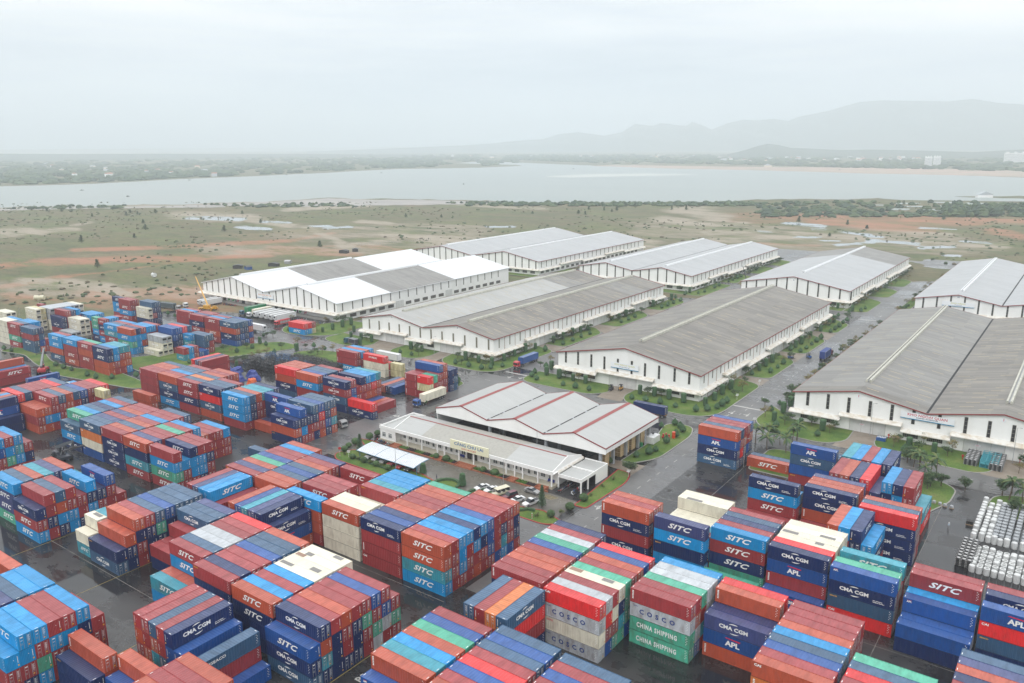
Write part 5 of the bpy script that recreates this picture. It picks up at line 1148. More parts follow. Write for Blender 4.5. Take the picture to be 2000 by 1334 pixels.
# ------------------------------------------------------------------ plants
VEG = {
'cyl':[(-177.7,267.4),(-180.4,275.2),(-170.9,266.5),(-164.4,266.6),(-158.4,266.4),(-134.2,266.3),(-128.4,266.8),(-122.4,266.7),(-116.2,266.0),(-108.1,266.8),(-108.0,275.3),(-108.3,283.4),(-108.1,291.6),(-108.2,323.7),(-108.5,332.3),(-108.3,340.0),(-108.2,372.4),(-108.1,380.7),(-108.7,397.4),(-108.3,412.9),(-108.7,429.9),(-108.5,437.9),(-108.3,474.9),(-117.1,478.2),(-294.5,267.6),(-302.1,276.7),(-287.8,268.1),(-279.3,259.4),(-279.5,267.1),(-253.6,267.1),(-246.7,267.1),(-220.4,266.8),(-213.1,266.8),(-205.7,266.8),(-205.9,275.8),(-206.7,284.8),(-207.1,293.9),(-206.5,301.1),(-206.4,316.3),(-206.6,325.3),(-206.5,333.8),(-206.7,341.8),(-207.8,376.3),(-206.4,381.5),(-206.2,389.0),(-206.3,447.2),(-206.8,423.2),(-82.4,274.9),(-82.3,265.0),(-73.2,264.8),(-66.1,264.8),(-82.7,283.9),(-39.8,265.0),(-32.7,264.9),(-315.5,267.8),(-315.6,274.5),(-315.8,281.5),(-315.7,287.5),(-320.9,233.3),(-295.5,234.6),(-295.2,201.8),(-207.3,476.2),(-108.2,473.7)],
'cone':[(-181.3,261.8),(-183.2,266.8),(-184.0,276.5),(-177.1,259.2),(-164.2,258.9),(-158.4,258.7),(-152.3,258.8),(-133.7,258.8),(-128.4,259.4),(-122.7,259.9),(-116.2,259.1),(-108.3,259.0),(-105.3,262.0),(-103.4,266.2),(-103.1,270.3),(-103.1,274.7),(-108.5,315.7),(-103.4,323.5),(-103.3,332.2),(-103.5,340.3),(-108.4,365.3),(-103.8,365.0),(-103.3,372.3),(-103.5,381.1),(-103.4,388.6),(-103.4,396.2),(-103.5,413.1),(-103.3,420.5),(-103.3,428.1),(-103.8,437.8),(-103.6,444.8),(-108.7,469.5),(-103.6,475.5),(-103.6,484.8),(-110.8,455.5),(-252.9,259.1),(-245.7,259.0),(-219.8,259.1),(-212.2,258.8),(-205.4,259.0),(-202.3,261.6),(-200.1,266.9),(-205.9,242.9),(-202.0,239.9),(-199.9,236.3),(-200.2,300.0),(-200.1,315.1),(-200.2,324.0),(-200.6,332.4),(-200.4,340.5),(-206.2,348.2),(-200.6,373.4),(-200.7,381.7),(-200.7,389.2),(-200.4,421.7),(-200.3,429.4),(-200.5,437.7),(-200.6,447.5),(-207.2,454.6),(-207.0,468.0),(-86.5,283.4),(-86.7,274.9),(-79.9,259.8),(-73.6,258.9),(-66.0,258.6),(-40.0,259.3),(-108.3,241.6),(-105.5,239.7),(-103.3,236.9),(-103.1,231.3),(-103.2,224.4),(-102.9,216.2),(-103.4,212.6),(-105.6,208.5),(-111.0,237.0),(-332.4,260.0),(-326.9,260.6),(-321.2,260.0),(-316.5,225.6),(-315.8,232.9),(-315.8,216.7),(-332.3,244.0),(-300.3,225.7),(-294.4,243.9),(-286.2,243.4),(-411.8,156.9),(-404.2,156.9),(-361.0,156.8),(-353.7,156.6),(-347.1,156.8),(-333.3,156.5),(-326.9,156.8),(-321.4,160.6),(-315.3,167.6),(-425.9,245.2),(-421.7,246.8),(-412.6,245.4),(-317.1,193.0),(-201.2,423.2),(-201.2,431.5),(-201.5,439.9),(-201.0,449.1),(-208.2,472.4),(-201.7,476.8),(-200.6,484.1),(-201.3,502.2),(-201.8,511.1),(-202.4,529.3),(-202.8,538.4),(-203.5,548.3),(-202.9,554.3),(-104.0,476.6),(-206.3,580.2),(-205.7,592.2)],
'tree':[(-169.2,268.7),(-161.9,266.8),(-157.5,268.9),(-187.0,276.7),(-186.8,284.2),(-131.0,266.4),(-126.2,268.2),(-110.3,283.6),(-109.3,298.7),(-110.1,291.4),(-106.7,302.9),(-103.3,283.2),(-103.5,291.6),(-108.9,347.5),(-103.9,341.5),(-103.5,349.6),(-110.5,385.5),(-108.8,388.6),(-105.9,384.9),(-108.2,421.5),(-109.1,436.4),(-105.0,450.9),(-118.9,474.3),(-114.4,480.1),(-110.2,494.0),(-108.6,503.6),(-88.1,399.2),(-88.0,390.1),(-88.5,377.4),(-88.6,373.9),(-301.2,272.9),(-283.9,268.1),(-250.2,267.1),(-242.7,260.4),(-225.1,266.9),(-217.8,267.5),(-210.1,268.4),(-216.8,259.5),(-206.8,273.0),(-206.1,280.1),(-206.6,289.0),(-206.3,296.4),(-205.0,261.4),(-208.3,283.2),(-207.3,322.6),(-206.3,330.3),(-206.2,345.1),(-207.5,372.2),(-205.5,395.5),(-203.6,402.9),(-87.1,298.6),(-86.4,291.3),(-83.3,284.3),(-86.3,267.5),(-78.2,263.5),(-77.8,267.8),(-70.4,267.4),(-63.0,268.0),(-90.2,278.5),(-63.6,263.9),(-43.4,267.4),(-43.7,262.2),(-36.5,269.8),(-36.8,263.1),(-28.2,267.7),(-28.8,263.4),(-10.2,243.9),(-9.6,268.1),(-10.0,260.8),(-332.4,268.8),(-326.1,268.4),(-320.9,268.6),(-350.1,276.2),(-331.7,283.8),(-325.0,285.9),(-321.4,288.5),(-329.6,243.8),(-325.5,244.5),(-317.9,223.6),(-315.7,214.0),(-321.5,213.7),(-300.6,205.4),(-296.3,206.7),(-299.7,212.9),(-300.4,217.6),(-298.8,220.4),(-303.3,232.0),(-303.3,241.6),(-295.0,239.6),(-282.4,231.9),(-282.2,235.5),(-281.5,237.8),(-279.8,242.7),(-214.9,477.8),(-208.6,532.9),(-207.2,537.7),(-205.8,542.7),(-204.7,551.5),(-208.5,583.1),(-207.0,588.6),(-207.2,602.3),(-208.6,630.6),(-207.4,641.6),(-206.3,647.6),(-111.7,493.0),(-111.6,501.6),(-111.5,510.4),(-110.5,517.2),(-110.6,529.4),(-109.5,536.5),(-109.6,549.6),(-107.8,554.2),(-107.7,571.6),(-107.8,586.1),(-107.9,601.2),(-104.8,611.1),(-86.5,483.5),(-86.8,510.1),(-86.1,533.8)],
'palm':[(-80.3,241.3),(-79.5,244.7),(-77.8,246.6),(-76.3,246.9),(-73.2,243.6),(-72.4,246.9),(-70.7,247.4),(-70.3,251.2),(-75.3,237.4),(-69.6,238.1),(-37.7,251.2),(-35.5,248.4),(-34.5,253.4),(-29.4,234.0),(-28.8,244.8),(-30.6,246.2),(-33.7,247.5),(-37.4,254.3),(-10.4,238.4),(-7.3,238.8),(-31.4,241.6)],
'ball':[(-175.4,157.3),(-170.4,157.3),(-165.4,157.4),(-160.3,157.3),(-181.9,160.1),(-183.7,166.3),(-183.5,172.3),(-183.8,176.2),(-183.6,163.4),(-102.5,172.4),(-102.6,165.6),(-104.4,159.3),(-154.7,172.3),(-150.6,172.2),(-136.6,172.3),(-132.5,172.5),(-109.9,199.5),(-193.2,209.8)],
'small':[(-173.2,157.8),(-168.0,157.6),(-163.5,157.6),(-179.4,158.2),(-107.5,157.6),(-103.0,162.3),(-102.7,176.3),(-102.9,183.1),(-102.7,189.1)],
'pine':[(-177.4,162.4),(-109.5,162.8)],
'topiary':[(-150.5,161.7),(-135.4,161.4)],
'field':[(-820.8,397.1),(-815.9,449.4),(-888.7,503.9),(-1111.5,556.5),(-1090.7,593.0),(-1130.0,620.9),(-1100.1,614.7),(-1098.5,640.7),(-793.8,542.2),(-593.2,506.2),(-977.6,699.0),(-637.3,318.2),(-964.4,544.9),(-839.1,625.3),(-1263.3,567.0),(-1243.9,579.2),(-1231.1,587.3),(-743.8,783.0),(-704.2,808.2),(-581.4,951.7),(-565.3,942.5),(-605.8,1019.8),(-577.8,1015.5),(-559.9,1005.7),(-562.5,1025.2),(-588.7,1099.8),(-572.2,1098.0),(-504.9,1082.8),(-487.6,1093.6),(-210.7,954.7),(-158.5,1112.8),(-352.9,1067.4),(-250.3,1358.1),(-634.7,918.1),(-223.7,855.0),(-238.8,984.9),(-294.7,986.2)],
}
LEAF = [mat('leaf_deep', (.028,.062,.026), .8, rnd=.15), mat('leaf_mid', (.055,.105,.034), .8, rnd=.15), mat('leaf_olive', (.10,.125,.042), .8, rnd=.15)]
HEDGE = [mat('hedge_deep', (.038,.080,.040), .85, rnd=.12), mat('hedge_mid', (.055,.115,.05), .85, rnd=.12), mat('hedge_light', (.085,.15,.055), .85)]
AUT = [mat('leaf_bronze', (.19,.115,.045), .8, rnd=.15), mat('leaf_yellow_green', (.17,.17,.05), .8), mat('leaf_olive2', (.09,.105,.035), .8)]
BARK = mat('bark', (.12,.09,.065), .9)
def leaves(mb, c, rad, n, s, rr, flat=1., surf=.0):
    """leaf-sized quads through a blob"""
    for _ in range(n):
        while True:
            v = Vector((rr.uniform(-1,1), rr.uniform(-1,1), rr.uniform(-1,1)))
            if v.length <= 1: break
        if surf: v = v.normalized()*(1-surf*rr.random()**2)
        p = Vector((c[0]+v.x*rad[0], c[1]+v.y*rad[1], c[2]+v.z*rad[2])); a = rr.random()*6.28; t = rr.uniform(-.9, .9)
        u = Vector((math.cos(a), math.sin(a), t*.6)).normalized(); w = u.cross(Vector((rr.uniform(-1,1), rr.uniform(-1,1), 1.2*flat))).normalized(); q = s*rr.uniform(.6, 1.3)
        mb.cur = 0 if rr.random() < .42 else (1 if rr.random() < .72 else 2)
        mb.face(p-u*q, p+w*q*.55, p+u*q, p-w*q*.55)
def plant(kind, seed):
    """returns list of (part name, mesh)"""
    rr = random.Random(seed); out = []
    if kind == 'cyl':
        h, r = rr.uniform(3.3, 4.0), rr.uniform(.78, .95); mb = MB(); n = 16
        prof = [(r*.8, .25), (r*.97, .6), (r*1.0, h*.5), (r*1.0, h-.35), (r*.86, h-.08), (r*.4, h)]
        mb.cur = 1; b = len(mb.v); mb.lathe((0,0,0), prof, n)
        for i in range(len(mb.v)): x, y, z = mb.v[i]; k = 1+rr.uniform(-.07,.07); mb.v[i] = (x*k, y*k, z+rr.uniform(-.05,.05))
        for _ in range(420):
            a, z = rr.random()*6.28, rr.uniform(.3, h); q = r*(1.0 if z < h-.3 else rr.random())+.02; leaves(mb, (q*math.cos(a), q*math.sin(a), z), (.05,.05,.05), 1, .13, rr)
        out = [('foliage', mb.mesh('foliage', HEDGE))]; mb = MB(); mb.tube((0,0,-.2), (0,0,.5), .12, .1, 6); out.append(('stem', mb.mesh('stem', BARK)))
    elif kind in ('cone', 'ball'):
        r = rr.uniform(.95, 1.25); mb = MB(); h = 2.5 if kind == 'cone' else 1.9
        prof = [(r*.45, .25), (r*.92, .6), (r*1.02, 1.0), (r*.86, 1.45), (r*.5, 1.95), (r*.12, 2.4)] if kind == 'cone' else [(r*.5, .12), (r*.95, .5), (r*1.1, .95), (r*.98, 1.4), (r*.6, 1.75), (r*.2, 1.87)]
        mb.cur = 1; mb.lathe((0,0,0), prof, 12)
        for i in range(len(mb.v)): x, y, z = mb.v[i]; k = 1+rr.uniform(-.1,.1); mb.v[i] = (x*k, y*k, z+rr.uniform(-.06,.06))
        for _ in range(330):
            z = rr.uniform(.2, h); q = np.interp(z, [p[1] for p in prof], [p[0] for p in prof]); a = rr.random()*6.28; leaves(mb, (q*math.cos(a), q*math.sin(a), z), (.08,.08,.08), 1, .13, rr)
        out = [('foliage', mb.mesh('foliage', HEDGE if kind == 'cone' else LEAF))]; mb = MB(); mb.tube((0,0,-.2), (0,0,.4), .09, .07, 6); out.append(('stem', mb.mesh('stem', BARK)))
    elif kind in ('tree', 'bronze'):
        h = rr.uniform(2.6, 4.4); mb = MB(); mb.tube((0,0,-.2), (0,0,h*.5), .1, .06, 6); cr_ = MB(); M_ = AUT if kind == 'bronze' else LEAF
        for k in range(7):
            a = k*2.4+rr.random(); L_ = rr.uniform(.7, 1.6); z = h*rr.uniform(.4, .55); e = (L_*math.cos(a), L_*math.sin(a), z+rr.uniform(.4, 1.3)); mb.tube((0,0,z), e, .045, .02, 5)
            leaves(cr_, (e[0], e[1], e[2]+.1), (.75,.75,.42), 70 if kind == 'tree' else 42, .2, rr)
        leaves(cr_, (0,0,h*.9), (.8,.8,.6), 90 if kind == 'tree' else 45, .2, rr); out = [('trunk', mb.mesh('trunk', BARK)), ('crown', cr_.mesh('crown', M_))]
    elif kind == 'palm':
        h = rr.uniform(3.5, 6); mb = MB(); mb.tube((0,0,-.2), (.2,.1,h*.5), .17, .13, 7); mb.tube((.2,.1,h*.5), (.25,.1,h), .13, .1, 7); out.append(('trunk', mb.mesh('trunk', BARK)))
        for k in range(13):
            a = k*2*math.pi/13+rr.uniform(-.15,.15); el = rr.uniform(.15, 1.0); fr_ = MB(); fr_.cur = k % 3; p = Vector((.25,.1,h)); d = Vector((math.cos(a)*math.cos(el), math.sin(a)*math.cos(el), math.sin(el)))
            sdv = Vector((-math.sin(a), math.cos(a), 0)); L_ = rr.uniform(.36, .46)
            for q in range(8):
                n_ = p+d*L_; w = .42*math.sin(math.pi*(q+.6)/8.3)
                for sg in (-1, 1): fr_.face(p, n_, n_+sdv*sg*w-Vector((0,0,.35*w)), p+sdv*sg*w*.8-Vector((0,0,.35*w)))
                p = n_; d = (d-Vector((0,0,.22))).normalized()
            out.append(('frond', fr_.mesh('frond', LEAF)))
    elif kind == 'broad':
        h = rr.uniform(5, 6.5); mb = MB(); mb.tube((0,0,-.2), (0,0,h*.5), .22, .15, 7); cr_ = MB()
        for k in range(11):
            a = k*2.4; L_ = rr.uniform(.9, 2.3); z = h*rr.uniform(.35, .5); e = (L_*math.cos(a), L_*math.sin(a), z+rr.uniform(.8, 2.6)); mb.tube((0,0,z), e, .09, .03, 5); leaves(cr_, e, (1.15,1.15,.8), 170, .22, rr)
        leaves(cr_, (0,0,h*.85), (1.4,1.4,1.0), 260, .22, rr); out = [('trunk', mb.mesh('trunk', BARK)), ('crown', cr_.mesh('crown', LEAF))]
    elif kind == 'small':
        cr_ = MB(); mb = MB(); mb.tube((0,0,-.1), (0,0,.4), .06, .04, 5)
        for k in range(5): leaves(cr_, (rr.uniform(-.4,.4), rr.uniform(-.4,.4), rr.uniform(.4,.9)), (.35,.35,.3), 50, .14, rr)
        out = [('stem', mb.mesh('stem', BARK)), ('foliage', cr_.mesh('foliage', [LEAF[1], AUT[1], LEAF[2]]))]
    elif kind == 'pine':
        h = 6.3; mb = MB(); mb.tube((0,0,-.1), (0,0,h), .14, .03, 6); cr_ = MB()
        for lv in range(15):
            z = .6+lv*.39; r_ = 1.25*(1-lv/16)+.1
            for k in range(7):
                a = k*.9+lv*.5
                for q in range(6): f = (q+1)/6; leaves(cr_, (r_*f*math.cos(a), r_*f*math.sin(a), z+.12*f), (.1,.1,.1), 5, .15, rr)
        out = [('trunk', mb.mesh('trunk', BARK)), ('crown', cr_.mesh('crown', HEDGE))]
    elif kind == 'topiary':
        mb = MB(); mb.cur = 1; pr_ = []
        for k in range(9): z = .25+k*.38; r_ = 1.22-.045*k; pr_ += [(r_, z), (r_+.05, z+.22), (r_-.1, z+.3)]
        pr_ += [(.75, 3.75), (.3, 4.0)]; mb.lathe((0,0,0), pr_, 18)
        for _ in range(650):
            z = rr.uniform(.2, 4); q = np.interp(z, [p[1] for p in pr_], [p[0] for p in pr_]); a = rr.random()*6.28; leaves(mb, (q*math.cos(a), q*math.sin(a), z), (.05,.05,.05), 1, .12, rr)
        out = [('foliage', mb.mesh('foliage', HEDGE))]; mb = MB(); mb.tube((0,0,-.1), (0,0,.4), .12, .1, 6); out.append(('stem', mb.mesh('stem', BARK)))
    elif kind == 'field':
        h = rr.uniform(4.5, 8); mb = MB(); mb.tube((0,0,-.3), (0,0,h*.7), .2, .08, 6); cr_ = MB()
        for k in range(16): z = h*(.18+.82*k/16); r_ = 2.7*(1-k/21)*rr.uniform(.6,1.2); leaves(cr_, (rr.uniform(-.5,.5), rr.uniform(-.5,.5), z), (r_, r_, .55), 46, .42, rr)
        out = [('trunk', mb.mesh('trunk', BARK)), ('crown', cr_.mesh('crown', LEAF))]
    return out
KINDLAB = {'cyl': ('clipped_shrub', 'column-clipped dark green shrub', 'shrub'), 'cone': ('cone_shrub', 'egg-shaped clipped green shrub', 'shrub'), 'tree': ('young_tree', 'small loose-leaved young tree', 'tree'), 'bronze': ('bronze_tree', 'small sparse bronze-leaved tree', 'tree'),
    'palm': ('palm_tree', 'feathery green palm tree', 'palm'), 'ball': ('ball_shrub', 'round ball-clipped shrub', 'shrub'), 'small': ('leafy_plant', 'low leafy plant', 'plant'), 'pine': ('conifer', 'narrow layered dark conifer', 'tree'), 'topiary': ('tiered_topiary', 'tall tiered barrel-shaped topiary', 'shrub'),
    'field': ('field_tree', 'dark casuarina tree standing alone', 'tree'), 'broad': ('broadleaf_tree', 'full broad-leaved green tree', 'tree')}
def zone(x, y):
    if y < 205 and -190 < x < -97: return 'in the office garden'
    if x > -30 and y < 245: return 'on the lawn beside the bale yard'
    if x > -78 and y < 250: return 'on the lawn behind the right container yard'
    if x > -90 and y < 272: return 'in front of the big right warehouse'
    if x > -90: return 'on the verge left of the big right warehouse'
    if x > -112.6 and 200 < y < 250: return 'on the lawn right of the cargo shed'
    if y > 660 or y > 475 and x < -320: return 'in the open field'
    if x > -113 and y > 252 and y < 460: return 'along the right wall of the centre warehouse'
    if x > -113 : return 'along the road beside the far back-row warehouse'
    if x > -190 and y < 272: return 'in front of the centre warehouse'
    if x > -210 and 272 < y < 470: return 'along the right wall of the two-tone warehouse'
    if x > -215 and y < 250: return 'on the islet before the lorries'
    if y >= 460: return 'round the middle back-row warehouse'
    if x > -306 and y > 250: return 'in front of the two-tone warehouse'
    if y > 250: return 'on the lawn by the loading bay'
    if x > -300 and y > 205: return 'behind the stacked engines'
    return 'on the long lawn of the left yard'
VAR = {}; placed = []
rr = random.Random(77)
for k, pts in VEG.items():
    for x, y in pts:
        kk = k
        if k == 'tree' and rr.random() < .38: kk = 'bronze'
        if k == 'palm' and rr.random() < .45: kk = 'broad'
        placed.append((kk, x, y))
for x, y in ((-100.8,195.3), (-26.6,238.0), (-12.2,240.6), (-8.5,229.5), (-5.0,233.0), (-29,236), (-33,231), (-20.8,238.6), (-66,236), (-58,234), (-36,224), (-62,228)): placed.append(('broad', x, y))
rr2 = random.Random(4)
for y in [*range(297, 351, 4), *range(359, 411, 5), *range(421, 449, 5), *range(472, 538, 7), *range(550, 638, 8)]:
    placed.append((rr2.choice(['ball', 'cone', 'bronze', 'tree']), -85.6+rr2.uniform(-1.4, 1.2), y+rr2.uniform(-1, 1)))
for y in range(315, 655, 9):
    for xx in (-205.6, -110.2):
        if (xx > -150 and (304 < y < 314 or 354 < y < 363 or 402 < y < 413)) or 446 < y < 480 or rr2.random() < .35 or (xx < -150 and (356 < y < 364 or 408 < y < 416)): continue
        placed.append(('tree', xx+rr2.uniform(-1, 1), y+rr2.uniform(-2, 2)))
placed.sort(key=lambda p: p[1]**2+p[2]**2); cnt = {}
tot = {}
for kk, x, y in placed: tot[(kk, zone(x, y))] = tot.get((kk, zone(x, y)), 0)+1
for kk, x, y in placed:
    v = rr.randrange(3)
    if (kk, v) not in VAR: VAR[(kk, v)] = plant(kk, v*31+len(kk))
    z = zone(x, y); cnt[(kk, z)] = cnt.get((kk, z), 0)+1; nm, lb, ct = KINDLAB[kk]
    pre = (ordn(cnt[(kk, z)])+'-nearest ') if tot[(kk, z)] > 1 else ''
    o = empty(nm, (x, y, .1 if z != 'in the open field' else 0), rr.random()*6.28, pre+lb+' '+z, ct, lb+'s')
    s = rr.uniform(.82, 1.18)*(.72 if kk == 'broad' else 1); o.scale = (s, s, s*rr.uniform(.92, 1.08))
    for pn, me in VAR[(kk, v)]: inst(pn, me, o)
# ------------------------------------------------------------------ vehicles, machines, goods
def paintm(n, c, r=.3): return mat(n, c, r, coat=.6, noise=.2, nscale=1.2)
PW, PB, PR, PG, PYL = paintm('paint_white', (.72,.73,.73)), paintm('paint_blue', (.02,.09,.30)), paintm('paint_red', (.50,.02,.03)), paintm('paint_green', (.02,.25,.10)), paintm('paint_yellow', (.62,.32,.03))
PT = paintm('paint_teal', (.02,.10,.16)); PSI = paintm('paint_silver', (.33,.33,.33)); PDK = paintm('paint_dark', (.03,.035,.05)); PMA = paintm('paint_maroon', (.14,.02,.04)); PBE = paintm('paint_beige', (.62,.58,.42))
CH_ = mat('chassis_steel', (.06,.06,.065), .6); CHY = mat('chassis_ochre', (.42,.22,.04), .6); LAMP = mat('lamp_glass', (.75,.74,.66), .15); GLS = mat('car_glass', (.02,.025,.03), .08); RIM = mat('wheel_rim', (.35,.35,.36), .35, .5)
def wheel(parent, x, y, r=.5, w=.3):
    k = ('wheel', r, w)
    if k not in _cm:
        mb = MB(); mb.m(0).tube((0,-w/2,0), (0,w/2,0), r, n=16); mb.m(1).tube((0,-w/2-.01,0), (0,w/2+.01,0), r*.55, n=12); mb.m(0).tube((0,-w/2-.015,0), (0,w/2+.015,0), r*.16, n=8); _cm[k] = mb.mesh('wheel', [RUBBER, RIM])
    return inst('wheel', _cm[k], parent, (x, y, r))
def cab(parent, x, m, h=2.9, dark=GLS):
    mb = MB(); mb.m(0).yprism([(0,0)],0,1) if False else None
    pr_ = [(x-1.9, .75), (x+.05, .75), (x+.12, 1.5), (x-.02, 2.35), (x-.28, h-.1), (x-.7, h), (x-1.9, h)]
    mb.xprism(pr_, -1.15, 1.15); c = mb.build('cab', m, parent)
    mb = MB(); mb.face((x+.135,-1.05,1.58),(x+.135,1.05,1.58),(x+.0,1.02,2.38),(x+.0,-1.02,2.38)); mb.box(x-1.0, -1.17, 1.6, x-.25, -1.152, 2.35); mb.box(x-1.0, 1.152, 1.6, x-.25, 1.17, 2.35); mb.build('windscreen', dark, c)
    for y in (-.85, .85): mb = MB(); mb.box(x+.03, y-.2, .85, x+.1, y+.2, 1.08); mb.build('headlight', LAMP, c)
    mb = MB(); mb.box(x-.1, -1.18, .45, x+.16, 1.18, .8); mb.build('bumper', CH_, c)
    for y in (-1.3, 1.3): mb = MB(); mb.box(x-.2, y-.1, 1.7, x-.1, y+.1, 2.3); mb.build('mirror', CH_, c)
def lorry(name, label, x, y, rz, cabm=None, body=None, L=12.4, H=2.7, code=None, chm=None, tractor=True, bz=1.25, cat='lorry', bodymats=None, reefer_end=False):
    """local +x is forwards; the load runs back from x=0"""
    root = empty(name, (x, y, .04), rz, label, cat, 'lorries and trailers')
    cm2 = chm or CH_; mb = MB(); mb.box(-L, -.55, .85, (2.0 if cabm else 0), -.35, 1.15); mb.box(-L, .35, .85, (2.0 if cabm else 0), .55, 1.15)
    for k in range(6): mb.box(-L+.3+k*(L-.6)/5-.06, -1.1, .95, -L+.3+k*(L-.6)/5+.06, 1.1, 1.12)
    mb.build('chassis', cm2, root)
    for xx in ((-L+1.2, -L+2.5) if L < 9 else (-L+1.0, -L+2.3, -L+3.6)):
        for yy in (-1.0, 1.0): wheel(root, xx, yy)
    if cabm:
        cab(root, 3.6, cabm); 
        for xx in ((2.8, .3, -1.0) if L > 9 else (2.8,)):
            for yy in (-1.0, 1.0): wheel(root, xx, yy)
    else:
        for yy in (-.8, .8): mb = MB(); mb.box(-2.6, yy-.08, .1, -2.4, yy+.08, .95); mb.build('landing_leg', cm2, root)
    if body == 'container':
        for kk in ('side_walls', 'side_back', 'roof', 'frame'): inst('side_wall' if 'side' in kk else kk, cmesh(kk, CL, 1, code[0], code[0] == 'w' and kk != 'frame'), root, (-L+.1, 0, bz))
        for kk in ('doorl', 'doorr', 'end_wall'): inst('door' if 'door' in kk else kk, cmesh(kk, CL, -1 if code[0] != 'z' else 1, code[0]), root, (-L+.1, 0, bz))
        if code[1] != '-': inst('lettering', logo(code[1], CL), root, (-L+.1, 0, bz))
    elif body == 'box':
        m = bodymats or PW; mb = MB(); mb.box(-L, -1.24, bz, -.1, 1.24, bz+H); b_ = mb.build('cargo_box', m, root)
        mb = MB()
        for x_ in (-L, -.22): mb.box(x_-.02, -1.27, bz-.02, x_+.14, -1.2, bz+H+.02); mb.box(x_-.02, 1.2, bz-.02, x_+.14, 1.27, bz+H+.02)
        for z_ in (bz-.03, bz+H-.08): mb.box(-L, -1.27, z_, -.1, -1.235, z_+.12); mb.box(-L, 1.235, z_, -.1, 1.27, z_+.12)
        mb.build('edge_rail', STEEL, root)
        if reefer_end: mb = MB(); mb.m(0).box(-.12, -.95, bz+.9, .35, .95, bz+H-.2); mb.m(1).box(.34, -.7, bz+1.3, .37, .7, bz+H-.5); mb.build('cooling_unit', [PW, GLSD if False else GLASSD], root)
    elif body == 'curtain':
        mb = MB(); mb.m(0).box(-L, -1.24, bz+H-.12, -.1, 1.24, bz+H); mb.box(-.4, -1.24, bz, -.1, 1.24, bz+H); mb.box(-L, -1.24, bz, -L+.1, 1.24, bz+H); mb.box(-L, 1.2, bz, -.1, 1.24, bz+H); mb.box(-L, -1.24, bz, -L+2.6, -1.2, bz+H); mb.build('curtain_body', m_ := PB, root)
        mb = MB(); mb.box(-L+2.6, -1.05, bz+.05, -.5, 1.1, bz+.9); mb.box(-L+2.6, -.7, bz+.9, -.5, 1.1, bz+2.1); mb.build('load', mat('pallet_load', (.34,.32,.27), .8, noise=.6, nscale=1.4), root)
    return root
DN = -math.pi/2
lorry('lorry', 'blue-cab lorry carrying a dirty cream container past the stacks left of the office', -193.6, 208.6, DN, PB, 'container', code='wO', chm=CH_)
lorry('lorry', 'red-cab lorry with blue curtain trailer half open beside the two-tone warehouse', -194.6, 272.4, DN, PR, 'curtain', L=12)
lorry('lorry', 'dark blue high-sided lorry driving away on the main road', -91.4, 364.2, math.pi/2, PMA, 'box', L=9.6, H=3.0, bodymats=mat('blue_tarp', (.018,.045,.20), .55, noise=.4, nscale=.8))
lorry('semi_trailer', 'navy container with arc-lettering on an ochre trailer behind the cargo shed', -126.4, 246.9, math.pi, None, 'container', code='nD', chm=CHY, cat='trailer')
lorry('semi_trailer', 'white box trailer parked alone in front of the two-tone warehouse', -254.3, 246.4, math.pi, None, 'box', L=13.2, H=2.8, cat='trailer')
lorry('box_lorry', 'small lorry with navy sides and white roof on the turning of the two-tone warehouse', -285.0, 258.3, math.pi*.97, PT, 'box', L=5.2, H=2.2, bodymats=PDK, bz=1.0)
lorry('semi_trailer', 'white refrigerated trailer parked right of the navy far stacks', -338.6, 249.6, 0, None, 'box', L=12.5, H=2.8, reefer_end=True, cat='trailer')
lorry('lorry', 'grey lorry with slate curtain trailer crossing behind the far yard', -431.6, 257.4, .15, PSI, 'box', L=12, H=2.6, bodymats=mat('slate_tarp', (.06,.085,.095), .6))
lorry('lorry_tractor', 'white lorry tractor without trailer behind the grey lorry', -436, 265, .1, PW, None, L=3.2)
lorry('lorry_tractor', 'white-roofed silver lorry cab beside the left container block', -201.0, 175.0, -.15, PSI, None, L=3.0)
for i, x in enumerate((-372.2, -367.4, -362.7, -358.4, -354.6)):
    lorry('semi_trailer', f'white refrigerated trailer at the loading bay, {ordn(i+1)} of five from the left', x, 268.6, DN, None, 'box', L=13.4, H=2.75, reefer_end=True, cat='trailer')
lorry('lorry', 'white-cab lorry with cream lettered container at the loading bay', -378.2, 272.0, DN, PW, 'container', code='wC')
lorry('lorry', 'teal-cab lorry with green box trailer at the loading bay', -386.0, 272.8, DN, PT, 'box', L=13.4, H=3.0, bodymats=PG)
for i, x in enumerate((-429.5, -425.6)): lorry('semi_trailer', f"white refrigerated trailer behind the yellow crane, {'left' if i == 0 else 'right'} one of the pair", x, 271.5, DN, None, 'box', L=12.6, H=2.75, reefer_end=True, cat='trailer')
# fire engine
fe = empty('fire_engine', (-347.4, 265.5, .04), DN, 'red fire engine with silver roller shutters at the end of the loading bay', 'fire engine')
cab(fe, 2.4, PR, 2.7)
mb = MB(); mb.box(-6.6, -1.2, .7, .45, 1.2, 2.75); mb.build('body', PR, fe)
for k in range(4):
    for y in (-1.22, 1.2): mb = MB(); mb.box(-6.3+k*1.65, y, 1.1, -4.85+k*1.65, y+.02, 2.4); mb.build('shutter', STEEL, fe)
mb = MB(); mb.box(-6.4, -.35, 2.8, .2, .35, 2.95); mb.build('ladder', PR, fe)
for x in (1.5, -3.6, -4.9):
    for y in (-1, 1): wheel(fe, x, y)
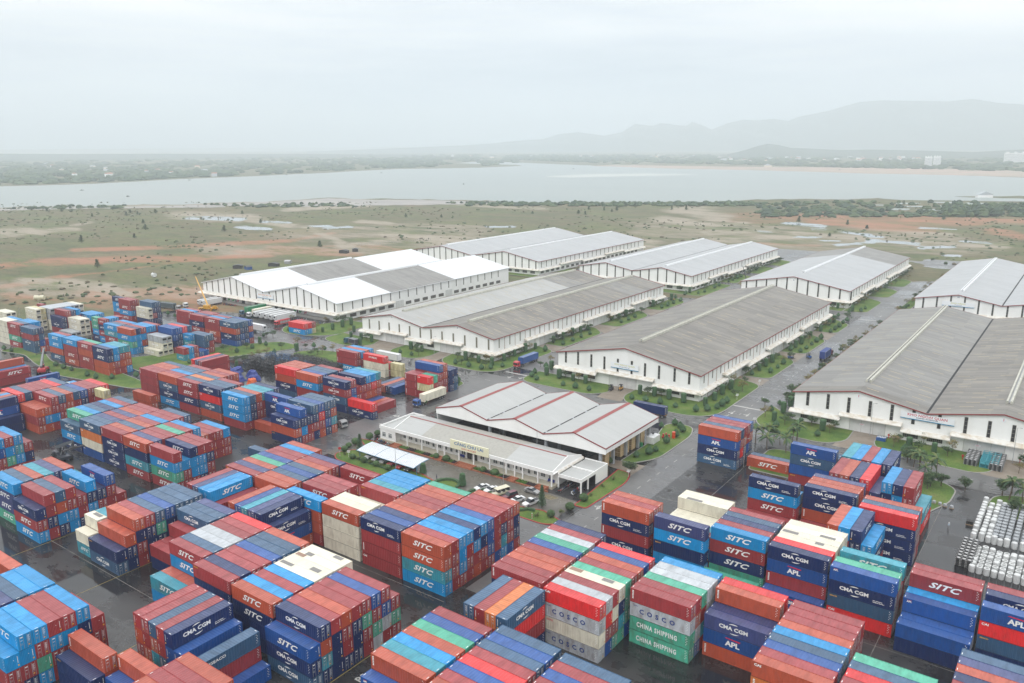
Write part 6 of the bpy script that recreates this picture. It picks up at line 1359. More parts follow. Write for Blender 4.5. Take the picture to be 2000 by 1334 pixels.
# cars
def car(label, x, y, rz, m, kind='sedan'):
    o = empty('parked_car', (x, y, .06), rz, label, 'car', 'cars parked at the office')
    k = ('car', kind)
    H = {'sedan': 1.45, 'suv': 1.75, 'pickup': 1.8}[kind]; L = {'sedan': 4.5, 'suv': 4.6, 'pickup': 5.2}[kind]; h = L/2
    if k not in _cm:
        mb = MB()
        def hull(sec, w0, w1):
            b = len(mb.v)
            for xx, z, ww in sec: mb.v += [(xx, -ww, z), (xx, ww, z)]
            n = len(sec)
            for i in range(n-1): mb.f.append((b+2*i, b+2*i+2, b+2*i+3, b+2*i+1)); mb.mi.append(0)
            mb.f.append((b+2*(n-1), b, b+1, b+2*n-1)); mb.mi.append(0)
            mb.f.append(tuple(b+2*i for i in reversed(range(n)))); mb.mi.append(0); mb.f.append(tuple(b+2*i+1 for i in range(n))); mb.mi.append(0)
        hull([(-h, .3, .78), (-h-.02, .75, .84), (-h+.12, 1.0 if kind != 'pickup' else 1.05, .86), (h*.42, 1.0, .88), (h*.9, .86, .84), (h, .62, .78), (h-.02, .28, .76)], 0, 0)
        top = {'sedan': [(-h*.72, 1.0, .84), (-h*.36, H, .64), (h*.12, H, .64), (h*.46, 1.0, .84)], 'suv': [(-h*.96, 1.0, .85), (-h*.84, H, .68), (h*.12, H, .68), (h*.48, 1.02, .85)], 'pickup': [(-h*.22, 1.0, .85), (-h*.16, H, .68), (h*.22, H, .68), (h*.48, 1.02, .85)]}[kind]
        b = len(mb.v)
        for xx, z, ww in top: mb.v += [(xx, -ww, z), (xx, ww, z)]
        mb.f += [(b+2, b+4, b+5, b+3)]; mb.mi += [0]; body = mb.mesh('body', [PW])
        g = MB(); T = top
        A = [(T[0][0]+.02, T[0][1], T[0][2]), T[1], T[2], T[3]]
        for q in ((0, 1), (2, 3)): a, c = A[q[0]], A[q[1]]; g.face((a[0], -a[2], a[1]), (c[0], -c[2], c[1]), (c[0], c[2], c[1]), (a[0], a[2], a[1])) if q[0] == 0 else g.face((a[0], -a[2], a[1]), (c[0], -c[2], c[1]), (c[0], c[2], c[1]), (a[0], a[2], a[1]))
        for sy in (-1, 1): g.face(*[(a[0], sy*a[2], a[1]) for a in (A if sy < 0 else A[::-1])])
        _cm[k] = (body, g.mesh('window_glass', [GLS]))
    bd, gl = _cm[k]; b_ = inst('body', bd, o); b_.material_slots[0].link = 'OBJECT'; b_.material_slots[0].material = m; inst('window_glass', gl, b_)
    for xx in (-h*.62, h*.62):
        for yy in (-.78, .78): wheel(o, xx, yy, .33, .2)
    for yy in (-.6, .6): mb = MB(); mb.box(h-.06, yy-.17, .6, h+.01, yy+.17, .75); mb.build('headlight', LAMP, o)
    if kind == 'pickup': mb = MB(); mb.box(-h+.1, -.72, 1.0, -h*.26, .72, 1.06); mb.build('load_bed', CH_, o)
    return o
for i, (x, m, w, kd) in enumerate(((-171.8, PW, 'white', 'sedan'), (-168.7, PSI, 'silver-grey', 'sedan'), (-165.5, PSI, 'pale grey', 'suv'), (-162.2, PR, 'red', 'sedan'), (-158.6, PR, 'red', 'suv'), (-155.2, PDK, 'dark green-black', 'suv'))):
    car(f'{w} car under the car shelter, {ordn(i+1)} from its left end', x, 161.4, DN+.12, m, kd)
for lb, x, y, rz, m, kd in (('white saloon car, leftmost of the row parked before the office', -129.4, 162.6, DN-.3, PW, 'sedan'), ('white saloon car with black roof in the row parked before the office', -126.3, 162.9, DN-.3, PW, 'sedan'), ('maroon estate car in the row parked before the office', -119.8, 162.6, DN-.3, PMA, 'suv'),
    ('small white car behind the container end in the row before the office', -116.8, 161.8, DN-.3, PW, 'sedan'), ('white pickup truck parked beside the tall conifer', -112.8, 162.6, DN-.25, PW, 'pickup'), ('silver saloon car parked along the office steps', -116.8, 168.8, -.05, PSI, 'sedan')): car(lb, x, y, rz, m, kd)
bg_ = empty('open_buggy', (-123.2, 162.7, .06), DN-.3, 'cream open-sided people carrier with flat roof in the car row', 'buggy')
mb = MB(); mb.box(-2.6, -.8, .35, 2.4, .8, .9); mb.build('body', PBE, bg_); mb = MB(); mb.box(-2.7, -.95, 1.95, 1.5, .95, 2.05); mb.build('roof', PBE, bg_)
for xx in (-2.4, -.9, .6): mb = MB(); mb.box(xx-.3, -.75, .9, xx+.2, .75, 1.1); mb.box(xx-.35, -.75, 1.1, xx-.25, .75, 1.5); mb.build('seat', CH_, bg_)
for xx in (-2.5, -.5, 1.35):
    for yy in (-.85, .85): mb = MB(); mb.tube((xx, yy, .9), (xx, yy, 1.96), .04, n=6); mb.build('roof_post', CH_, bg_)
for xx in (-1.6, 1.6):
    for yy in (-.7, .7): wheel(bg_, xx, yy, .32, .2)
# motorbikes
def bike(label, x, y, rz, m):
    o = empty('motorbike', (x, y, .05), rz, label, 'motorbike', 'motorbikes parked at the office'); wheel(o, -.62, 0, .28, .1); wheel(o, .62, 0, .28, .1)
    if 'bike' not in _cm:
        mb = MB(); mb.xprism([(-.75,.55),(-.3,.42),(.15,.42),(.35,.95),(.52,1.0),(.45,.75),(.25,.35),(-.4,.3),(-.85,.62)], -.14, .14); a = mb.mesh('body', [PW]); mb = MB(); mb.box(-.6, -.13, .72, .1, .13, .84); s = mb.mesh('seat', [RUBBER]); mb = MB(); mb.tube((.42,-.33,1.02), (.42,.33,1.02), .025, n=6); mb.tube((.6,0,.3), (.42,0,1.02), .03, n=6); hb = mb.mesh('handlebar', [CH_]); _cm['bike'] = (a, s, hb)
    a, s, hb = _cm['bike']; b_ = inst('body', a, o); b_.material_slots[0].link = 'OBJECT'; b_.material_slots[0].material = m; inst('seat', s, o); inst('handlebar', hb, o); return o
bm = [PDK, PR, PW, PSI, PB, PDK]; bw = ['black', 'red', 'white', 'grey', 'blue', 'dark']
for i in range(13): bike(f'{bw[i%6]} motorbike in left row of the port at the office end, {ordn(i+1)} from front', -110.9+(i%2)*.1, 173.0+i*.62, .35, bm[i % 6])
for i in range(10): bike(f'{bw[(i+2)%6]} motorbike in right row of the port at the office end, {ordn(i+1)} from front', -106.9, 173.8+i*.62, math.pi-.35, bm[(i+2) % 6])
for i in range(9): bike(f'{bw[(i+1)%6]} motorbike by the left corner of the office, {ordn(i+1)} in line', -180.4+i*.75, 172.4-.12*i, 1.3, bm[(i+1) % 6])
# people
SKIN = mat('skin', (.36,.20,.13), .6)
def person(label, x, y, rz, top, leg, pose='stand', helmet=None, z=.04):
    o = empty('person', (x, y, z), rz, label, 'person', 'people on foot and on bikes')
    J = {'hip': (0,0,.92), 'ch': (0,0,1.28), 'nk': (0,0,1.46), 'hd': (.01,0,1.62), 'tp': (.01,0,1.72)}
    s = .22 if pose == 'walk' else 0
    pts = [J['hip'], J['ch'], J['nk'], J['hd'], J['tp']]; rd = [.145, .165, .06, .1, .075]; ed = [(0,1),(1,2),(2,3),(3,4)]
    for sg in (-1, 1):
        f = s*sg; b = len(pts)
        if pose == 'ride': pts += [(.05, .1*sg, .85), (.42, .16*sg, .82), (.30, .17*sg, .42), (.42, .17*sg, .38)]
        else: pts += [(0, .09*sg, .86), (f*.5+.03, .1*sg, .49), (f, .1*sg, .09), (f+.16, .11*sg, .05)]
        rd += [.085, .062, .042, .04]; ed += [(0,b),(b,b+1),(b+1,b+2),(b+2,b+3)]; b = len(pts)
        if pose == 'ride': pts += [(0, .19*sg, 1.38), (.18, .24*sg, 1.15), (.42, .25*sg, 1.05), (.5, .25*sg, 1.04)]
        else: pts += [(0, .19*sg, 1.38), (-f*.4, .24*sg, 1.12), (-f*.9+.06, .25*sg, .88), (-f*.9+.09, .25*sg, .79)]
        rd += [.055, .042, .033, .035]; ed += [(1,b),(b,b+1),(b+1,b+2),(b+2,b+3)]
    me = bpy.data.meshes.new('body'); me.from_pydata(pts, ed, []); ob = bpy.data.objects.new('body', me); COL.objects.link(ob)
    ob.modifiers.new('s', 'SKIN'); 
    for v, r_ in zip(me.skin_vertices[0].data, rd): v.radius = (r_, r_)
    me.skin_vertices[0].data[0].use_root = True; sb = ob.modifiers.new('b', 'SUBSURF'); sb.levels = 1; sb.render_levels = 1
    dg = bpy.context.evaluated_depsgraph_get(); dg.update(); m2 = bpy.data.meshes.new_from_object(ob.evaluated_get(dg)); bpy.data.objects.remove(ob)
    m2.materials.clear(); 
    for q in (SKIN, top, leg): m2.materials.append(q)
    for p in m2.polygons: c = p.center; p.material_index = 2 if c.z < .93 and abs(c.y) < .2 else 1 if (c.z < 1.47 and not (c.z < .92)) else 0
    inst('body', m2, o)
    mb = MB(); mb.lathe((.01,0,1.6), [(.125,.02),(.13,.07),(.11,.14),(.05,.18)], 10); mb.build('helmet' if helmet else 'hair', helmet or CH_, o)
    return o
CLO = [mat('cloth_pale_blue', (.42,.50,.58), .9), mat('cloth_navy', (.03,.04,.08), .9), mat('cloth_grey', (.20,.20,.21), .9), mat('cloth_orange', (.55,.18,.05), .9)]
person('person in pale shirt and white helmet walking across the wet yard by the bales', -20.8, 210.9, 2.2, CLO[0], CLO[2], 'walk', PW)
person('person in dark clothes standing beside the round hedge of the car park', -143.9, 160.2, 1.2, CLO[1], CLO[1])
for lb, x, y, rz in (('person riding a motorbike on the road above the blue-cab lorry', -212.9, 248.9, 2.9), ('person riding a motorbike on the cross road near the white trailer', -236.2, 247.5, 2.9)):
    person(lb, x, y, rz, CLO[2], CLO[1], 'ride', PW, .06); o = bike(lb.replace('person riding a motorbike', 'black motorbike being ridden'), x, y, rz, PDK); o['group'] = 'motorbikes on the road'
# forklifts, tug, small machines
def forklift(label, x, y, rz, m, cat='forklift'):
    o = empty('forklift', (x, y, .05), rz, label, cat, 'forklifts'); mb = MB(); mb.xprism([(-1.3,.35),(.9,.35),(.9,.8),(.1,.8),(0,1.15),(-1.2,1.2),(-1.35,.9)], -.6, .6); mb.build('body', m, o)
    mb = MB(); mb.box(-.9, -.6, 2.1, .5, .6, 2.18)
    for xx in (-.85, .45):
        for yy in (-.55, .55): mb.box(xx-.04, yy-.04, 1.0, xx+.04, yy+.04, 2.1)
    mb.build('overhead_guard', CH_, o); mb = MB()
    for yy in (-.4, .4): mb.box(1.0, yy-.07, .05, 1.12, yy+.07, 2.5); mb.box(1.1, yy-.07, .08, 2.1, yy+.07, .14)
    for z in (.4, 1.3, 2.4): mb.box(1.0, -.4, z, 1.1, .4, z+.08)
    mb.build('mast', CH_, o); mb = MB(); mb.box(-.6, -.3, 1.15, -.1, .3, 1.3); mb.box(-.65, -.3, 1.3, -.55, .3, 1.75); mb.build('seat', RUBBER, o)
    for xx, r_ in ((-.9,.28),(.6,.36)):
        for yy in (-.55, .55): wheel(o, xx, yy, r_, .22)
    return o
forklift('black forklift parked left at the centre warehouse door', -145.8, 264.4, -1.5, PDK); forklift('yellow forklift with white roof at the centre warehouse door', -142.9, 267.0, -1.4, PYL)
forklift('dark blue forklift driving on the edge of the main road', -97.8, 357.2, 2.4, PB); forklift('blue forklift with pale roof on the side driveway', -104.0, 351.9, .6, PB); forklift('yellow forklift at the far end of the two-tone warehouse', -205.6, 448.5, .4, PYL)
# reach stackers
def stacker(label, x, y, rz, m, ang, Lb, bm_):
    o = empty('reach_stacker', (x, y, .04), rz, label, 'reach stacker', 'reach stackers')
    mb = MB(); mb.xprism([(-3.6,.9),(3.2,.9),(3.2,1.7),(2.2,1.9),(-.2,1.9),(-.4,2.5),(-3.2,2.5),(-3.8,1.8)], -1.35, 1.35); mb.box(1.4, -1.95, 1.0, 3.3, 1.95, 1.75); mb.box(-3.7, -1.6, 1.1, -2.2, 1.6, 2.2); mb.build('body', m, o)
    for xx, r_ in ((2.4,.95),(-2.8,.85)):
        for yy in (-1.65, 1.65): wheel(o, xx, yy, r_, .7)
    mb = MB(); mb.m(0).box(-1.4, -.65, 2.2, .3, .65, 3.6); mb.m(1).box(-1.42, -.68, 2.75, .33, .68, 3.4); mb.build('cab', [m, GLS], o)
    ca, sa = math.cos(ang), math.sin(ang); r0 = Vector((-3.2, 0, 3.3)); e = r0+Vector((ca, 0, sa))*Lb
    mb = MB(); mb.cbox(tuple(r0+Vector((ca,0,sa))*Lb*.32), (Lb*.68, .75, .95), 0, 0, -ang); b_ = mb.build('boom', bm_, o)
    mb = MB(); mb.cbox(tuple(r0+Vector((ca,0,sa))*Lb*.8), (Lb*.42, .55, .7), 0, 0, -ang); mb.build('boom_extension', bm_, b_)
    for yy in (-.6, .6): mb = MB(); mb.tube((.9, yy, 1.9), tuple(r0+Vector((ca,0,sa))*Lb*.45+Vector((0,yy*.3,-.4))), .16, n=8); mb.build('lift_cylinder', STEEL, o)
    mb = MB(); mb.tube(tuple(e), (e.x, 0, e.z-1.6), .3, n=8); mb.box(e.x-.6, -.9, e.z-2.3, e.x+.6, .9, e.z-1.6); mb.box(e.x-.25, -3.0, e.z-2.3, e.x+.25, 3.0, e.z-1.95)
    for yy in (-3.0, 2.8): mb.box(e.x-1.1, yy, e.z-2.45, e.x+1.1, yy+.2, e.z-1.95)
    mb.build('spreader', CH_, o)
    return o
stacker('red reach stacker with grey boom working by the left lawn', -355.4, 149.0, 2.55, PR, .50, 11.5, mat('boom_grey', (.20,.21,.22), .5)); stacker('black reach stacker with long grey boom in the left aisle', -247.8, 105.6, -.12, PDK, .36, 15.5, mat('boom_slate', (.11,.125,.14), .45))
# mobile crane
cr_ = empty('mobile_crane', (-415.5, 268.5, .04), .5, 'orange-yellow mobile crane with raised lattice boom before the white warehouse', 'crane')
mb = MB(); mb.box(-5.5, -1.3, .8, 5.5, 1.3, 1.6); mb.box(3.2, -1.25, 1.6, 5.5, 0, 2.7); mb.box(-2.5, -1.3, 1.6, 1.2, 1.3, 3.0); mb.build('body', PYL, cr_)
for xx in (-4.2, -2.6, 2.2, 4.2):
    for yy in (-1.15, 1.15): wheel(cr_, xx, yy, .6, .4)
for xx in (-5, 3):
    for sy in (-1, 1): mb = MB(); mb.box(xx-.15, min(0, sy*2.9), .7, xx+.15, max(0, sy*2.9), .95); mb.box(xx-.25, sy*2.8-.2, 0, xx+.25, sy*2.8+.2, .8); mb.build('outrigger', PYL, cr_)
mb = MB(); v_ = Vector((-24.5, 22.0, 0)); bx, by = math.cos(-.5)*-24.0-math.sin(-.5)*9.0, math.sin(-.5)*-24.0+math.cos(-.5)*9.0
mb.tube((0, 0, 2.6), (bx*.5, by*.5, 9.5), .5, .42, 6); mb.tube((bx*.5, by*.5, 9.5), (bx, by, 16.2), .36, .28, 6); mb.build('boom', PYL, cr_)
mb = MB(); mb.tube((bx, by, 16.2), (bx, by, 9), .05, n=5); mb.box(bx-.3, by-.3, 8.4, bx+.3, by+.3, 9.1); mb.build('hook', CH_, cr_)
cr2 = empty('lorry_crane', (-119.0+0, 515, .04), .4, 'dark lorry-mounted crane with thin raised boom beside the middle back-row warehouse', 'crane'); cr2.location = (-186, 520, .04)
mb = MB(); mb.box(-4, -1.2, .8, 4, 1.2, 1.5); mb.box(2.2, -1.2, 1.5, 4, 1.2, 2.9); mb.box(-1, -1, 1.5, 1, 1, 2.6); mb.build('body', PMA, cr2)
for xx in (-3, -1.6, 2.8):
    for yy in (-1.1, 1.1): wheel(cr2, xx, yy)
mb = MB(); mb.tube((0, 0, 2.4), (-3.5, 0, 14), .3, .16, 6); mb.build('boom', PDK, cr2)
# wrapped bales and coils in the right-hand goods yard
WRAP = mat('white_wrap', (.60,.61,.60), .4, noise=.8, nscale=1.6, dark=(.45,.46,.47), rnd=.08); WRG = mat('grey_wrap', (.36,.38,.40), .4, noise=.5, nscale=3); TY = mat('black_coil', (.03,.03,.03), .6); CRD = mat('cardboard', (.34,.25,.17), .85)
def bale(kind, seed):
    rr = random.Random(seed); mb = MB()
    if kind == 'bale': hh = rr.uniform(1.5, 2.1); mb.lathe((0,0,0), [(.60,0),(.64,.15),(.66,hh*.5),(.64,hh-.12),(.52,hh),(.2,hh+.03)], 9)
    elif kind == 'ring': hh = rr.uniform(1.1, 1.7); mb.lathe((0,0,0), [(.60,0),(.64,.1),(.64,hh-.06),(.58,hh),(.40,hh),(.37,hh-.1),(.36,hh-.9)], 12)
    else:
        hh = 1.9
        for k in range(5): z = k*.38; mb.m(0).lathe((0,0,z), [(.5,.02),(.6,.1),(.62,.19),(.6,.28),(.5,.36),(.32,.36),(.3,.3)], 10)
    for i in range(len(mb.v)): x, y, z = mb.v[i]; mb.v[i] = (x*(1+rr.uniform(-.06,.06)), y*(1+rr.uniform(-.06,.06)), z)
    if kind == 'black':
        mb.m(2)
        for k in range(5):
            for a in (0, 1.57, 3.14, 4.71): mb.tube((.5*math.cos(a), .5*math.sin(a), k*.38+.19), (.68*math.cos(a), .68*math.sin(a), k*.38+.19), .12, n=6)
        mb.lathe((0,0,1.9), [(.4,0),(.3,.03)], 8)
    return mb.mesh(kind, [{'bale': WRAP, 'ring': WRAP, 'coil': WRG, 'black': TY}[kind]]+[TY, mat('spool_end', (.40,.40,.40), .5)])
BV = {(k, s): bale(k, s*7+1) for k in ('bale', 'ring', 'coil', 'black') for s in range(3)}
rr = random.Random(9)
def goods(kind, lb, x, y, grp):
    v = rr.randrange(3); o = inst({'bale': 'wrapped_bale', 'ring': 'wrapped_coil', 'coil': 'coil_stack', 'black': 'black_coil_stack'}[kind], BV[(kind, v)], None, (x, y, .03), rr.random()*6.28 if kind != 'black' else .6)
    tag(o, lb, {'bale': 'bale', 'ring': 'coil', 'coil': 'coil stack', 'black': 'coil stack'}[kind], grp)
for c in range(11):
    for r_ in range(13):
        x, y = -15.1+c*1.42+(.25*math.sin(c)), 208.6+r_*1.95
        kind = 'bale' if (c in (0,1,2) or r_ == 12 or (c > 2 and r_ == 0)) else 'coil'
        if c in (1, 2) and r_ > 4 and rr.random() < .2: continue
        goods(kind, f"{'white wrapped bale' if kind == 'bale' else 'stack of grey coils'}, {ordn(c+1)} column from left, {ordn(r_+1)} row, back bale field", x, y, 'goods of the back bale field')
for c in range(9):
    for r_ in range(7):
        x, y = -13.3+c*1.42, 191.2+r_*1.85; kind = 'ring' if (r_ > 0 or c % 3) and rr.random() < .75 else 'bale'
        goods(kind, f"white {'ring-topped wrapped coil' if kind == 'ring' else 'wrapped bale'}, {ordn(c+1)} column from left, {ordn(r_+1)} row, front bale field", x, y, 'goods of the front bale field')
for c in range(3):
    for r_ in range(8): goods('black', f"black coil stack in the dark block left of the bale fields, {ordn(c+1)} column, {ordn(r_+1)} row", -16.2+c*1.1, 192.6+r_*1.65, 'black coils left of the bale fields')
for c in range(3):
    for r_ in range(7): goods('black', f"black coil stack at the left of the blue rack, {ordn(c+1)} column, {ordn(r_+1)} row", -23.4+c*1.15, 260+r_*1.5, 'black coils at the right warehouse door')
for c in range(3):
    for r_ in range(8): goods('black', f"black coil stack at the right of the blue rack, {ordn(c+1)} column, {ordn(r_+1)} row", -16.9+c*1.15, 259.5+r_*1.5, 'black coils at the right warehouse door')
rk = MB(); BLR = mat('rack_blue', (.06,.30,.36), .5)
def stillage(mb, w, d, h, t=.07):
    for x in (0, w-t):
        for y in (0, d-t): mb.box(x, y, 0, x+t, y+t, h)
    for z in (.08, h*.5, h-t):
        for y in (0, d-t): mb.box(t, y, z, w-t, y+t, z+t)
        for x in (0, w-t): mb.box(x, t, z, x+t, d-t, z+t)
stillage(rk, 1.5, 1.9, 1.1, .09); rk.box(.1, .1, .06, 1.4, 1.8, .1); rkm = rk.mesh('rack_frame', [BLR])
for c in range(3):
    for r_ in range(5):
        for k in range(2):
            tag(inst('steel_rack', rkm, None, (-19.9+c*1.58, 259.5+r_*2.0, .04+k*1.12)), f"turquoise steel rack by the warehouse door, {ordn(c+1)} column, {ordn(r_+1)} row, {'lower' if k == 0 else 'upper'}", 'rack', 'turquoise racks at the right warehouse door')
for i, (x, y) in enumerate(((-26.3,225),(-24.8,224.7),(-23.6,224.5),(-22.0,224.3))):
    mb = MB(); mb.m(0).box(-.5,-.45,.0,.5,.45,.15); mb.m(1).lathe((0,0,.15), [(.45,0),(.5,.3),(.42,.6),(.2,.7)], 9); tag(mb.build('drum_pallet', [CRD, WRG]), f'small grey wrapped pallet, {ordn(i+1)} of four beside the lawn corner', 'pallet', 'four pallets beside the lawn'); bpy.data.objects['drum_pallet' if i == 0 else 'drum_pallet.%03d' % i].location = (x, y, .03)
mb = MB(); mb.m(0).box(-.8,-.8,0,.8,.8,.2); mb.m(1).box(-.75,-.75,.2,-.03,.75,1.0); mb.box(.03,-.75,.2,.75,.75,1.0); o = mb.build('black_crate', [CRD, TY]); o.location = (-16.9, 216.8, .03); tag(o, 'lone black crate standing left of the white bales', 'crate')
mb = MB(); mb.box(-1.4,-1,0,1.4,1,1.0); mb.m(1)
for k in range(6): mb.lathe((-1+k*.4, -.3+.5*(k % 2), 1.0), [(.3,0),(.3,.12),(.1,.2)], 8)
o = mb.build('parts_bin', [PB, WRAP]); o.location = (-48.2, 266.5, .14); tag(o, 'dark blue bin with white bundles by the right warehouse door', 'bin')
# engines and stillages piled dark behind the blocks, with blue tarpaulins
FRM = mat('dark_steel_frame', (.025,.028,.032), .5, noise=.5, nscale=2, dark=(.09,.07,.05)); FRB = mat('blue_steel_frame', (.03,.10,.22), .5); LMP = mat('engine_grey', (.07,.075,.08), .5, noise=.8, nscale=2.2, dark=(.22,.22,.22))
def frame_mesh(fm, seed):
    rr = random.Random(seed); mb = MB(); mb.m(0); stillage(mb, 2.3, 1.6, 1.5, .1); mb.m(1)
    for k in range(7): mb.cbox((rr.uniform(.5,1.8), rr.uniform(.45,1.15), rr.uniform(.3,1.1)), (rr.uniform(.3,.9), rr.uniform(.3,.8), rr.uniform(.2,.6)), rr.random()*3, rr.random(), 0)
    a = MB(); a.v, a.f, a.mi = mb.v, mb.f, mb.mi; return a.mesh('steel_stillage', [fm, LMP])
FV = [frame_mesh(FRM, 1), frame_mesh(FRM, 2), frame_mesh(FRB, 3), frame_mesh(FRM, 4)]
rr = random.Random(21)
for c in range(9):
    for r_ in range(9):
        x, y = -290+c*2.75, 202.5+r_*2.6+c*.25
        if (c < 2 and r_ > 5) or (c > 6 and r_ < 2): continue
        for k in range(3 if (c+r_) % 3 and r_ < 6 else 2):
            tag(inst('steel_stillage', FV[2 if (k > 0 and r_ in (3,4,5) and rr.random() < .6) else rr.choice((0,1,3))], None, (x+rr.uniform(-.2,.2), y+rr.uniform(-.2,.2), .03+k*1.52), rr.uniform(-.08,.08)), f"dark steel stillage of engines, {ordn(c+1)} column, {ordn(r_+1)} row, level {ordn(k+1)}, big engine pile", 'stillage', 'stillages of the big engine pile')
for c in range(5):
    for r_ in range(4):
        for k in range(2): tag(inst('steel_stillage', FV[rr.choice((0,1,3))], None, (-265+c*2.4, 217+r_*2.2, .03+k*1.52), rr.uniform(-.08,.08)), f"dark steel stillage, {ordn(c+1)} column, {ordn(r_+1)} row, {'lower' if k == 0 else 'upper'}, small pile beside the maroon stack", 'stillage', 'stillages of the small engine pile')
TARP = mat('blue_tarpaulin', (.022,.045,.24), .35, noise=.4, nscale=1.2, dark=(.01,.02,.10))
for i, (x, y) in enumerate(((-291,190),(-286.5,193.5),(-281,192),(-276,189),(-283,187.5),(-272,193.5),(-277,196.5),(-288,197),(-268,189.5),(-293,195.5))):
    rr = random.Random(i+40); mb = MB(); n = 9; hh = rr.uniform(1.9, 2.8); rings = []
    for (q, z) in ((1.35, 0), (1.15, hh*.45), (.9, hh*.85), (.35, hh)):
        rings.append([(2.2*q*math.cos(2*math.pi*k/n+.3)*rr.uniform(.82,1.15)*(.8+.2*abs(math.cos(2*math.pi*k/n))), 1.6*q*math.sin(2*math.pi*k/n+.3)*rr.uniform(.82,1.15), max(0, z+rr.uniform(-.25,.25)*(z > 0))) for k in range(n)])
    for a, b_ in zip(rings, rings[1:]):
        for k in range(n): j = (k+1) % n; mb.face(a[k], a[j], b_[j]); mb.face(a[k], b_[j], b_[k])
    mb.face(*rings[-1]); o = mb.build('tarpaulin_heap', TARP if i != 8 else mat('orange_tarpaulin', (.62,.12,.03), .5)); o.location = (x, y, .03); o.rotation_euler = (0, 0, rr.random()*3)
    tag(o, f"{'orange' if i == 8 else 'blue'} tarpaulin-covered heap, {ordn(i+1)} of the group behind the maroon block", 'covered heap', 'tarpaulin heaps')
# dark clutter along the loading bay
rr = random.Random(5)
for i in range(30):
    x = -422+i*.9 if i < 12 else -350+(i-12)*1.15; y = 283.5+rr.uniform(-1, 1) if i < 12 else 281+rr.uniform(-2, 1)
    o = bike(f"parked motorbike along the white warehouse wall, {ordn(i+1)} from the left", x, y, 1.4+rr.uniform(-.2,.2), rr.choice(bm)); o['group'] = 'motorbikes along the white warehouse'
# generator, pumps, hydrants, small signs, lamp posts
gs = empty('generator', (-107.2, 223, .05), 0, 'white generator box beside the cargo shed', 'generator'); mb = MB(); mb.box(-1.3,-2.3,.15,1.3,2.3,2.3); mb.build('housing', PW, gs); mb = MB(); mb.box(-1.32,-1.8,.6,-1.28,-.4,1.8); mb.box(-1.0,1.0,2.3,-.4,1.6,2.8); mb.build('grille', CH_, gs)
pm = empty('fire_pump_set', (-105.2, 228.6, .05), .3, 'bright red fire pump pipework on the shed lawn', 'pump'); mb = MB()
for k in range(3): mb.tube((-1+k*.9, 0, .1), (-1+k*.9, 0, 1.5+.3*(k % 2)), .28, n=10); mb.tube((-1.2+k*.9, -1, .6), (-1.2+k*.9, 1.4, .6), .2, n=8)
mb.build('pipework', PR, pm); mb = MB(); mb.tube((2.2, .8, 0), (2.2, .8, 2.2), .55, n=14); mb.build('pressure_tank', paintm('tank_orange', (.65,.07,.02)), pm)
mb = MB(); mb.box(-.6,-.4,.1,.6,.4,1.3); mb.box(-.65,-.45,1.3,.65,.45,1.4); o = mb.build('wheeled_bin', PG); o.location = (-108.6, 217.2, .05); tag(o, 'dark green wheeled bin at the shed column', 'bin')
for i, (x, y) in enumerate(((-24.7,263.2),(-10.5,270),(-46.7,269.6))):
    mb = MB(); mb.tube((0,0,0), (0,0,.9), .12, n=8); mb.box(-.3,-.12,.9,.3,.12,1.5); o = mb.build('hydrant_box', REDP); o.location = (x, y, .12); tag(o, f"red hydrant box at the right warehouse, {('on the lawn before the coils','by the right-hand lawn','beside the blue bin')[i]}", 'hydrant')
def lamp(x, y, h, label):
    o = empty('lamp_post', (x, y, 0), 0, label, 'lamp post', 'lamp posts'); mb = MB(); mb.tube((0,0,0), (0,0,h), .09, .05, 8); mb.build('pole', STEEL, o); mb = MB(); mb.tube((0,0,h), (.9,0,h+.15), .04, n=6); mb.box(.7,-.12,h+.08,1.3,.12,h+.2); mb.build('lamp_head', PSI, o)
for x, y, h, lb in ((-124.8,166.4,8.5,'slim lamp post among the cars in front of the office'), (-156.5,156.7,8,'slim lamp post in front of the car shelter'), (-76.2,219.8,9,'lamp post behind the four-high stack near the palms'), (-52.3,269.3,11,'lamp post beside the left door of the right warehouse'), (-12.3,269,11,'lamp post beside the right door of the right warehouse'), (-112,400,8,'lamp post along the far part of the main road'), (-240,268,8,'lamp post at the two-tone warehouse driveway'), (-148.5,196,9,'slim mast rising behind the office roof, left one'), (-129.5,189.8,9,'slim mast rising behind the office roof, right one'), (-437,176,14,'tall dark pole left of the red far stack'), (-392,222,8,'lamp post in the far yard')): lamp(x, y, h, lb)
for x, y, lb in ((-86.9,258.3,'white twin-plate direction sign on the right warehouse lawn corner'), (-101.6,281.0,'white round sign on the centre warehouse lawn'), (-100.4,193.6,'small white sign on the lawn right of the office'), (-101.2,304,'small striped marker post at the driveway of the centre warehouse'), (-177.4,157.6,'small white sign post in the left garden of the office')):
    o = empty('road_sign', (x, y, .1), .6, lb, 'sign'); mb = MB(); mb.tube((0,0,0), (0,0,2.0), .05, n=6); mb.build('post', PW, o); mb = MB(); mb.box(-.5,-.03,1.5,.5,.03,1.8); mb.box(-.4,-.035,1.95,.6,.03,2.2); mb.build('plate', PW, o)
o = empty('bollard', (-107.8, 155.8, .1), 0, 'red and white striped post in front of the round shrub', 'bollard')
for k in range(5): mb = MB(); mb.tube((0,0,k*.3), (0,0,k*.3+.3), .09, n=8); mb.build('band', PR if k % 2 else PW, o)
o = empty('bollard', (-180.2, 156.6, .1), 0, 'red and white striped post at the left tip of the office garden', 'bollard')
for k in range(5): mb = MB(); mb.tube((0,0,k*.3), (0,0,k*.3+.3), .09, n=8); mb.build('band', PR if k % 2 else PW, o)
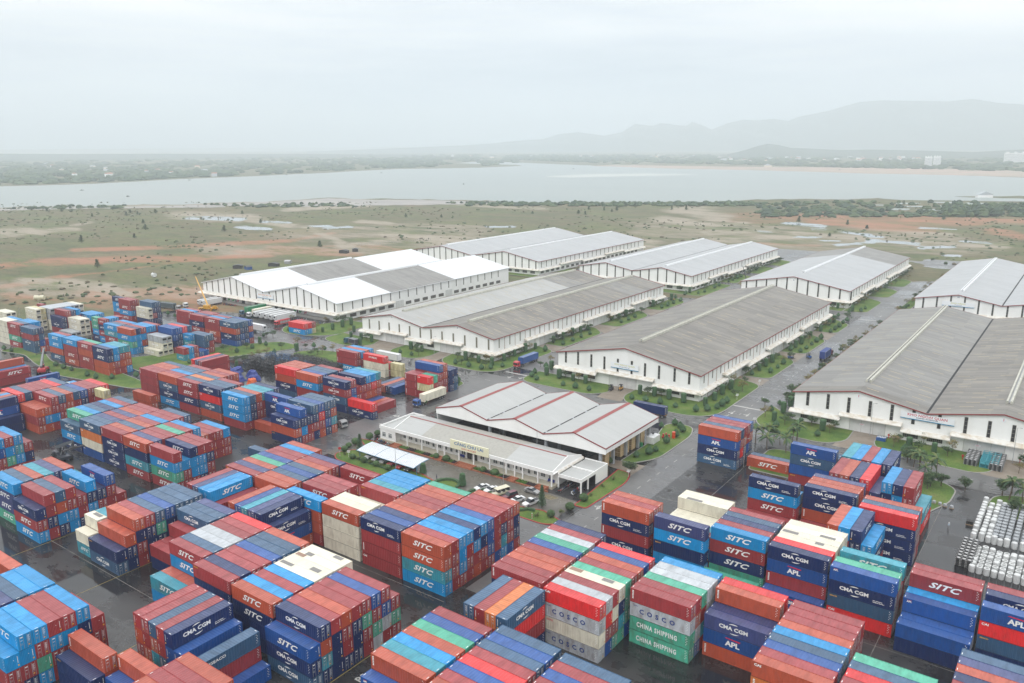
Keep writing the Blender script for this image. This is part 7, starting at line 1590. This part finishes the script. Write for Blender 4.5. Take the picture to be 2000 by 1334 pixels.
o = empty('round_sign', (-180.9, 157.2, .1), .6, 'round red sign on a short post at the left tip of the office garden', 'sign'); mb = MB(); mb.tube((0,0,0), (0,0,1.9), .04, n=6); mb.build('post', STEEL, o); mb = MB(); mb.tube((0,-.03,2.2), (0,.03,2.2), .45, n=18); mb.build('disc', PR, o)
# hedges round the round beds and parking bays
def hedge(label, pts, w=.7, h=.65, close=False):
    rr = random.Random(len(label)); mb = MB(); mb.cur = 1; P = pts+([pts[0]] if close else [])
    for (xa, ya), (xb, yb) in zip(P, P[1:]):
        L_ = math.hypot(xb-xa, yb-ya); a = math.atan2(yb-ya, xb-xa); n = max(1, int(L_/.5))
        for k in range(n): f = (k+.5)/n; mb.cur = 1; mb.cbox((xa+(xb-xa)*f, ya+(yb-ya)*f, .1+h/2), (L_/n+.05, w*rr.uniform(.9,1.1), h*rr.uniform(.9,1.08)), a)
        leaves(mb, ((xa+xb)/2, (ya+yb)/2, .1+h), (L_/2, L_/2 if abs(a) > .7 and abs(a) < 2.4 else w/2, .12), int(L_*22), .12, rr)
    tag(mb.build('low_hedge', HEDGE), label, 'hedge', 'low clipped hedges')
hedge('low clipped ring hedge round the left barrel-shaped topiary', disc(-139.2, 158.8, 3.7, 18)[:13]); hedge('low clipped ring hedge round the right barrel-shaped topiary', disc(-127.5, 158.9, 3.3, 18)[:14]); hedge('low clipped hedge behind the pickup by the conifer', [(-123.5,157.3),(-113.0,157.2),(-111.6,159.2),(-109.6,159.6)]); hedge('low hedge before the parked cars under the shelter', [(-176,158.3),(-168,157.6),(-158,157.3),(-151,157.2)], .6, .5)
# ------------------------------------------------------------------ far houses, field clutter, haze
HW = [mat('far_house_white', (.85,.85,.84), .8), mat('far_house_cream', (.70,.60,.48), .8), mat('far_house_grey', (.52,.55,.58), .8)]; HR = [mat('far_roof_red', (.40,.17,.11), .8), mat('far_roof_grey', (.42,.44,.46), .7)]
rr = random.Random(31)
def house(x, y, w, d, h, rz, k, label, grp='far-off houses across the water', cat='house'):
    o = empty('house', (x, y, 0), rz, label, cat, grp); mb = MB(); mb.box(-w/2,-d/2,-1,w/2,d/2,h); mb.build('wall', HW[k % 3], o)
    mb = MB(); mb.xprism([(-w/2-.4, h), (w/2+.4, h), (0, h+w*.22)], -d/2-.4, d/2+.4); mb.build('roof', HR[k % 2], o)
for i in range(92):
    if i < 52: x, y = rr.uniform(1400, 1800), rr.uniform(306.5, 317)
    elif i < 78: x, y = rr.uniform(640, 1390), rr.uniform(304, 309)
    else: x, y = rr.uniform(90, 420), rr.uniform(317, 347)
    X0, Y0 = px(x, y); w = rr.uniform(9, 18); 
    house(X0, Y0, w, w*rr.uniform(.9, 1.8), rr.uniform(6, 12), rr.random()*3, rr.randrange(6), 'pale little house of the hazy settlements on the far shore')
for x, y, w, h, lb in ((1812,325.5,26,36,'left white apartment block standing on the far right shore'), (1829,325.5,26,38,'right white apartment block standing on the far right shore'), (1983,317,95,42,'long pale hospital-like block in the woods at the right horizon')):
    X0, Y0 = px(x, y); v = math.atan2(Y0, X0)-math.pi/2; o = empty('apartment_block', (X0, Y0, 0), v, lb, 'apartment block'); mb = MB(); mb.box(-w/2,-8,-1,w/2,8,h); mb.build('wall', HW[0], o)
    for q in range(3): mb = MB(); mb.box(-w/2+w*(q+.2)/3,-7,h,-w/2+w*(q+.6)/3,3,h+5); mb.build('roof_house', HW[0], o)
    for r_ in range(8):
        mb = MB(); z = 3+r_*(h-5)/8; mb.box(-w/2+1,-8.12,z,w/2-1,-8.0,z+1.6); mb.build('window_band', mat('far_glass', (.25,.28,.30), .5), o)
for x, y, w, d, h, k, lb in ((1000+500,326,30,10,6,1,'low cream hall on the far sand bank'), (1922,386,26,8,5,3,'small white hut on the dyke of the fish ponds'), (1985,300.5,30,20,14,3,'white hall in the woods left of the long block')):
    X0, Y0 = px(x, y); house(X0, Y0, w, d, h, YAW, k, lb, 'lone far buildings', 'building')
# debris and huts in the field
rr = random.Random(8)
for i, (x, y, lb) in enumerate(((465,524,'dark scrap heap with blue box beside the field track'), (485,526,'blue hut beside the scrap heap in the field'), (535,520,'dark shed roof among field debris'), (563,515,'pale shed among field debris'), (672,494,'dark hut on the field edge behind the white warehouse'), (694,491,'black shack right of the dark hut on the field edge'), (301,541,'white water tank standing in the open field'), (78,586,'pale tank lying at the far left edge of the yard'))):
    X0, Y0 = px(x, y); o = empty('field_hut', (X0, Y0, 0), rr.random()*3, lb, 'hut'); m = (FRM, PB, FRM, PSI, FRM, FRM, PW, PBE)[i]; w = (7, 6, 8, 6, 8, 5, 3.4, 6)[i]
    mb = MB()
    if i in (6, 7): mb.tube((-w/2,0,1.6), (w/2,0,1.6), 1.5, n=14); mb.box(-1,-1,0,1,1,.6)
    else: mb.box(-w/2,-2,0,w/2,2,2.3)
    mb.build('body', m, o); mb = MB(); mb.xprism([(-w/2-.4,2.3),(w/2+.4,2.3),(0,3.1)], -2.4, 2.4) if i not in (6,7) else mb.box(-.4,-.4,3.0,.4,.4,3.3); mb.build('roof', FRM if i != 3 else PSI, o)
fp = MB()
for k in range(40):
    X0, Y0 = px(700+k*3.6, 479-k*.28+1.5*math.sin(k*.7)); fp.box(X0-.12, Y0-.12, 0, X0+.12, Y0+.12, 2.0)
tag(fp.build('fence_posts', CONC), 'line of pale concrete fence posts crossing the field behind the white warehouse', 'fence')
for i in range(9):
    x, y = [(1640,324),(250,384),(160,372),(370,352),(560,342),(1640,332),(905,360),(745,338),(1120,330)][i]; X0, Y0 = px(x, y)
    if i == 0: continue
    o = empty('fishing_boat', (X0, Y0, .05), rr.random()*3, f'tiny dark fishing boat on the estuary, {ordn(i)} of the scattered ones', 'boat', 'fishing boats on the estuary'); mb = MB(); mb.prism([(-4,-.9),(2.5,-1),(4.5,0),(2.5,1),(-4,.9)], 0, .9, bottom=True); mb.build('hull', FRM, o); mb = MB(); mb.box(-1.8,-.7,.9,.2,.7,2.0); mb.build('cabin', FRM, o)
# the air
hz = MB(); hz.box(-14000, -3000, -2, 12000, 13500, 760)
hm = bpy.data.materials.new('haze'); hm.use_nodes = True; t = hm.node_tree; t.nodes.clear(); oo = t.nodes.new('ShaderNodeOutputMaterial'); pv = t.nodes.new('ShaderNodeVolumePrincipled')
pv.inputs['Color'].default_value = (.89,.95,1,1); pv.inputs['Density'].default_value = .00019; pv.inputs['Anisotropy'].default_value = .25
t.links.new(pv.outputs[0], oo.inputs['Volume'])
h = hz.build('haze', hm); tag(h, 'thin pale sea haze filling the air over the yard and estuary', 'haze', kind='stuff')
